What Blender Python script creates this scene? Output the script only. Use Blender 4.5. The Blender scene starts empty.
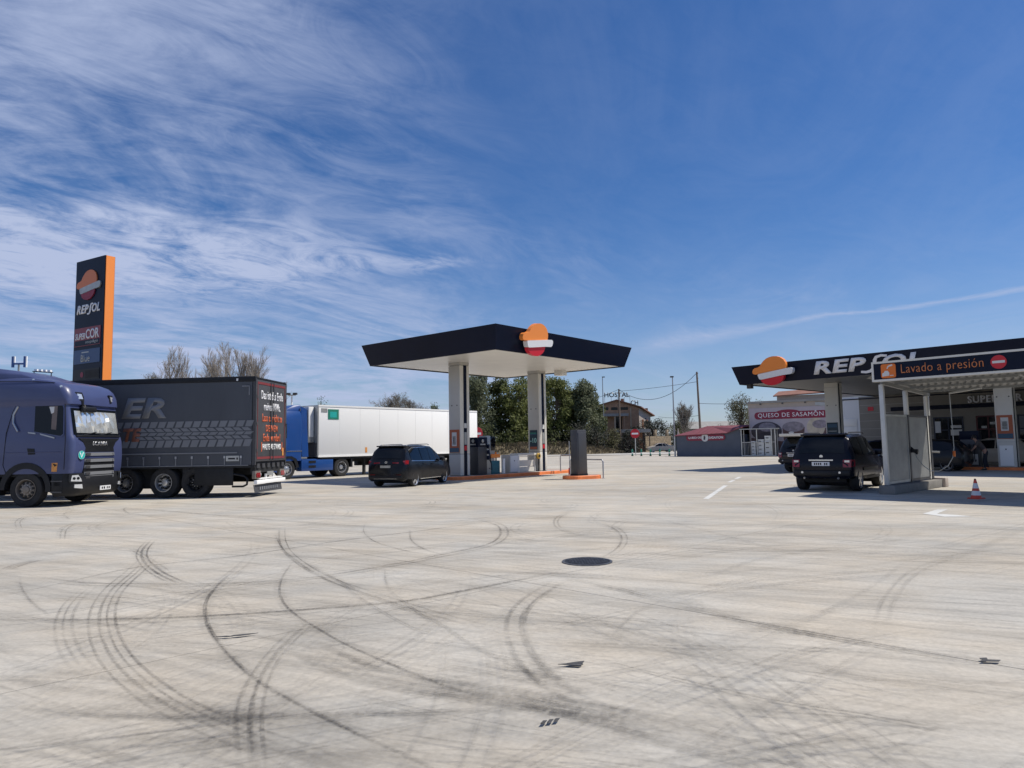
import bpy, bmesh, math, random
from mathutils import Vector, Matrix, noise as mnoise
rad = math.radians
S = bpy.context.scene
C = S.collection
random.seed(7)

# ------------------------------------------------------------------ camera
cam = bpy.data.objects.new('camera', bpy.data.cameras.new('camera'))
C.objects.link(cam)
cam.matrix_world = (Matrix.Translation((0, 0, 1.62)) @ Matrix.Rotation(rad(90 + 4.905), 4, 'X')
                    @ Matrix.Rotation(rad(-0.95), 4, 'Z'))
cam.data.sensor_width = 36.0
cam.data.lens = 36.0 * 705.0 / 1024.0
cam.data.clip_start = 0.1
cam.data.clip_end = 8000
S.camera = cam

# ------------------------------------------------------------------ sky, sun, exposure
SUN_AZ, SUN_EL = 83.0, 56.5            # azimuth clockwise from +Y
W = bpy.data.worlds.new('World')
S.world = W
W.use_nodes = True
wn, wl = W.node_tree.nodes, W.node_tree.links
wn.clear()
def wnode(t, **k):
    n = wn.new(t)
    for a, b in k.items(): setattr(n, a, b)
    return n
def wmath(op, a, b=None, c=None, clamp=False):
    n = wnode('ShaderNodeMath', operation=op); n.use_clamp = clamp
    for i, v in enumerate((a, b, c)):
        if v is None: continue
        if isinstance(v, (int, float)): n.inputs[i].default_value = v
        else: wl.new(v, n.inputs[i])
    return n.outputs[0]
sky = wnode('ShaderNodeTexSky', sky_type='NISHITA')
sky.sun_disc = False
sky.sun_elevation = rad(SUN_EL)
sky.sun_rotation = rad(SUN_AZ)
sky.altitude = 850
sky.air_density = 1.15
sky.dust_density = 0.35
sky.ozone_density = 3.2
tc = wnode('ShaderNodeTexCoord')
sep = wnode('ShaderNodeSeparateXYZ'); wl.new(tc.outputs['Generated'], sep.inputs[0])
dx, dy, dz = sep.outputs
zz = wmath('ADD', wmath('MAXIMUM', dz, 0.0), 0.10)
px_, py_ = wmath('DIVIDE', dx, zz), wmath('DIVIDE', dy, zz)
comb = wnode('ShaderNodeCombineXYZ'); wl.new(px_, comb.inputs[0]); wl.new(py_, comb.inputs[1])
def cloud_noise(scale, detail, rough, stretch, rot, lac=2.0, off=(0, 0, 0), dist=0.0):
    m = wnode('ShaderNodeMapping'); wl.new(comb.outputs[0], m.inputs[0])
    m.vector_type = 'TEXTURE'
    m.inputs['Rotation'].default_value = (0, 0, rad(rot)); m.inputs['Scale'].default_value = stretch
    m.inputs['Location'].default_value = off
    n = wnode('ShaderNodeTexNoise'); wl.new(m.outputs[0], n.inputs['Vector'])
    n.inputs['Scale'].default_value = scale; n.inputs['Detail'].default_value = detail
    n.inputs['Roughness'].default_value = rough; n.inputs['Distortion'].default_value = dist
    return n.outputs[0]
def smooth(v, a, b):
    n = wnode('ShaderNodeMapRange', interpolation_type='SMOOTHSTEP'); wl.new(v, n.inputs[0])
    n.inputs[1].default_value = a; n.inputs[2].default_value = b
    return n.outputs[0]
n_big = cloud_noise(0.55, 5, 0.58, (1.5, 0.9, 1), 62, off=(3.1, 1.7, 0))
n_wisp = cloud_noise(1.25, 10, 0.62, (1.45, 0.9, 1), 58, off=(0.6, 2.2, 0), dist=1.5)
n_fine = cloud_noise(4.6, 9, 0.68, (1.5, 0.85, 1), 40, off=(5.2, 0.4, 0), dist=1.8)
# the bank of cirrus fills the western half of the sky (to the left) and thins out eastward
west = wmath('SUBTRACT', wmath('MULTIPLY', dx, -1.0), wmath('MULTIPLY', dz, 0.16))
cover = wmath('ADD', smooth(west, -0.24, 0.32), wmath('MULTIPLY', wmath('SUBTRACT', n_big, 0.5), 2.4))
cover = wmath('MAXIMUM', cover, 0.10)
wisp = wmath('ADD', wmath('MULTIPLY', n_wisp, 0.72), wmath('MULTIPLY', n_fine, 0.30))
amt = wmath('MULTIPLY', smooth(wisp, 0.35, 0.68), wmath('MINIMUM', cover, 1.0))
# a high veil close to the horizon
veil = wmath('MULTIPLY', smooth(wmath('MULTIPLY', dz, -1.0), -0.30, 0.0), wmath('ADD', 0.10, wmath('MULTIPLY', n_wisp, 0.45)))
# one spreading contrail low in the east
nv = Vector((0.19, 0.97, 0.135)).normalized(); nb = Vector((0.575, 0.80, 0.168)).normalized()
cn = nv.cross(nb).normalized()
vdot = wnode('ShaderNodeVectorMath', operation='DOT_PRODUCT'); wl.new(tc.outputs['Generated'], vdot.inputs[0])
vdot.inputs[1].default_value = cn
nwob = wmath('MULTIPLY', wmath('SUBTRACT', n_wisp, 0.5), 0.025)
cd = wmath('ABSOLUTE', wmath('ADD', vdot.outputs['Value'], nwob))
wid = wmath('ADD', 0.004, wmath('MULTIPLY', smooth(wmath('MULTIPLY', dx, -1.0), -0.45, -0.12), 0.018))
trail = wmath('SUBTRACT', 1.0, wmath('DIVIDE', cd, wid), clamp=True)
trail = wmath('MULTIPLY', wmath('MULTIPLY', trail, smooth(dx, 0.14, 0.22)), smooth(dy, 0.0, 0.3))
trail = wmath('MULTIPLY', trail, wmath('ADD', 0.15, wmath('MULTIPLY', n_fine, 0.5)))
# a brighter wisp that ends in a point above the pump canopy
wa = Vector((-0.52, 0.84, 0.235)).normalized(); wb_ = Vector((-0.055, 0.965, 0.257)).normalized(); wc = wa.cross(wb_).normalized()
wdot = wnode('ShaderNodeVectorMath', operation='DOT_PRODUCT'); wl.new(tc.outputs['Generated'], wdot.inputs[0]); wdot.inputs[1].default_value = wc
wd = wmath('ABSOLUTE', wmath('ADD', wdot.outputs['Value'], wmath('MULTIPLY', wmath('SUBTRACT', n_wisp, 0.5), 0.10)))
ww = wmath('ADD', 0.006, wmath('MULTIPLY', smooth(wmath('MULTIPLY', dx, -1.0), 0.02, 0.45), 0.075))
wis = wmath('SUBTRACT', 1.0, wmath('DIVIDE', wd, ww), clamp=True)
wis = wmath('MULTIPLY', wmath('MULTIPLY', wis, smooth(wmath('MULTIPLY', dx, -1.0), 0.02, 0.12)), smooth(dy, 0.2, 0.5))
wis = wmath('MULTIPLY', wis, wmath('MULTIPLY', smooth(n_fine, 0.30, 0.62), 0.55))
amt = wmath('ADD', wmath('ADD', wmath('ADD', wmath('MULTIPLY', amt, 0.84), wis), veil), trail, clamp=True)
hs = wnode('ShaderNodeHueSaturation'); wl.new(sky.outputs[0], hs.inputs['Color'])
hs.inputs['Saturation'].default_value = 1.22; hs.inputs['Value'].default_value = 0.86
mixc = wnode('ShaderNodeMix', data_type='RGBA'); wl.new(amt, mixc.inputs['Factor'])
tnt = wnode('ShaderNodeMix', data_type='RGBA', blend_type='MULTIPLY'); tnt.inputs['Factor'].default_value = 1.0
wl.new(hs.outputs[0], tnt.inputs['A']); tnt.inputs['B'].default_value = (0.80, 0.885, 1.10, 1)
wl.new(tnt.outputs['Result'], mixc.inputs['A'])
mixc.inputs['B'].default_value = (4.5, 5.25, 7.35, 1)
bgn = wnode('ShaderNodeBackground'); wl.new(mixc.outputs['Result'], bgn.inputs[0])
bgn.inputs[1].default_value = 0.10
wo = wnode('ShaderNodeOutputWorld'); wl.new(bgn.outputs[0], wo.inputs[0])

sl = bpy.data.lights.new('sun', 'SUN'); sl.energy = 4.7; sl.angle = rad(0.5); sl.color = (1.0, 0.94, 0.84)
sun = bpy.data.objects.new('sun', sl); C.objects.link(sun)
_sd = Vector((math.sin(rad(SUN_AZ)) * math.cos(rad(SUN_EL)), math.cos(rad(SUN_AZ)) * math.cos(rad(SUN_EL)), math.sin(rad(SUN_EL))))
sun.rotation_euler = _sd.to_track_quat('Z', 'Y').to_euler()
sun.location = (0, 0, 60)
S.view_settings.view_transform = 'Standard'
S.view_settings.look = 'None'
S.view_settings.exposure = 0.0
S.view_settings.gamma = 1.0
S.cycles.transparent_max_bounces = 128
S.cycles.max_bounces = 6

# ------------------------------------------------------------------ materials
MATS = {}
def mat(name, col, rough=0.6, metal=0.0, var=0.0, vscale=3.0, bump=0.0, bscale=30.0, spec=0.5, stretch=None, coat=0.0, col2=None, detail=5.0, emit=None, trans=0.0):
    m = bpy.data.materials.new(name); m.use_nodes = True
    nt = m.node_tree; b = nt.nodes['Principled BSDF']
    b.inputs['Base Color'].default_value = (*col, 1)
    b.inputs['Roughness'].default_value = rough
    b.inputs['Metallic'].default_value = metal
    b.inputs['Specular IOR Level'].default_value = spec
    b.inputs['Coat Weight'].default_value = coat
    if trans: b.inputs['Transmission Weight'].default_value = trans
    if var or bump:
        t = nt.nodes.new('ShaderNodeTexCoord')
        mp = nt.nodes.new('ShaderNodeMapping'); nt.links.new(t.outputs['Object'], mp.inputs[0])
        if stretch: mp.inputs['Scale'].default_value = stretch
    if var:
        n = nt.nodes.new('ShaderNodeTexNoise'); nt.links.new(mp.outputs[0], n.inputs['Vector'])
        n.inputs['Scale'].default_value = vscale; n.inputs['Detail'].default_value = detail; n.inputs['Roughness'].default_value = 0.6
        r = nt.nodes.new('ShaderNodeMapRange'); nt.links.new(n.outputs[0], r.inputs[0])
        r.inputs[1].default_value = 0.28; r.inputs[2].default_value = 0.72
        mx = nt.nodes.new('ShaderNodeMix'); mx.data_type = 'RGBA'; nt.links.new(r.outputs[0], mx.inputs['Factor'])
        if col2 is None:
            mx.inputs['A'].default_value = (*[max(0, c * (1 - var)) for c in col], 1)
            mx.inputs['B'].default_value = (*[min(1, c * (1 + var)) for c in col], 1)
        else:
            mx.inputs['A'].default_value = (*col, 1); mx.inputs['B'].default_value = (*col2, 1)
        nt.links.new(mx.outputs['Result'], b.inputs['Base Color'])
    if bump:
        n2 = nt.nodes.new('ShaderNodeTexNoise'); nt.links.new(mp.outputs[0], n2.inputs['Vector'])
        n2.inputs['Scale'].default_value = bscale; n2.inputs['Detail'].default_value = 4
        bp = nt.nodes.new('ShaderNodeBump'); bp.inputs['Strength'].default_value = bump; bp.inputs['Distance'].default_value = 0.02
        nt.links.new(n2.outputs[0], bp.inputs['Height']); nt.links.new(bp.outputs[0], b.inputs['Normal'])
    MATS[name] = m
    return m
M = MATS
mat('navy', (0.006, 0.010, 0.026), 0.38, var=0.15, vscale=0.6, spec=0.15)
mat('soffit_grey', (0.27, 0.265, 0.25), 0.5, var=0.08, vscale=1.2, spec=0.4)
mat('soffit_white', (0.74, 0.72, 0.67), 0.38, var=0.05, vscale=1.2, spec=0.6)
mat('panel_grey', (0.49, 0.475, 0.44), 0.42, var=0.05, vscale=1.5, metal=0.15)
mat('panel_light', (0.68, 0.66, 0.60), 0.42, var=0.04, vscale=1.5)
mat('logo_orange', (0.92, 0.285, 0.055), 0.35)
mat('logo_red', (0.62, 0.018, 0.035), 0.35)
mat('logo_white', (0.80, 0.80, 0.80), 0.35)
mat('letter_white', (0.78, 0.78, 0.80), 0.4)
mat('kerb_orange', (0.84, 0.23, 0.07), 0.6, var=0.22, vscale=3.0, bump=0.3, bscale=40)
mat('island_grey', (0.36, 0.34, 0.31), 0.85, var=0.15, vscale=2.5)
mat('steel', (0.42, 0.43, 0.45), 0.35, metal=0.7, var=0.1, vscale=5)
mat('dark_steel', (0.075, 0.075, 0.08), 0.42, metal=0.3, var=0.10, vscale=1.5)
mat('black_plastic', (0.013, 0.014, 0.017), 0.5, var=0.2, vscale=6, spec=0.3)
mat('chassis_black', (0.012, 0.013, 0.015), 0.75, var=0.35, vscale=4)
mat('rubber', (0.020, 0.020, 0.021), 0.8, var=0.35, vscale=7, bump=0.3, bscale=60)
mat('rim_dusty', (0.21, 0.185, 0.16), 0.55, metal=0.4, var=0.2, vscale=9)
mat('rim_alloy', (0.62, 0.63, 0.65), 0.3, metal=0.8, var=0.1, vscale=8)
mat('glass_dark', (0.006, 0.008, 0.011), 0.05, spec=0.35)
mat('glass_black', (0.005, 0.006, 0.009), 0.08, spec=0.3)
mat('lamp_glass', (0.72, 0.74, 0.76), 0.08, metal=0.55)
mat('lamp_red', (0.26, 0.010, 0.016), 0.15, coat=0.5)
mat('lamp_orange', (0.75, 0.25, 0.02), 0.2)
mat('plate_white', (0.72, 0.73, 0.74), 0.4)
mat('white_paint', (0.80, 0.80, 0.78), 0.45, var=0.03, vscale=1.0)
mat('white_bright', (0.92, 0.92, 0.90), 0.4)
mat('truck_violet', (0.052, 0.066, 0.155), 0.38, coat=0.25, var=0.08, vscale=0.9)
mat('truck_blue', (0.010, 0.060, 0.24), 0.34, coat=0.3, var=0.08, vscale=0.9)
mat('curtain_grey', (0.066, 0.073, 0.087), 0.62, var=0.13, vscale=1.1, stretch=(1, 1, 0.35), bump=0.12, bscale=2.0)
mat('print_grey', (0.185, 0.195, 0.215), 0.6, var=0.08, vscale=2)
mat('print_orange', (0.20, 0.075, 0.050), 0.6)
mat('print_red_dark', (0.19, 0.028, 0.032), 0.6)
mat('print_orange_bright', (0.62, 0.13, 0.05), 0.55)
mat('door_grey', (0.055, 0.056, 0.062), 0.55, var=0.12, vscale=1.5)
mat('car_black', (0.007, 0.008, 0.011), 0.25, spec=0.25, coat=0.12)
mat('car_navy', (0.006, 0.007, 0.014), 0.25, spec=0.22, coat=0.10)
mat('car_silver', (0.44, 0.39, 0.32), 0.4, metal=0.1, spec=0.3)
mat('chrome', (0.72, 0.73, 0.74), 0.15, metal=0.9)
mat('sun_shade_foil', (0.86, 0.88, 0.86), 0.24, metal=0.70, var=0.12, vscale=4)
mat('teal', (0.02, 0.42, 0.38), 0.4)
mat('teal_bin', (0.03, 0.15, 0.19), 0.5, var=0.2, vscale=6)
mat('sticker_orange', (0.70, 0.30, 0.07), 0.5, var=0.3, vscale=25)
mat('green_sign', (0.02, 0.22, 0.15), 0.5)
mat('red_sign', (0.55, 0.016, 0.03), 0.45)
mat('maroon', (0.24, 0.016, 0.045), 0.5, var=0.1, vscale=3)
mat('wash_orange', (0.72, 0.17, 0.02), 0.5)
mat('wash_letter', (0.60, 0.20, 0.07), 0.5)
mat('grille_grey', (0.16, 0.165, 0.175), 0.45)
mat('panel_zinc', (0.27, 0.275, 0.27), 0.45, metal=0.3, var=0.18, vscale=2)
mat('zinc', (0.42, 0.43, 0.42), 0.45, metal=0.5, var=0.15, vscale=3)
mat('galv_post', (0.58, 0.58, 0.55), 0.45, metal=0.3, var=0.08, vscale=3)
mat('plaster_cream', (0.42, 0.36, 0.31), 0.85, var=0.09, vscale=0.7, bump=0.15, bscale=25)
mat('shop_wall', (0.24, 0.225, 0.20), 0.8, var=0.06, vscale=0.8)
mat('white_door', (0.68, 0.70, 0.73), 0.5)
mat('concrete_plinth', (0.20, 0.19, 0.175), 0.85, var=0.18, vscale=3, bump=0.3, bscale=30)
mat('shed_grey', (0.095, 0.11, 0.14), 0.75, var=0.10, vscale=0.9)
mat('roof_red', (0.19, 0.050, 0.062), 0.75, var=0.14, vscale=0.8)
mat('roof_tile', (0.24, 0.11, 0.075), 0.8, var=0.25, vscale=2)
mat('brick', (0.33, 0.20, 0.125), 0.85, var=0.2, vscale=1.5)
mat('brick_trim', (0.40, 0.31, 0.22), 0.85)
mat('stone', (0.42, 0.33, 0.22), 0.9, var=0.35, vscale=1.6, bump=0.6, bscale=6)
mat('fibre_roof', (0.30, 0.29, 0.27), 0.85, var=0.15, vscale=1)
mat('wood_pole', (0.17, 0.13, 0.10), 0.85, var=0.25, vscale=3, stretch=(4, 4, 0.5))
mat('wood_door', (0.22, 0.10, 0.05), 0.7)
mat('lamp_pole', (0.33, 0.34, 0.35), 0.5, metal=0.4)
mat('wire', (0.03, 0.03, 0.035), 0.6)
mat('dark_green_panel', (0.012, 0.03, 0.032), 0.5)
mat('bark', (0.12, 0.095, 0.075), 0.9, var=0.3, vscale=4)
mat('worn_iron', (0.13, 0.13, 0.135), 0.45, metal=0.5, var=0.5, vscale=25)
mat('bark_pale', (0.27, 0.24, 0.21), 0.9, var=0.3, vscale=4)
mat('cone_red', (0.62, 0.06, 0.03), 0.5)
mat('cone_white', (0.72, 0.72, 0.70), 0.5)
mat('paper', (0.66, 0.66, 0.64), 0.6)
mat('poster_orange', (0.40, 0.10, 0.04), 0.5)
mat('poster_blue', (0.03, 0.09, 0.15), 0.45)
mat('poster_dark', (0.010, 0.035, 0.050), 0.4)
mat('mint', (0.35, 0.62, 0.55), 0.5)
mat('totem_red', (0.22, 0.035, 0.05), 0.45)
mat('totem_blue', (0.03, 0.07, 0.17), 0.45)
mat('totem_logo_orange', (0.62, 0.17, 0.05), 0.4)
mat('cast_iron', (0.020, 0.021, 0.024), 0.55, metal=0.3, var=0.4, vscale=18, bump=0.5, bscale=60)
mat('crate_white', (0.60, 0.62, 0.60), 0.6, var=0.1, vscale=2)
mat('banner_lilac', (0.44, 0.39, 0.42), 0.6, var=0.12, vscale=0.8)
mat('cheese_dark', (0.055, 0.045, 0.06), 0.55, var=0.3, vscale=2)
mat('cheese_top', (0.25, 0.22, 0.25), 0.55, var=0.35, vscale=3)
mat('cheese_brown', (0.11, 0.06, 0.06), 0.55, var=0.3, vscale=2)
mat('cheese_cream', (0.52, 0.46, 0.36), 0.55, var=0.2, vscale=2)
mat('yellow_paint', (0.45, 0.28, 0.04), 0.6)
mat('skin', (0.40, 0.22, 0.15), 0.5)
mat('shirt_grey', (0.17, 0.14, 0.13), 0.85, var=0.15, vscale=6)
mat('shirt_dark', (0.085, 0.07, 0.065), 0.85, var=0.15, vscale=6)
mat('trousers', (0.02, 0.022, 0.03), 0.85)
mat('hair', (0.012, 0.010, 0.009), 0.6)
mat('dark_blue_paint', (0.012, 0.02, 0.05), 0.4)
mat('road_white', (0.60, 0.60, 0.57), 0.75, var=0.15, vscale=5)
mat('maroon_frame', (0.09, 0.014, 0.018), 0.5)
mat('rag', (0.07, 0.068, 0.068), 0.8, var=0.5, vscale=20)

# ------------------------------------------------------------------ mesh helpers
class MB:
    def __init__(s): s.v = []; s.f = []; s.uv = None
    def add(s, vs, fs, mtx=None):
        o = len(s.v)
        for v in vs:
            v = Vector(v)
            s.v.append(tuple(mtx @ v) if mtx is not None else tuple(v))
        for f in fs: s.f.append(tuple(i + o for i in f))
        return s
    def box(s, x0, x1, y0, y1, z0, z1, mtx=None):
        vs = [(x0, y0, z0), (x1, y0, z0), (x1, y1, z0), (x0, y1, z0), (x0, y0, z1), (x1, y0, z1), (x1, y1, z1), (x0, y1, z1)]
        return s.add(vs, [(0, 3, 2, 1), (4, 5, 6, 7), (0, 1, 5, 4), (1, 2, 6, 5), (2, 3, 7, 6), (3, 0, 4, 7)], mtx)
    def hexa(s, b, t, mtx=None):            # 4 bottom + 4 top points
        return s.add(list(b) + list(t), [(3, 2, 1, 0), (4, 5, 6, 7), (0, 1, 5, 4), (1, 2, 6, 5), (2, 3, 7, 6), (3, 0, 4, 7)], mtx)
    def prism(s, poly, d0, d1, axis='y', mtx=None):   # poly in the two other axes
        n = len(poly); vs = []
        for d in (d0, d1):
            for a, b in poly:
                vs.append({'y': (a, d, b), 'x': (d, a, b), 'z': (a, b, d)}[axis])
        fs = [tuple(range(n - 1, -1, -1)), tuple(range(n, 2 * n))]
        for i in range(n): j = (i + 1) % n; fs.append((i, j, n + j, n + i))
        return s.add(vs, fs, mtx)
    def rings(s, rs, cap=True, closed=True, mtx=None):
        n = len(rs[0]); vs = [p for r in rs for p in r]; fs = []
        for k in range(len(rs) - 1):
            for i in range(n if closed else n - 1):
                j = (i + 1) % n
                fs.append((k * n + i, k * n + j, (k + 1) * n + j, (k + 1) * n + i))
        if cap: fs.append(tuple(range(n - 1, -1, -1))); fs.append(tuple(range((len(rs) - 1) * n, len(rs) * n)))
        return s.add(vs, fs, mtx)
    def lathe(s, prof, n=24, axis='z', c=(0, 0, 0), mtx=None, cap=True):   # prof: (radius, height)
        rs = []
        for r, h in prof:
            ring = []
            for i in range(n):
                a = 2 * math.pi * i / n; p, q = r * math.cos(a), r * math.sin(a)
                ring.append({'z': (c[0] + p, c[1] + q, c[2] + h), 'y': (c[0] + p, c[1] + h, c[2] + q), 'x': (c[0] + h, c[1] + p, c[2] + q)}[axis])
            rs.append(ring)
        return s.rings(rs, cap, True, mtx)
    def tube(s, pts, r, n=8, mtx=None):
        pts = [Vector(p) for p in pts]; rs = []
        rr = r if isinstance(r, (list, tuple)) else [r] * len(pts)
        up = None
        for i, p in enumerate(pts):
            t = (pts[min(i + 1, len(pts) - 1)] - pts[max(i - 1, 0)]).normalized()
            if up is None:
                up = t.orthogonal().normalized()
            up = (up - t * up.dot(t))
            up = up.normalized() if up.length > 1e-6 else t.orthogonal().normalized()
            w = t.cross(up)
            rs.append([tuple(p + (up * math.cos(2 * math.pi * k / n) + w * math.sin(2 * math.pi * k / n)) * rr[i]) for k in range(n)])
        return s.rings(rs, True, True, mtx)
    def build(s, name, m, parent=None, smooth=None, bevel=0.0, seg=2):
        me = bpy.data.meshes.new(name); me.from_pydata(s.v, [], s.f); me.validate()
        bm = bmesh.new(); bm.from_mesh(me)
        bmesh.ops.recalc_face_normals(bm, faces=bm.faces)
        if bevel:
            ed = [e for e in bm.edges if len(e.link_faces) == 2 and e.calc_face_angle(0) > 0.6]
            bmesh.ops.bevel(bm, geom=ed, offset=bevel, segments=seg, affect='EDGES', profile=0.5)
            if smooth is None: smooth = 40
        bm.to_mesh(me); bm.free()
        o = bpy.data.objects.new(name, me); C.objects.link(o)
        me.materials.append(M[m] if isinstance(m, str) else m)
        if parent is not None: o.parent = parent
        if smooth:
            me.shade_smooth(); me.set_sharp_from_angle(angle=rad(smooth))
        return o
def thing(name, label, cat, loc=(0, 0, 0), az=None, rot=None, group=None):
    """Empty at the base of a thing. az: the local +x axis points to this azimuth."""
    o = bpy.data.objects.new(name, None); C.objects.link(o)
    o.empty_display_size = 0.3
    o.location = loc
    if az is not None: o.rotation_euler = (0, 0, rad(90 - az))
    if rot is not None: o.rotation_euler = (0, 0, rot)
    return tag(o, label, cat, group)
def tag(o, label, cat, group=None):
    o['label'] = label; o['category'] = cat
    if group: o['group'] = group
    return o
def struct(o):
    o['kind'] = 'structure'; return o
def stuff(o):
    o['kind'] = 'stuff'; return o
def dup(root, loc, rotz=None, label=None):
    r = root.copy(); C.objects.link(r); r.location = loc
    if rotz is not None: r.rotation_euler = (0, 0, rotz)
    if label: r['label'] = label
    for ch in list(root.children):
        c = ch.copy(); C.objects.link(c); c.parent = r
        for g in list(ch.children):
            d = g.copy(); C.objects.link(d); d.parent = c
    return r
def box(name, m, parent, x0, x1, y0, y1, z0, z1, bevel=0.0, mtx=None):
    return MB().box(x0, x1, y0, y1, z0, z1, mtx).build(name, m, parent, bevel=bevel)
def text(name, body, m, parent, mtx, w=None, h=None, depth=0.01, shear=0.0, bold=0.0, spacing=1.0, italic=0):
    """Lettering as a mesh: origin lower left, x along the line, y up, z out; mtx places it."""
    cu = bpy.data.curves.new(name, 'FONT'); cu.body = body; cu.size = 1.0
    cu.shear = shear; cu.offset = bold; cu.space_character = spacing; cu.extrude = 0.0; cu.resolution_u = 3
    to = bpy.data.objects.new(name, cu); C.objects.link(to)
    dg = bpy.context.evaluated_depsgraph_get(); dg.update()
    me = bpy.data.meshes.new_from_object(to.evaluated_get(dg)); bpy.data.objects.remove(to)
    xs = [v.co.x for v in me.vertices]; ys = [v.co.y for v in me.vertices]
    x0, x1, y0, y1 = min(xs), max(xs), min(ys), max(ys)
    sx = w / (x1 - x0) if w else None; sy = h / (y1 - y0) if h else None
    if sx is None: sx = sy
    if sy is None: sy = sx
    bm = bmesh.new(); bm.from_mesh(me); bpy.data.meshes.remove(me)
    bmesh.ops.remove_doubles(bm, verts=bm.verts, dist=1e-5)
    for v in bm.verts: v.co = Vector(((v.co.x - x0) * sx, (v.co.y - y0) * sy, 0))
    r = bmesh.ops.extrude_face_region(bm, geom=list(bm.faces))
    for e in r['geom']:
        if isinstance(e, bmesh.types.BMVert): e.co.z += depth
    bmesh.ops.recalc_face_normals(bm, faces=bm.faces)
    bm.transform(mtx)
    me = bpy.data.meshes.new(name); bm.to_mesh(me); bm.free()
    me.materials.append(M[m]); o = bpy.data.objects.new(name, me); C.objects.link(o)
    if parent is not None: o.parent = parent
    return o
def frame(o, x, z=(0, 0, 1)):
    """matrix whose x runs along x, y runs along z (up) and z points out (x cross up)."""
    X = Vector(x).normalized(); Y = Vector(z); Y = (Y - X * Y.dot(X)).normalized(); Z = X.cross(Y)
    return Matrix(((X.x, Y.x, Z.x, o[0]), (X.y, Y.y, Z.y, o[1]), (X.z, Y.z, Z.z, o[2]), (0, 0, 0, 1)))
def arc(cx, cy, r, a0, a1, n=8, ry=None):
    ry = r if ry is None else ry
    return [(cx + r * math.cos(rad(a0 + (a1 - a0) * i / n)), cy + ry * math.sin(rad(a0 + (a1 - a0) * i / n))) for i in range(n + 1)]
def disc(name, m, parent, mtx, r, d=0.01, n=24, ry=None):
    mb = MB(); mb.prism([(r * math.cos(2 * math.pi * i / n), (ry or r) * math.sin(2 * math.pi * i / n)) for i in range(n)], 0, d, 'z', mtx)
    return mb.build(name, m, parent)
def rrect(x0, x1, y0, y1, r, n=4):
    return arc(x1 - r, y1 - r, r, 0, 90, n) + arc(x0 + r, y1 - r, r, 90, 180, n) + arc(x0 + r, y0 + r, r, 180, 270, n) + arc(x1 - r, y0 + r, r, 270, 360, n)
def plate(name, m, parent, mtx, poly, d=0.01):
    return MB().prism(poly, 0, d, 'z', mtx).build(name, m, parent)
def logo(parent, mtx, w, h, d=0.14, mats=('logo_orange', 'logo_white', 'logo_red')):
    """round three-colour fuel emblem: orange cap with a lobe, slanted white band, red bowl."""
    def sc(ps): return [(a / 1.47 * w, b * h) for a, b in ps]
    cap = [(0.20, 0.43), (0.10, 0.42), (0.02, 0.45), (0.0, 0.52), (0.03, 0.60), (0.10, 0.645), (0.22, 0.665), (0.30, 0.70), (0.36, 0.79), (0.44, 0.87), (0.55, 0.945), (0.67, 0.985), (0.80, 1.0), (0.93, 0.985), (1.05, 0.94), (1.15, 0.865), (1.21, 0.77), (1.235, 0.67), (1.225, 0.545)]
    band = [(0.22, 0.425), (0.20, 0.39), (0.24, 0.27), (0.27, 0.235), (0.34, 0.23), (1.12, 0.325), (1.30, 0.335), (1.40, 0.345), (1.45, 0.39), (1.47, 0.47), (1.46, 0.535), (1.40, 0.56), (1.25, 0.55)]
    bowl = [(0.28, 0.225), (0.33, 0.14), (0.42, 0.065), (0.54, 0.02), (0.67, 0.0), (0.80, 0.01), (0.92, 0.05), (1.03, 0.12), (1.10, 0.20), (1.13, 0.28), (1.12, 0.32), (0.34, 0.225)]
    e = MB().prism(sc(cap), 0, d, 'z', mtx).build('emblem_cap', mats[0], parent)
    MB().prism(sc(band), 0, d * 1.25, 'z', mtx).build('emblem_band', mats[1], parent)
    MB().prism(sc(bowl), 0, d, 'z', mtx).build('emblem_bowl', mats[2], parent)
def stroke(pts, wids):
    """closed outline of a thick 2D stroke"""
    L, Rr = [], []
    for i, p in enumerate(pts):
        a = Vector(pts[max(i - 1, 0)]); b = Vector(pts[min(i + 1, len(pts) - 1)])
        t = (b - a).normalized(); nrm = Vector((-t.y, t.x)); p = Vector(p)
        L.append(tuple(p + nrm * wids[i] / 2)); Rr.append(tuple(p - nrm * wids[i] / 2))
    return L + Rr[::-1]
def brand_word(parent, mtx, w, h, m, d=0.05):
    """the word REPSOL in slanted capitals; its S is a long stroke that dips below the line."""
    text('lettering', 'REP', m, parent, mtx, w=0.515 * w, h=h, depth=d, shear=0.22, bold=0.04, spacing=1.10)
    text('lettering', 'OL', m, parent, mtx @ Matrix.Translation((0.655 * w, 0, 0)), w=0.345 * w, h=h, depth=d, shear=0.22, bold=0.035, spacing=1.1)
    u, v = w, h
    pts = [(0.705 * u, 0.93 * v), (0.655 * u, 0.99 * v), (0.61 * u, 0.90 * v), (0.595 * u, 0.70 * v), (0.585 * u, 0.40 * v), (0.575 * u, 0.12 * v), (0.54 * u, -0.08 * v), (0.50 * u, -0.13 * v), (0.455 * u, -0.08 * v)]
    wd = [0.15 * h, 0.17 * h, 0.20 * h, 0.24 * h, 0.26 * h, 0.24 * h, 0.20 * h, 0.17 * h, 0.15 * h]
    MB().prism(stroke(pts, wd), 0, d * 1.02, 'z', mtx).build('lettering', m, parent)

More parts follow.
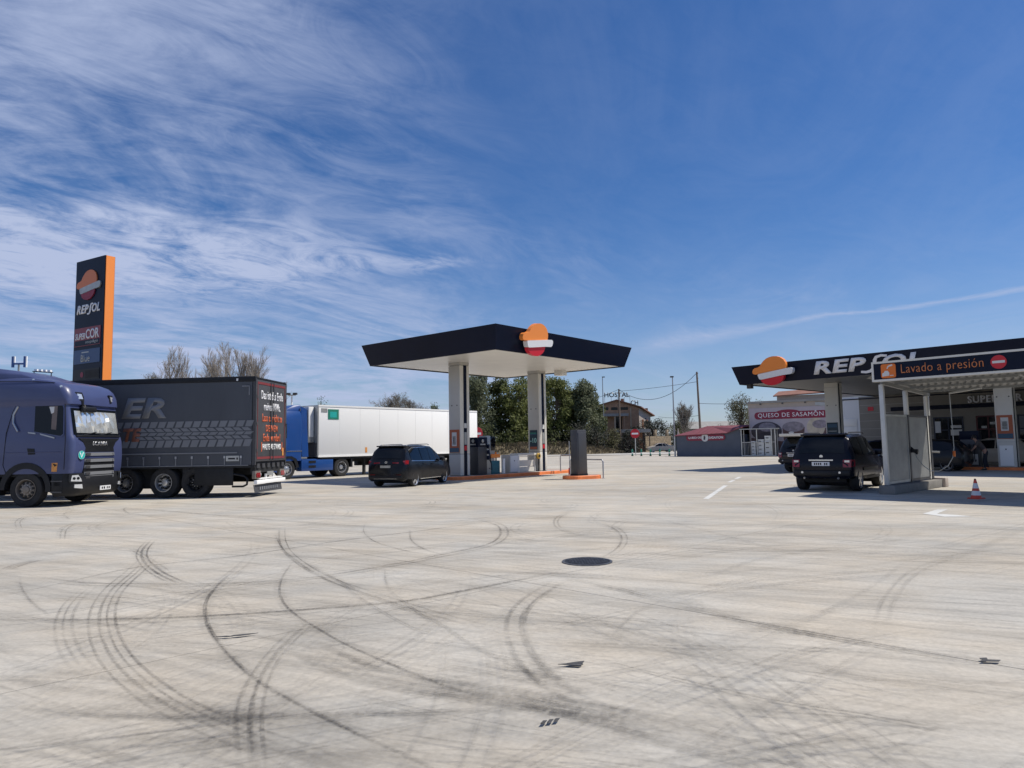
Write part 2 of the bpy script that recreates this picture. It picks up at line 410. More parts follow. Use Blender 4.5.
# ------------------------------------------------------------------ ground
def ground_mat(name, base, var, streaks, tint_obj=0.0, scale=1.0, bump=0.25, rough=0.8):
    m = bpy.data.materials.new(name); m.use_nodes = True; nt = m.node_tree; b = nt.nodes['Principled BSDF']
    N = nt.nodes.new; Lk = nt.links.new
    def lk(a, i): Lk(a, i)
    geo = N('ShaderNodeNewGeometry')
    def noise(scale, detail=5, rough=0.6, rot=0, st=(1, 1, 1), dist=0.0):
        mp = N('ShaderNodeMapping'); mp.vector_type = 'TEXTURE'; Lk(geo.outputs['Position'], mp.inputs[0]); mp.inputs['Rotation'].default_value = (0, 0, rad(rot)); mp.inputs['Scale'].default_value = tuple(1 / v for v in st)
        n = N('ShaderNodeTexNoise'); Lk(mp.outputs[0], n.inputs['Vector']); n.inputs['Scale'].default_value = scale; n.inputs['Detail'].default_value = detail; n.inputs['Roughness'].default_value = rough; n.inputs['Distortion'].default_value = dist
        return n.outputs[0]
    def rng(v, a, c, lo, hi):
        r = N('ShaderNodeMapRange'); Lk(v, r.inputs[0]); r.inputs[1].default_value = a; r.inputs[2].default_value = c; r.inputs[3].default_value = lo; r.inputs[4].default_value = hi
        return r.outputs[0]
    def mul(a, c):
        n = N('ShaderNodeMath'); n.operation = 'MULTIPLY'
        for i, v in enumerate((a, c)):
            if isinstance(v, (int, float)): n.inputs[i].default_value = v
            else: Lk(v, n.inputs[i])
        return n.outputs[0]
    big = rng(noise(0.16 * scale, 5), 0.3, 0.7, 1 - var, 1 + var)
    mid = rng(noise(1.1 * scale, 6, 0.65), 0.3, 0.7, 1 - var * 0.75, 1 + var * 0.75)
    fine = rng(noise(22, 4, 0.7), 0.3, 0.7, 0.88, 1.12)
    f = mul(mul(big, mid), fine)
    if streaks:
        s1 = rng(noise(1.0, 7, 0.68, -24, (0.20, 2.2, 1), 0.5), 0.47, 0.74, 1.0, 1 - 0.45 * streaks)
        s2 = rng(noise(1.0, 6, 0.65, -32, (0.5, 7.0, 1), 0.4), 0.50, 0.80, 1.0, 1 - 0.45 * streaks)
        s3 = rng(noise(1.0, 6, 0.65, 24, (0.25, 4.0, 1), 0.4), 0.53, 0.80, 1.0, 1 - 0.35 * streaks)
        s4 = rng(noise(0.35, 6, 0.6, -20, (0.5, 1.6, 1), 0.9), 0.50, 0.72, 1.0, 1 - 0.35 * streaks)
        f = mul(mul(mul(mul(f, s1), s2), s3), s4)
        spots = rng(noise(9.0, 3, 0.5), 0.72, 0.80, 1.0, 0.72)
        f = mul(f, spots)
        dk = rng(noise(3.2, 5, 0.6, 10, (0.6, 1.6, 1)), 0.66, 0.78, 1.0, 0.80); f = mul(f, dk)
    if tint_obj:
        oi = N('ShaderNodeObjectInfo'); f = mul(f, rng(oi.outputs['Random'], 0, 1, 1 - tint_obj, 1 + tint_obj))
    # warm or cool cast by patch
    mx = N('ShaderNodeMix'); mx.data_type = 'RGBA'; lk(rng(noise(0.5 * scale, 5, 0.6), 0.35, 0.65, 0, 1), mx.inputs['Factor'])
    mx.inputs['A'].default_value = (base[0] * 0.98, base[1], base[2] * 1.03, 1); mx.inputs['B'].default_value = (base[0] * 1.03, base[1] * 0.985, base[2] * 0.93, 1)
    sc = N('ShaderNodeVectorMath'); sc.operation = 'SCALE'; lk(mx.outputs['Result'], sc.inputs[0]); lk(f, sc.inputs['Scale'])
    lk(sc.outputs[0], b.inputs['Base Color']); b.inputs['Roughness'].default_value = rough; b.inputs['Specular IOR Level'].default_value = 0.3
    bp = N('ShaderNodeBump'); bp.inputs['Strength'].default_value = bump; bp.inputs['Distance'].default_value = 0.004; lk(noise(60, 4, 0.7), bp.inputs['Height']); lk(bp.outputs[0], b.inputs['Normal'])
    M[name] = m
ground_mat('concrete', (0.478, 0.446, 0.384), 0.11, 0.58, 0.03)
ground_mat('concrete_far', (0.47, 0.438, 0.376), 0.11, 0.52)
ground_mat('joint', (0.16, 0.15, 0.135), 0.1, 0)
ground_mat('asphalt', (0.115, 0.113, 0.11), 0.15, 0.25)
ground_mat('pavement', (0.50, 0.48, 0.44), 0.10, 0.2)
ground_mat('field', (0.105, 0.10, 0.055), 0.25, 0, scale=0.2)

def sheet(name, m, poly, z):
    mb = MB(); mb.add([(x, y, z) for x, y in poly], [tuple(range(len(poly)))])
    return struct(mb.build(name, m))
sheet('ground', 'field', [(-3000, -300), (3000, -300), (3000, 6000), (-3000, 6000)], -0.06)
fc = sheet('forecourt', 'concrete_far', [(-70, -12), (60, -12), (60, 60), (-70, 60)], -0.012)
sheet('joint_bed', 'joint', [(-6.5, -2), (6.5, -2), (38, 45), (-38, 45)], -0.008)
far_yard = MB().add([(x, y, -0.004) for x, y in [(-110, -12), (-70, -12), (-70, 60), (60, 60), (60, -12), (75, -12), (75, 92), (-110, 100)]], [tuple(range(8))])
struct(far_yard.build('yard', 'concrete_far'))
# sawn slabs of the forecourt, 4.1 m square, laid at 45 degrees
SL = 5.8; q = math.sqrt(0.5)
slab_me = None; n_slab = 0
for i in range(-16, 17):
    for j in range(-2, 20):
        # u runs to (q,q), v runs to (q,-q); joints pass through x-y=-8.4 and x+y=8.6
        a = 8.6 * q + (j + 0.5 - 2) * SL; bb = -8.4 * q + (i + 0.5) * SL
        x, y = a * q + bb * q, a * q - bb * q
        if y < -2.2 or y > 47 or abs(x) > 0.78 * max(y, 0) + 5.2: continue
        if n_slab >= 298: continue
        h = SL / 2 - 0.0035
        if slab_me is None:
            mb = MB().hexa([(-h, -h, -0.045), (h, -h, -0.045), (h, h, -0.045), (-h, h, -0.045)], [(-h + .002, -h + .002, 0), (h - .002, -h + .002, 0), (h - .002, h - .002, 0), (-h + .002, h - .002, 0)])
            o = mb.build('concrete_slab', 'concrete'); slab_me = o.data
        else:
            o = bpy.data.objects.new('concrete_slab', slab_me); C.objects.link(o)
        o.location = (x, y, 0); o.rotation_euler = (0, 0, rad(45)); o.parent = fc
        n_slab += 1

# ------------------------------------------------------------------ tyre marks and stains (flat rubber on the slabs)
def rubber_mat():
    m = bpy.data.materials.new('tyre_rubber'); m.use_nodes = True; nt = m.node_tree; N = nt.nodes.new; Lk = nt.links.new
    nt.nodes.clear()
    uv = N('ShaderNodeUVMap'); sp = N('ShaderNodeSeparateXYZ'); Lk(uv.outputs[0], sp.inputs[0])
    at = N('ShaderNodeAttribute'); at.attribute_name = 'strength'
    def mth(op, a, c=None, cl=False):
        n = N('ShaderNodeMath'); n.operation = op; n.use_clamp = cl
        for i, v in enumerate((a, c)):
            if v is None: continue
            if isinstance(v, (int, float)): n.inputs[i].default_value = v
            else: Lk(v, n.inputs[i])
        return n.outputs[0]
    v = sp.outputs[1]
    prof = mth('MULTIPLY', mth('MULTIPLY', v, mth('SUBTRACT', 1.0, v)), 4.0, True)
    prof = mth('POWER', prof, 0.8)
    mp = N('ShaderNodeMapping'); Lk(uv.outputs[0], mp.inputs[0]); mp.inputs['Scale'].default_value = (0.9, 2.2, 1)
    n1 = N('ShaderNodeTexNoise'); Lk(mp.outputs[0], n1.inputs['Vector']); n1.inputs['Scale'].default_value = 1.6; n1.inputs['Detail'].default_value = 5
    geo = N('ShaderNodeNewGeometry')
    n2 = N('ShaderNodeTexNoise'); Lk(geo.outputs['Position'], n2.inputs['Vector']); n2.inputs['Scale'].default_value = 30; n2.inputs['Detail'].default_value = 4
    n3 = N('ShaderNodeTexNoise'); Lk(geo.outputs['Position'], n3.inputs['Vector']); n3.inputs['Scale'].default_value = 0.9; n3.inputs['Detail'].default_value = 4
    def rg(x, a, c, lo, hi):
        r = N('ShaderNodeMapRange'); Lk(x, r.inputs[0]); r.inputs[1].default_value = a; r.inputs[2].default_value = c; r.inputs[3].default_value = lo; r.inputs[4].default_value = hi
        return r.outputs[0]
    al = mth('MULTIPLY', mth('MULTIPLY', prof, rg(n1.outputs[0], 0.3, 0.7, 0.25, 1.0)), rg(n2.outputs[0], 0.35, 0.62, 0.35, 1.0))
    al = mth('MULTIPLY', al, rg(n3.outputs[0], 0.32, 0.62, 0.3, 1.0))
    al = mth('MULTIPLY', al, at.outputs['Fac'], True)
    d = N('ShaderNodeBsdfDiffuse'); d.inputs[0].default_value = (0.060, 0.058, 0.060, 1)
    t = N('ShaderNodeBsdfTransparent'); mx = N('ShaderNodeMixShader'); Lk(al, mx.inputs[0]); Lk(t.outputs[0], mx.inputs[1]); Lk(d.outputs[0], mx.inputs[2])
    o = N('ShaderNodeOutputMaterial'); Lk(mx.outputs[0], o.inputs[0])
    M['tyre_rubber'] = m
rubber_mat()
def catmull(P, step=0.25):
    P = [Vector(p) for p in P]; out = []
    P = [P[0] * 2 - P[1]] + P + [P[-1] * 2 - P[-2]]
    for i in range(1, len(P) - 2):
        a, b, c, d = P[i - 1:i + 3]; n = max(2, min(24, int((c - b).length / step)))
        for k in range(n):
            t = k / n
            out.append(0.5 * ((2 * b) + (c - a) * t + (2 * a - 5 * b + 4 * c - d) * t * t + (3 * b - a - 3 * c + d) * t ** 3))
    out.append(P[-2]); return out
TYRE_MARKS = [
 ([(-5.57,10.94), (-5.10,9.63), (-4.69,8.42), (-4.17,7.30), (-3.52,6.23), (-2.93,5.44), (-2.29,4.75), (-1.71,4.27), (-1.22,3.93), (-0.84,3.65)], 0.05, 0.62, 4, 0.07),
 ([(-4.74,14.58), (-4.02,12.42), (-3.36,10.81), (-2.39,9.03), (-1.40,7.74), (-0.62,6.81), (0.03,6.18)], 0.05, 0.7, 2, 0.1),
 ([(-4.50,13.43), (-3.69,11.45), (-2.73,9.56), (-1.97,8.32)], 0.05, 0.5, 1, 0.1),
 ([(-3.71,9.29), (-3.37,7.89), (-2.99,6.97), (-2.56,6.18), (-1.90,5.20), (-1.38,4.62), (-0.89,4.13), (-0.48,3.75), (-0.30,3.48)], 0.07, 0.8, 1, 0.1),
 ([(-1.97,6.75), (-1.95,5.99), (-1.88,5.29), (-1.76,4.72), (-1.59,4.23), (-1.34,3.67)], 0.05, 0.55, 2, 0.07),
 ([(-1.90,6.67), (-1.89,5.93), (-1.81,5.29), (-1.67,4.72), (-1.51,4.23), (-1.28,3.66)], 0.05, 0.5, 2, 0.06),
 ([(-3.16,10.16), (-2.89,8.88), (-2.57,7.88), (-2.20,7.12), (-1.90,6.67), (-1.42,5.99), (-0.86,5.33), (-0.31,4.76), (0.26,4.43), (0.47,4.22)], 0.06, 0.75, 1, 0.1),
 ([(-5.86,8.03), (-5.61,8.86), (-5.24,10.03), (-4.18,10.90), (-3.03,12.43), (-1.81,13.68), (-0.31,15.42)], 0.05, 0.7, 1, 0.1),
 ([(-5.13,7.04), (-4.21,6.97), (-3.17,7.02), (-2.25,7.21), (-1.21,7.53), (-0.51,8.09), (0.57,9.11)], 0.090, 0.7, 1, 0.1),
 ([(-7.04,9.81), (-6.22,9.30), (-5.35,8.83), (-4.67,8.72), (-3.66,8.63), (-2.65,8.86), (-1.81,9.63), (-1.10,10.57), (-0.40,11.63), (-0.19,13.02), (-0.36,14.66), (-1.12,16.19)], 0.06, 0.75, 2, 0.12),
 ([(-3.15,15.07), (-2.88,13.67), (-2.37,12.22), (-1.61,11.02), (-1.10,10.57)], 0.045, 0.6, 1, 0.1),
 ([(-2.03,13.87), (-1.76,12.27), (-1.34,11.09), (-0.95,10.56)], 0.045, 0.5, 1, 0.1),
 ([(-6.59,12.99), (-6.14,11.84), (-5.65,10.86), (-4.94,9.77), (-4.19,8.86), (-3.71,8.46)], 0.05, 0.8, 3, 0.06),
 ([(-6.44,11.98), (-5.42,10.65), (-4.53,9.43)], 0.05, 0.6, 2, 0.06),
 ([(-7.07,9.97), (-7.20,10.47), (-7.17,10.83)], 0.06, 0.6, 3, 0.06),
 ([(-6.48,9.39), (-5.93,8.64), (-5.22,7.78), (-4.62,7.16)], 0.04, 0.6, 1, 0.1),
 ([(-5.10,8.63), (-4.77,7.75), (-4.33,6.91), (-3.79,6.10), (-3.33,5.53), (-3.10,5.31)], 0.05, 0.5, 3, 0.07),
 ([(-8.36,13.21), (-9.38,14.88), (-10.05,16.29)], 0.05, 0.55, 2, 0.07),
 ([(1.39,17.19), (0.96,15.64), (0.84,14.13), (1.01,13.00), (1.31,12.41)], 0.05, 0.6, 2, 0.08),
 ([(1.70,14.54), (1.92,13.64), (1.89,12.34), (1.64,11.07), (1.29,10.14)], 0.05, 0.65, 2, 0.08),
 ([(0.48,8.40), (0.15,7.53), (0.00,6.77), (0.01,5.96), (0.11,5.33), (0.26,4.85), (0.45,4.55)], 0.09, 0.6, 2, 0.12),
 ([(0.10,5.28), (0.21,4.93), (0.34,4.70), (0.43,4.62)], 0.1, 0.5, 2, 0.1),
 ([(-1.79,5.98), (-1.05,5.18), (-0.45,4.85), (0.02,4.64), (0.38,4.45), (0.75,4.17), (1.07,3.89), (1.39,3.62)], 0.144, 0.65, 3, 0.1),
 ([(-0.51,4.85), (-0.11,4.65), (0.35,4.42), (0.71,4.25)], 0.22, 0.3, 1, 0.1),
 ([(-0.08,4.70), (0.26,4.48), (0.55,4.32), (0.75,4.14)], 0.1, 0.7, 2, 0.08),
 ([(0.55,8.77), (1.15,7.95), (1.77,6.92), (2.27,6.23), (2.79,5.71), (3.23,5.30), (3.59,4.99)], 0.06, 0.75, 2, 0.07),
 ([(-3.84,5.39), (-3.16,5.14), (-2.45,4.86), (-1.91,4.69), (-1.34,4.50)], 0.16, 0.4, 2, 0.2),
 ([(-3.30,4.65), (-2.56,4.49), (-1.92,4.41), (-1.31,4.42), (-0.59,4.43), (0.14,4.47)], 0.090, 0.5, 1, 0.1),
 ([(-2.28,4.19), (-1.75,4.04), (-1.17,3.92), (-0.71,3.75)], 0.3, 0.25, 1, 0.2),
 ([(-3.12,10.42), (-2.12,8.69), (-1.43,7.60), (-0.78,6.75), (-0.38,5.90), (-0.05,5.38), (0.29,4.85), (0.43,4.66)], 0.05, 0.6, 1, 0.1),
 ([(-2.12,8.69), (-1.63,7.66), (-0.84,6.33), (-0.39,6.05)], 0.035, 0.5, 1, 0.1),
 ([(-1.71,9.46), (-1.58,8.76), (-1.35,7.94), (-0.68,6.45)], 0.035, 0.4, 1, 0.1),
 ([(-0.73,5.52), (-0.27,5.30), (0.16,5.02), (0.55,4.80), (0.98,4.40)], 0.1, 0.35, 2, 0.15),
 ([(-1.39,7.41), (-0.64,7.05), (0.23,6.75), (1.10,6.44), (1.77,6.29)], 0.1, 0.3, 2, 0.14),
 ([(0.05,8.32), (0.92,7.86), (2.02,7.88), (3.30,8.34), (4.64,8.67), (6.02,8.74)], 0.16, 0.25, 2, 0.25),
 ([(1.26,7.94), (1.69,7.41), (2.11,6.27), (3.09,5.84)], 0.25, 0.22, 1, 0.2),
 ([(0.55,5.45), (0.99,5.06), (1.52,4.57), (2.01,4.29), (2.41,4.00), (2.67,3.83)], 0.05, 0.4, 1, 0.1),
 ([(0.24,7.07), (1.02,5.96), (1.55,5.52), (2.17,5.56)], 0.12, 0.25, 2, 0.2),
 ([(1.18,9.98), (2.25,8.75), (3.33,9.76), (5.14,10.98)], 0.144, 0.25, 1, 0.2),
 ([(-12.12,16.82), (-11.91,18.70), (-10.25,19.54), (-7.18,17.40), (-4.14,15.22), (-1.83,13.84)], 0.108, 0.5, 1, 0.2),
 ([(-10.40,15.02), (-11.64,16.74), (-12.26,17.99), (-11.26,17.12)], 0.05, 0.5, 2, 0.08),
 ([(-10.60,17.02), (-11.79,18.68), (-12.10,19.87)], 0.05, 0.5, 1, 0.08),
 ([(-9.74,18.07), (-10.92,19.96), (-11.19,21.32)], 0.05, 0.5, 1, 0.08),
 ([(-3.25,12.58), (-1.17,11.17), (0.38,10.70), (1.95,11.14), (3.61,10.54), (5.65,10.51)], 0.090, 0.45, 1, 0.08),
 ([(-2.47,18.71), (0.16,19.12), (2.48,16.75), (3.41,13.13), (4.11,9.68), (5.33,7.62)], 0.05, 0.3, 1, 0.08),
 ([(1.18,5.95), (1.99,5.49), (2.31,4.91), (2.85,4.69)], 0.1, 0.2, 1, 0.08),
 ([(2.93,5.85), (3.76,7.25), (4.98,8.84), (6.56,10.12), (7.61,10.39)], 0.07, 0.25, 2, 0.1),
 ([(0.77,5.98), (1.19,6.92), (1.89,7.79), (3.07,8.68)], 0.05, 0.25, 1, 0.1),
]
rv, rf, ruv, rs = [], [], [], []
layer = [0]
def ribbon(pts, w, st, off=0.0, fade=0.6, ends=True):
    n = len(pts); L = [0.0]
    for i in range(1, n): L.append(L[-1] + (pts[i] - pts[i - 1]).length)
    tot = L[-1]; o = len(rv); z = 0.004 + 0.00012 * layer[0]; layer[0] += 1
    u0 = random.random() * 50
    for i in range(n):
        t = pts[min(i + 1, n - 1)] - pts[max(i - 1, 0)]
        t = t.normalized() if t.length > 1e-9 else Vector((1, 0)); nn = Vector((-t.y, t.x))
        e = min(1, min(L[i], tot - L[i]) / max(0.01, fade * tot * 0.35)) if ends else 1
        for k, sgn in enumerate((-0.5, 0.5)):
            p = pts[i] + nn * (off + sgn * w); rv.append((p.x, p.y, z)); ruv.append((u0 + L[i], k)); rs.append(st * (0.15 + 0.85 * e))
        if i: rf.append((o + 2 * i - 2, o + 2 * i - 1, o + 2 * i + 1, o + 2 * i))
for pts, w, st, n, sp in TYRE_MARKS:
    cp = catmull([Vector(p) for p in pts])
    if n == 1: st *= 1.35
    for k in range(n):
        ribbon(cp, w * random.uniform(0.55, 1.0), st * random.uniform(0.65, 1.05), (k - (n - 1) / 2) * sp * 1.1 * random.uniform(0.85, 1.15))
    if n > 1: ribbon(cp, n * sp * 1.3 + 0.06, st * 0.16)
    else: ribbon(cp, w * 2.6, st * 0.18)
rr = random.Random(11)
for k in range(420):       # light scrubs all over the yard
    y = 3.2 + 27 * rr.random() ** 1.6; x = rr.uniform(-0.8, 0.8) * y
    a = rad(rr.choice((112, 118, 126, 104, 98, 60, 48, 75)) + rr.uniform(-9, 9)); ln = rr.uniform(0.6, 3.5) * (0.6 + y / 14); cv = rr.uniform(-0.12, 0.12)
    d = Vector((math.sin(a), math.cos(a))); nn = Vector((-d.y, d.x)); c = Vector((x, y))
    pts = [c + d * ln * (t - 0.5) * 2 + nn * cv * ln * ((t - 0.5) * 2) ** 2 for t in [i / 12 for i in range(13)]]
    wd_ = rr.choice((0.03, 0.04, 0.05, 0.08, 0.18))
    ribbon(pts, wd_ * (0.7 + y / 30), rr.uniform(0.15, 0.5) * (0.55 if wd_ > 0.1 else 1), fade=1.0)
for k in range(60):        # long sweeping double tracks of turning lorries
    y = rr.uniform(3.5, 24); x = rr.uniform(-0.75, 0.6) * y; r0 = rr.uniform(3.5, 13); a0 = rr.uniform(0, 360); sw = rr.uniform(25, 80) * 7 / r0
    c = Vector((x - r0 * math.cos(rad(a0 + sw / 2)), y - r0 * math.sin(rad(a0 + sw / 2))))
    for o_ in ((0, 0.11) if k % 3 else (0, 0.3, 0.42)):
        pts = [c + Vector(((r0 + o_) * math.cos(rad(a0 + sw * t / 24)), (r0 + o_) * math.sin(rad(a0 + sw * t / 24)))) for t in range(25)]
        ribbon(pts, rr.uniform(0.025, 0.06), rr.uniform(0.15, 0.42), 0, 1.0)
for k in range(34):        # tight turning arcs farther out
    y = rr.uniform(11, 26); x = rr.uniform(-0.7, 0.35) * y; r0 = rr.uniform(0.8, 2.6); a0 = rr.uniform(0, 360); sw = rr.uniform(60, 170)
    pts = [Vector((x + r0 * math.cos(rad(a0 + sw * t / 14)), y + r0 * 1.3 * math.sin(rad(a0 + sw * t / 14)))) for t in range(15)]
    ribbon(pts, 0.06, rr.uniform(0.25, 0.5), 0, 1.0); ribbon(pts, 0.06, rr.uniform(0.2, 0.4), 0.14, 1.0)
me = bpy.data.meshes.new('tyre_marks'); me.from_pydata(rv, [], rf)
uvl = me.uv_layers.new(name='UVMap')
for lp in me.loops: uvl.data[lp.index].uv = ruv[lp.vertex_index]
at_ = me.attributes.new('strength', 'FLOAT', 'POINT'); at_.data.foreach_set('value', rs)
me.materials.append(M['tyre_rubber']); o = bpy.data.objects.new('tyre_marks', me); C.objects.link(o); stuff(o)

# painted lane dashes and arrow
def quad_strip(a, b, w, z=0.0045):
    a, b = Vector(a), Vector(b); t = (b - a).normalized(); n = Vector((-t.y, t.x)) * w / 2
    return [(*(a + n), z), (*(b + n), z), (*(b - n), z), (*(a - n), z)]
mb = MB()
for a, b in (((5.41, 20.08), (7.75, 26.0)), ((8.45, 27.9), (9.15, 29.5)), ((9.47, 30.3), (10.15, 31.85))):
    mb.add(quad_strip(a, b, 0.16), [(3, 2, 1, 0)])
struct(mb.build('lane_marking', 'road_white'))
mb = MB().add([(x, y, 0.0045) for x, y in [(8.72, 15.25), (9.55, 16.1), (9.75, 16.05), (9.0, 15.2), (9.2, 14.95), (9.35, 14.55), (8.8, 14.6)]], [(0, 6, 5, 4, 3), (0, 3, 2, 1)])
struct(mb.build('lane_arrow', 'road_white'))

# manhole
mh = thing('manhole_cover', 'round black cast iron manhole cover set in the concrete', 'manhole cover', (0.99, 9.84, 0))
MB().lathe([(0.345, 0.0), (0.345, 0.012), (0.31, 0.012), (0.31, 0.0)], 40).build('cover_ring', 'worn_iron', mh)
MB().lathe([(0.305, 0.0), (0.305, 0.010)], 40).build('cover_plate', 'cast_iron', mh); mb = MB()
for i in range(-7, 8):
    for j in range(-7, 8):
        if (i * i + j * j) < 50 and (i + j) % 2 == 0:
            x, y = i * 0.04, j * 0.04; mb.box(x - 0.014, x + 0.014, y - 0.014, y + 0.014, 0.0095, 0.017)
mb.build('cover_studs', 'worn_iron', mh)
# scraps of rubber lying on the slabs
def scrap(label, x, y, az, pieces):
    pieces = [[(a * 0.8, b * 0.8) for a, b in q_] for q_ in pieces]
    t = thing('rubber_scrap', label, 'rubber scrap', (x, y, 0.0165), az=az, group='scraps of rubber on the concrete')
    for poly in pieces: MB().prism(poly, 0.0, 0.004, 'z').build('scrap_piece', 'rag', t)
scrap('dark two pronged rubber scrap lying between the manhole and the camera', 0.38, 5.29, 96, [[(-.10, .0), (.10, -.03), (.13, .01), (.0, .03)], [(-.02, .03), (.12, .02), (.14, .11), (.03, .06)]])
scrap('small ridged rubber scrap nearest the bottom edge of the photo', 0.19, 4.24, 80, [[(-.08, -.03), (-.05, -.03), (-.02, .02), (-.05, .02)], [(-.03, -.02), (.0, -.02), (.03, .03), (.0, .03)], [(.02, -.01), (.05, -.01), (.08, .04), (.05, .04)]])
scrap('long thin black rubber strip lying across the tyre marks on the left', -2.42, 6.25, 82, [[(-.20, -.02), (-.08, -.05), (-.02, -.035), (-.10, -.005)], [(-.05, -.02), (.05, -.03), (.12, .0), (.22, .05), (.08, .03), (-.02, .01)]])
scrap('flat dark rubber scrap near the right edge of the photo', 3.40, 5.22, 92, [[(-.10, -.02), (.06, -.03), (.10, .01), (-.04, .03)], [(-.06, .035), (.0, .035), (.02, .08), (-.05, .07)]])

# ------------------------------------------------------------------ pump canopy in the middle
def canopy_parts(root, L, D, z0, z1, out, planks=22, sm='soffit_white'):
    """x along the right-hand face (y=0), y along the left-hand face (x=0); fascia leans outward to the top."""
    t = 0.06
    def b(i): return [(0, 0, z0), (L, 0, z0), (L, D, z0), (0, D, z0)][i]
    def tp(i): return [(-out, -out, z1), (L + out, -out, z1), (L + out, D + out, z1), (-out, D + out, z1)][i]
    inn = [(t, t), (L - t, t), (L - t, D - t), (t, D - t)]
    inu = [(-out + t, -out + t), (L + out - t, -out + t), (L + out - t, D + out - t), (-out + t, D + out - t)]
    for i in range(4):
        j = (i + 1) % 4
        MB().hexa([b(i), b(j), (*inn[j], z0), (*inn[i], z0)], [tp(i), tp(j), (*inu[j], z1), (*inu[i], z1)]).build('fascia', 'navy', root)
    mb = MB(); w = (D - 2 * t) / planks
    for k in range(planks):
        y = t + k * w
        mb.box(t + 0.002, L - t - 0.002, y + 0.004, y + w - 0.004, z0 + 0.05, z0 + 0.09)
    mb.box(t + 0.002, L - t - 0.002, t, D - t, z0 + 0.064, z0 + 0.12)
    mb.build('soffit', sm, root)
    box('roof_deck', 'zinc', root, t, L - t, t, D - t, z1 - 0.25, z1 - 0.20)
    return root
CZ = 5.60
can = thing('pump_canopy', 'navy edged fuel canopy on two grey columns with round emblem, beside the black minivan', 'canopy', (-0.67, 29.3, 0), rot=rad(49.5))
canopy_parts(can, 10.2, 8.35, CZ, CZ + 1.03, 0.30)
logo(can, frame((1.22, -0.10, 5.50), (1, 0, 0)) @ Matrix.Rotation(rad(7), 4, "X") @ Matrix.Translation((0, 0, 0.10)), 2.08, 1.46, 0.20)
def canopy_column(root, x, y, wx, wy, z0, z1, lower=1.2):
    c = MB().box(x + 0.03, x + wx - 0.03, y + 0.03, y + wy - 0.03, z0, z1).build('column', 'dark_steel', root)
    # cladding sheets on the four faces, split at the lower panel
    for (za, zb) in ((z0 + 0.02, lower - 0.008), (lower + 0.008, z1 - 0.16)):
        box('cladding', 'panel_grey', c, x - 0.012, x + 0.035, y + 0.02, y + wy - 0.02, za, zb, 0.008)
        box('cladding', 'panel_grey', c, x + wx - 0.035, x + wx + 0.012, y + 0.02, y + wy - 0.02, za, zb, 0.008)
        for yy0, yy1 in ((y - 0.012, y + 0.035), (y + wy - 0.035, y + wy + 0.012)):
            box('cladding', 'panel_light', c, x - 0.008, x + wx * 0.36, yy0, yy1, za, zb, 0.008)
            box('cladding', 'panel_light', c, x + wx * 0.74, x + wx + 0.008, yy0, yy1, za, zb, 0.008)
    box('cap_panel', 'panel_grey', c, x - 0.010, x + wx + 0.010, y - 0.010, y + wy + 0.010, z1 - 0.14, z1 + 0.05)
    box('recess', 'navy', c, x + wx * 0.38, x + wx * 0.72, y - 0.002, y + 0.03, z0 + 0.02, z1 - 0.16)
    return c
def poster(root, fr, w, h, frame_m, items):
    p = plate('poster', frame_m, root, fr, [(0, 0), (w, 0), (w, h), (0, h)], 0.025)
    for nm, m, a, b_, c_, d_ in items:
        plate(nm, m, p, fr @ Matrix.Translation((0, 0, 0.025)), [(a * w, b_ * h), (c_ * w, b_ * h), (c_ * w, d_ * h), (a * w, d_ * h)], 0.006)
    return p
KZ = 0.16
CX1, CX2, CYc = 2.31, 8.42, 4.40
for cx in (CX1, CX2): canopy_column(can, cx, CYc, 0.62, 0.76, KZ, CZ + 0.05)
# posters on the left-hand faces (facing -x): line runs along -y
f1 = frame((CX1 - 0.012, CYc + 0.71, 1.28), (0, -1, 0))
poster(can, f1, 0.66, 1.10, 'poster_orange', [('poster_sheet', 'paper', 0.26, 0.28, 0.74, 0.88), ('poster_print', 'zinc', 0.34, 0.34, 0.66, 0.72), ('poster_strip', 'poster_blue', 0.03, 0.02, 0.97, 0.20)])
f2 = frame((CX2 - 0.012, CYc + 0.66, 1.33), (0, -1, 0))
p2 = poster(can, f2, 0.52, 1.06, 'poster_dark', [('poster_strip', 'poster_orange', 0.04, 0.02, 0.96, 0.14), ('poster_line', 'poster_blue', 0.06, 0.76, 0.94, 0.80)])
text('lettering', '-10', 'mint', p2, f2 @ Matrix.Translation((0.03, 0.36, 0.026)), w=0.45, h=0.27, depth=0.006, bold=0.02)
plate('poster_line', 'green_sign', p2, f2 @ Matrix.Translation((0, 0, 0.026)), [(0.05, 0.86), (0.46, 0.86), (0.46, 0.92), (0.05, 0.92)], 0.006)
for cx in (CX1, CX2):       # small instruction plates in the navy recess of the right-hand faces
    fr = frame((cx + 0.62 * 0.40, CYc - 0.004, 1.5), (1, 0, 0))
    plate('notice', 'zinc', can, fr, [(0, 0.15), (0.17, 0.15), (0.17, 0.75), (0, 0.75)], 0.02)
    plate('notice', 'paper', can, fr, [(0, 0.95), (0.17, 0.95), (0.17, 1.18), (0, 1.18)], 0.02)
    plate('notice', 'red_sign', can, fr, [(0, -0.12), (0.17, -0.12), (0.17, 0.1), (0, 0.1)], 0.02)
# loudspeaker box hanging under the far right edge, two bolts
box('ceiling_speaker', 'soffit_white', can, 9.2, 9.7, 3.4, 3.9, CZ - 0.22, CZ + 0.06)
for cx in (CX1, CX2):
    for yy in (0.2, 0.55): disc('bolt', 'dark_steel', can, frame((cx - 0.011, CYc + yy, 3.55), (0, -1, 0)), 0.035, 0.01, 8)

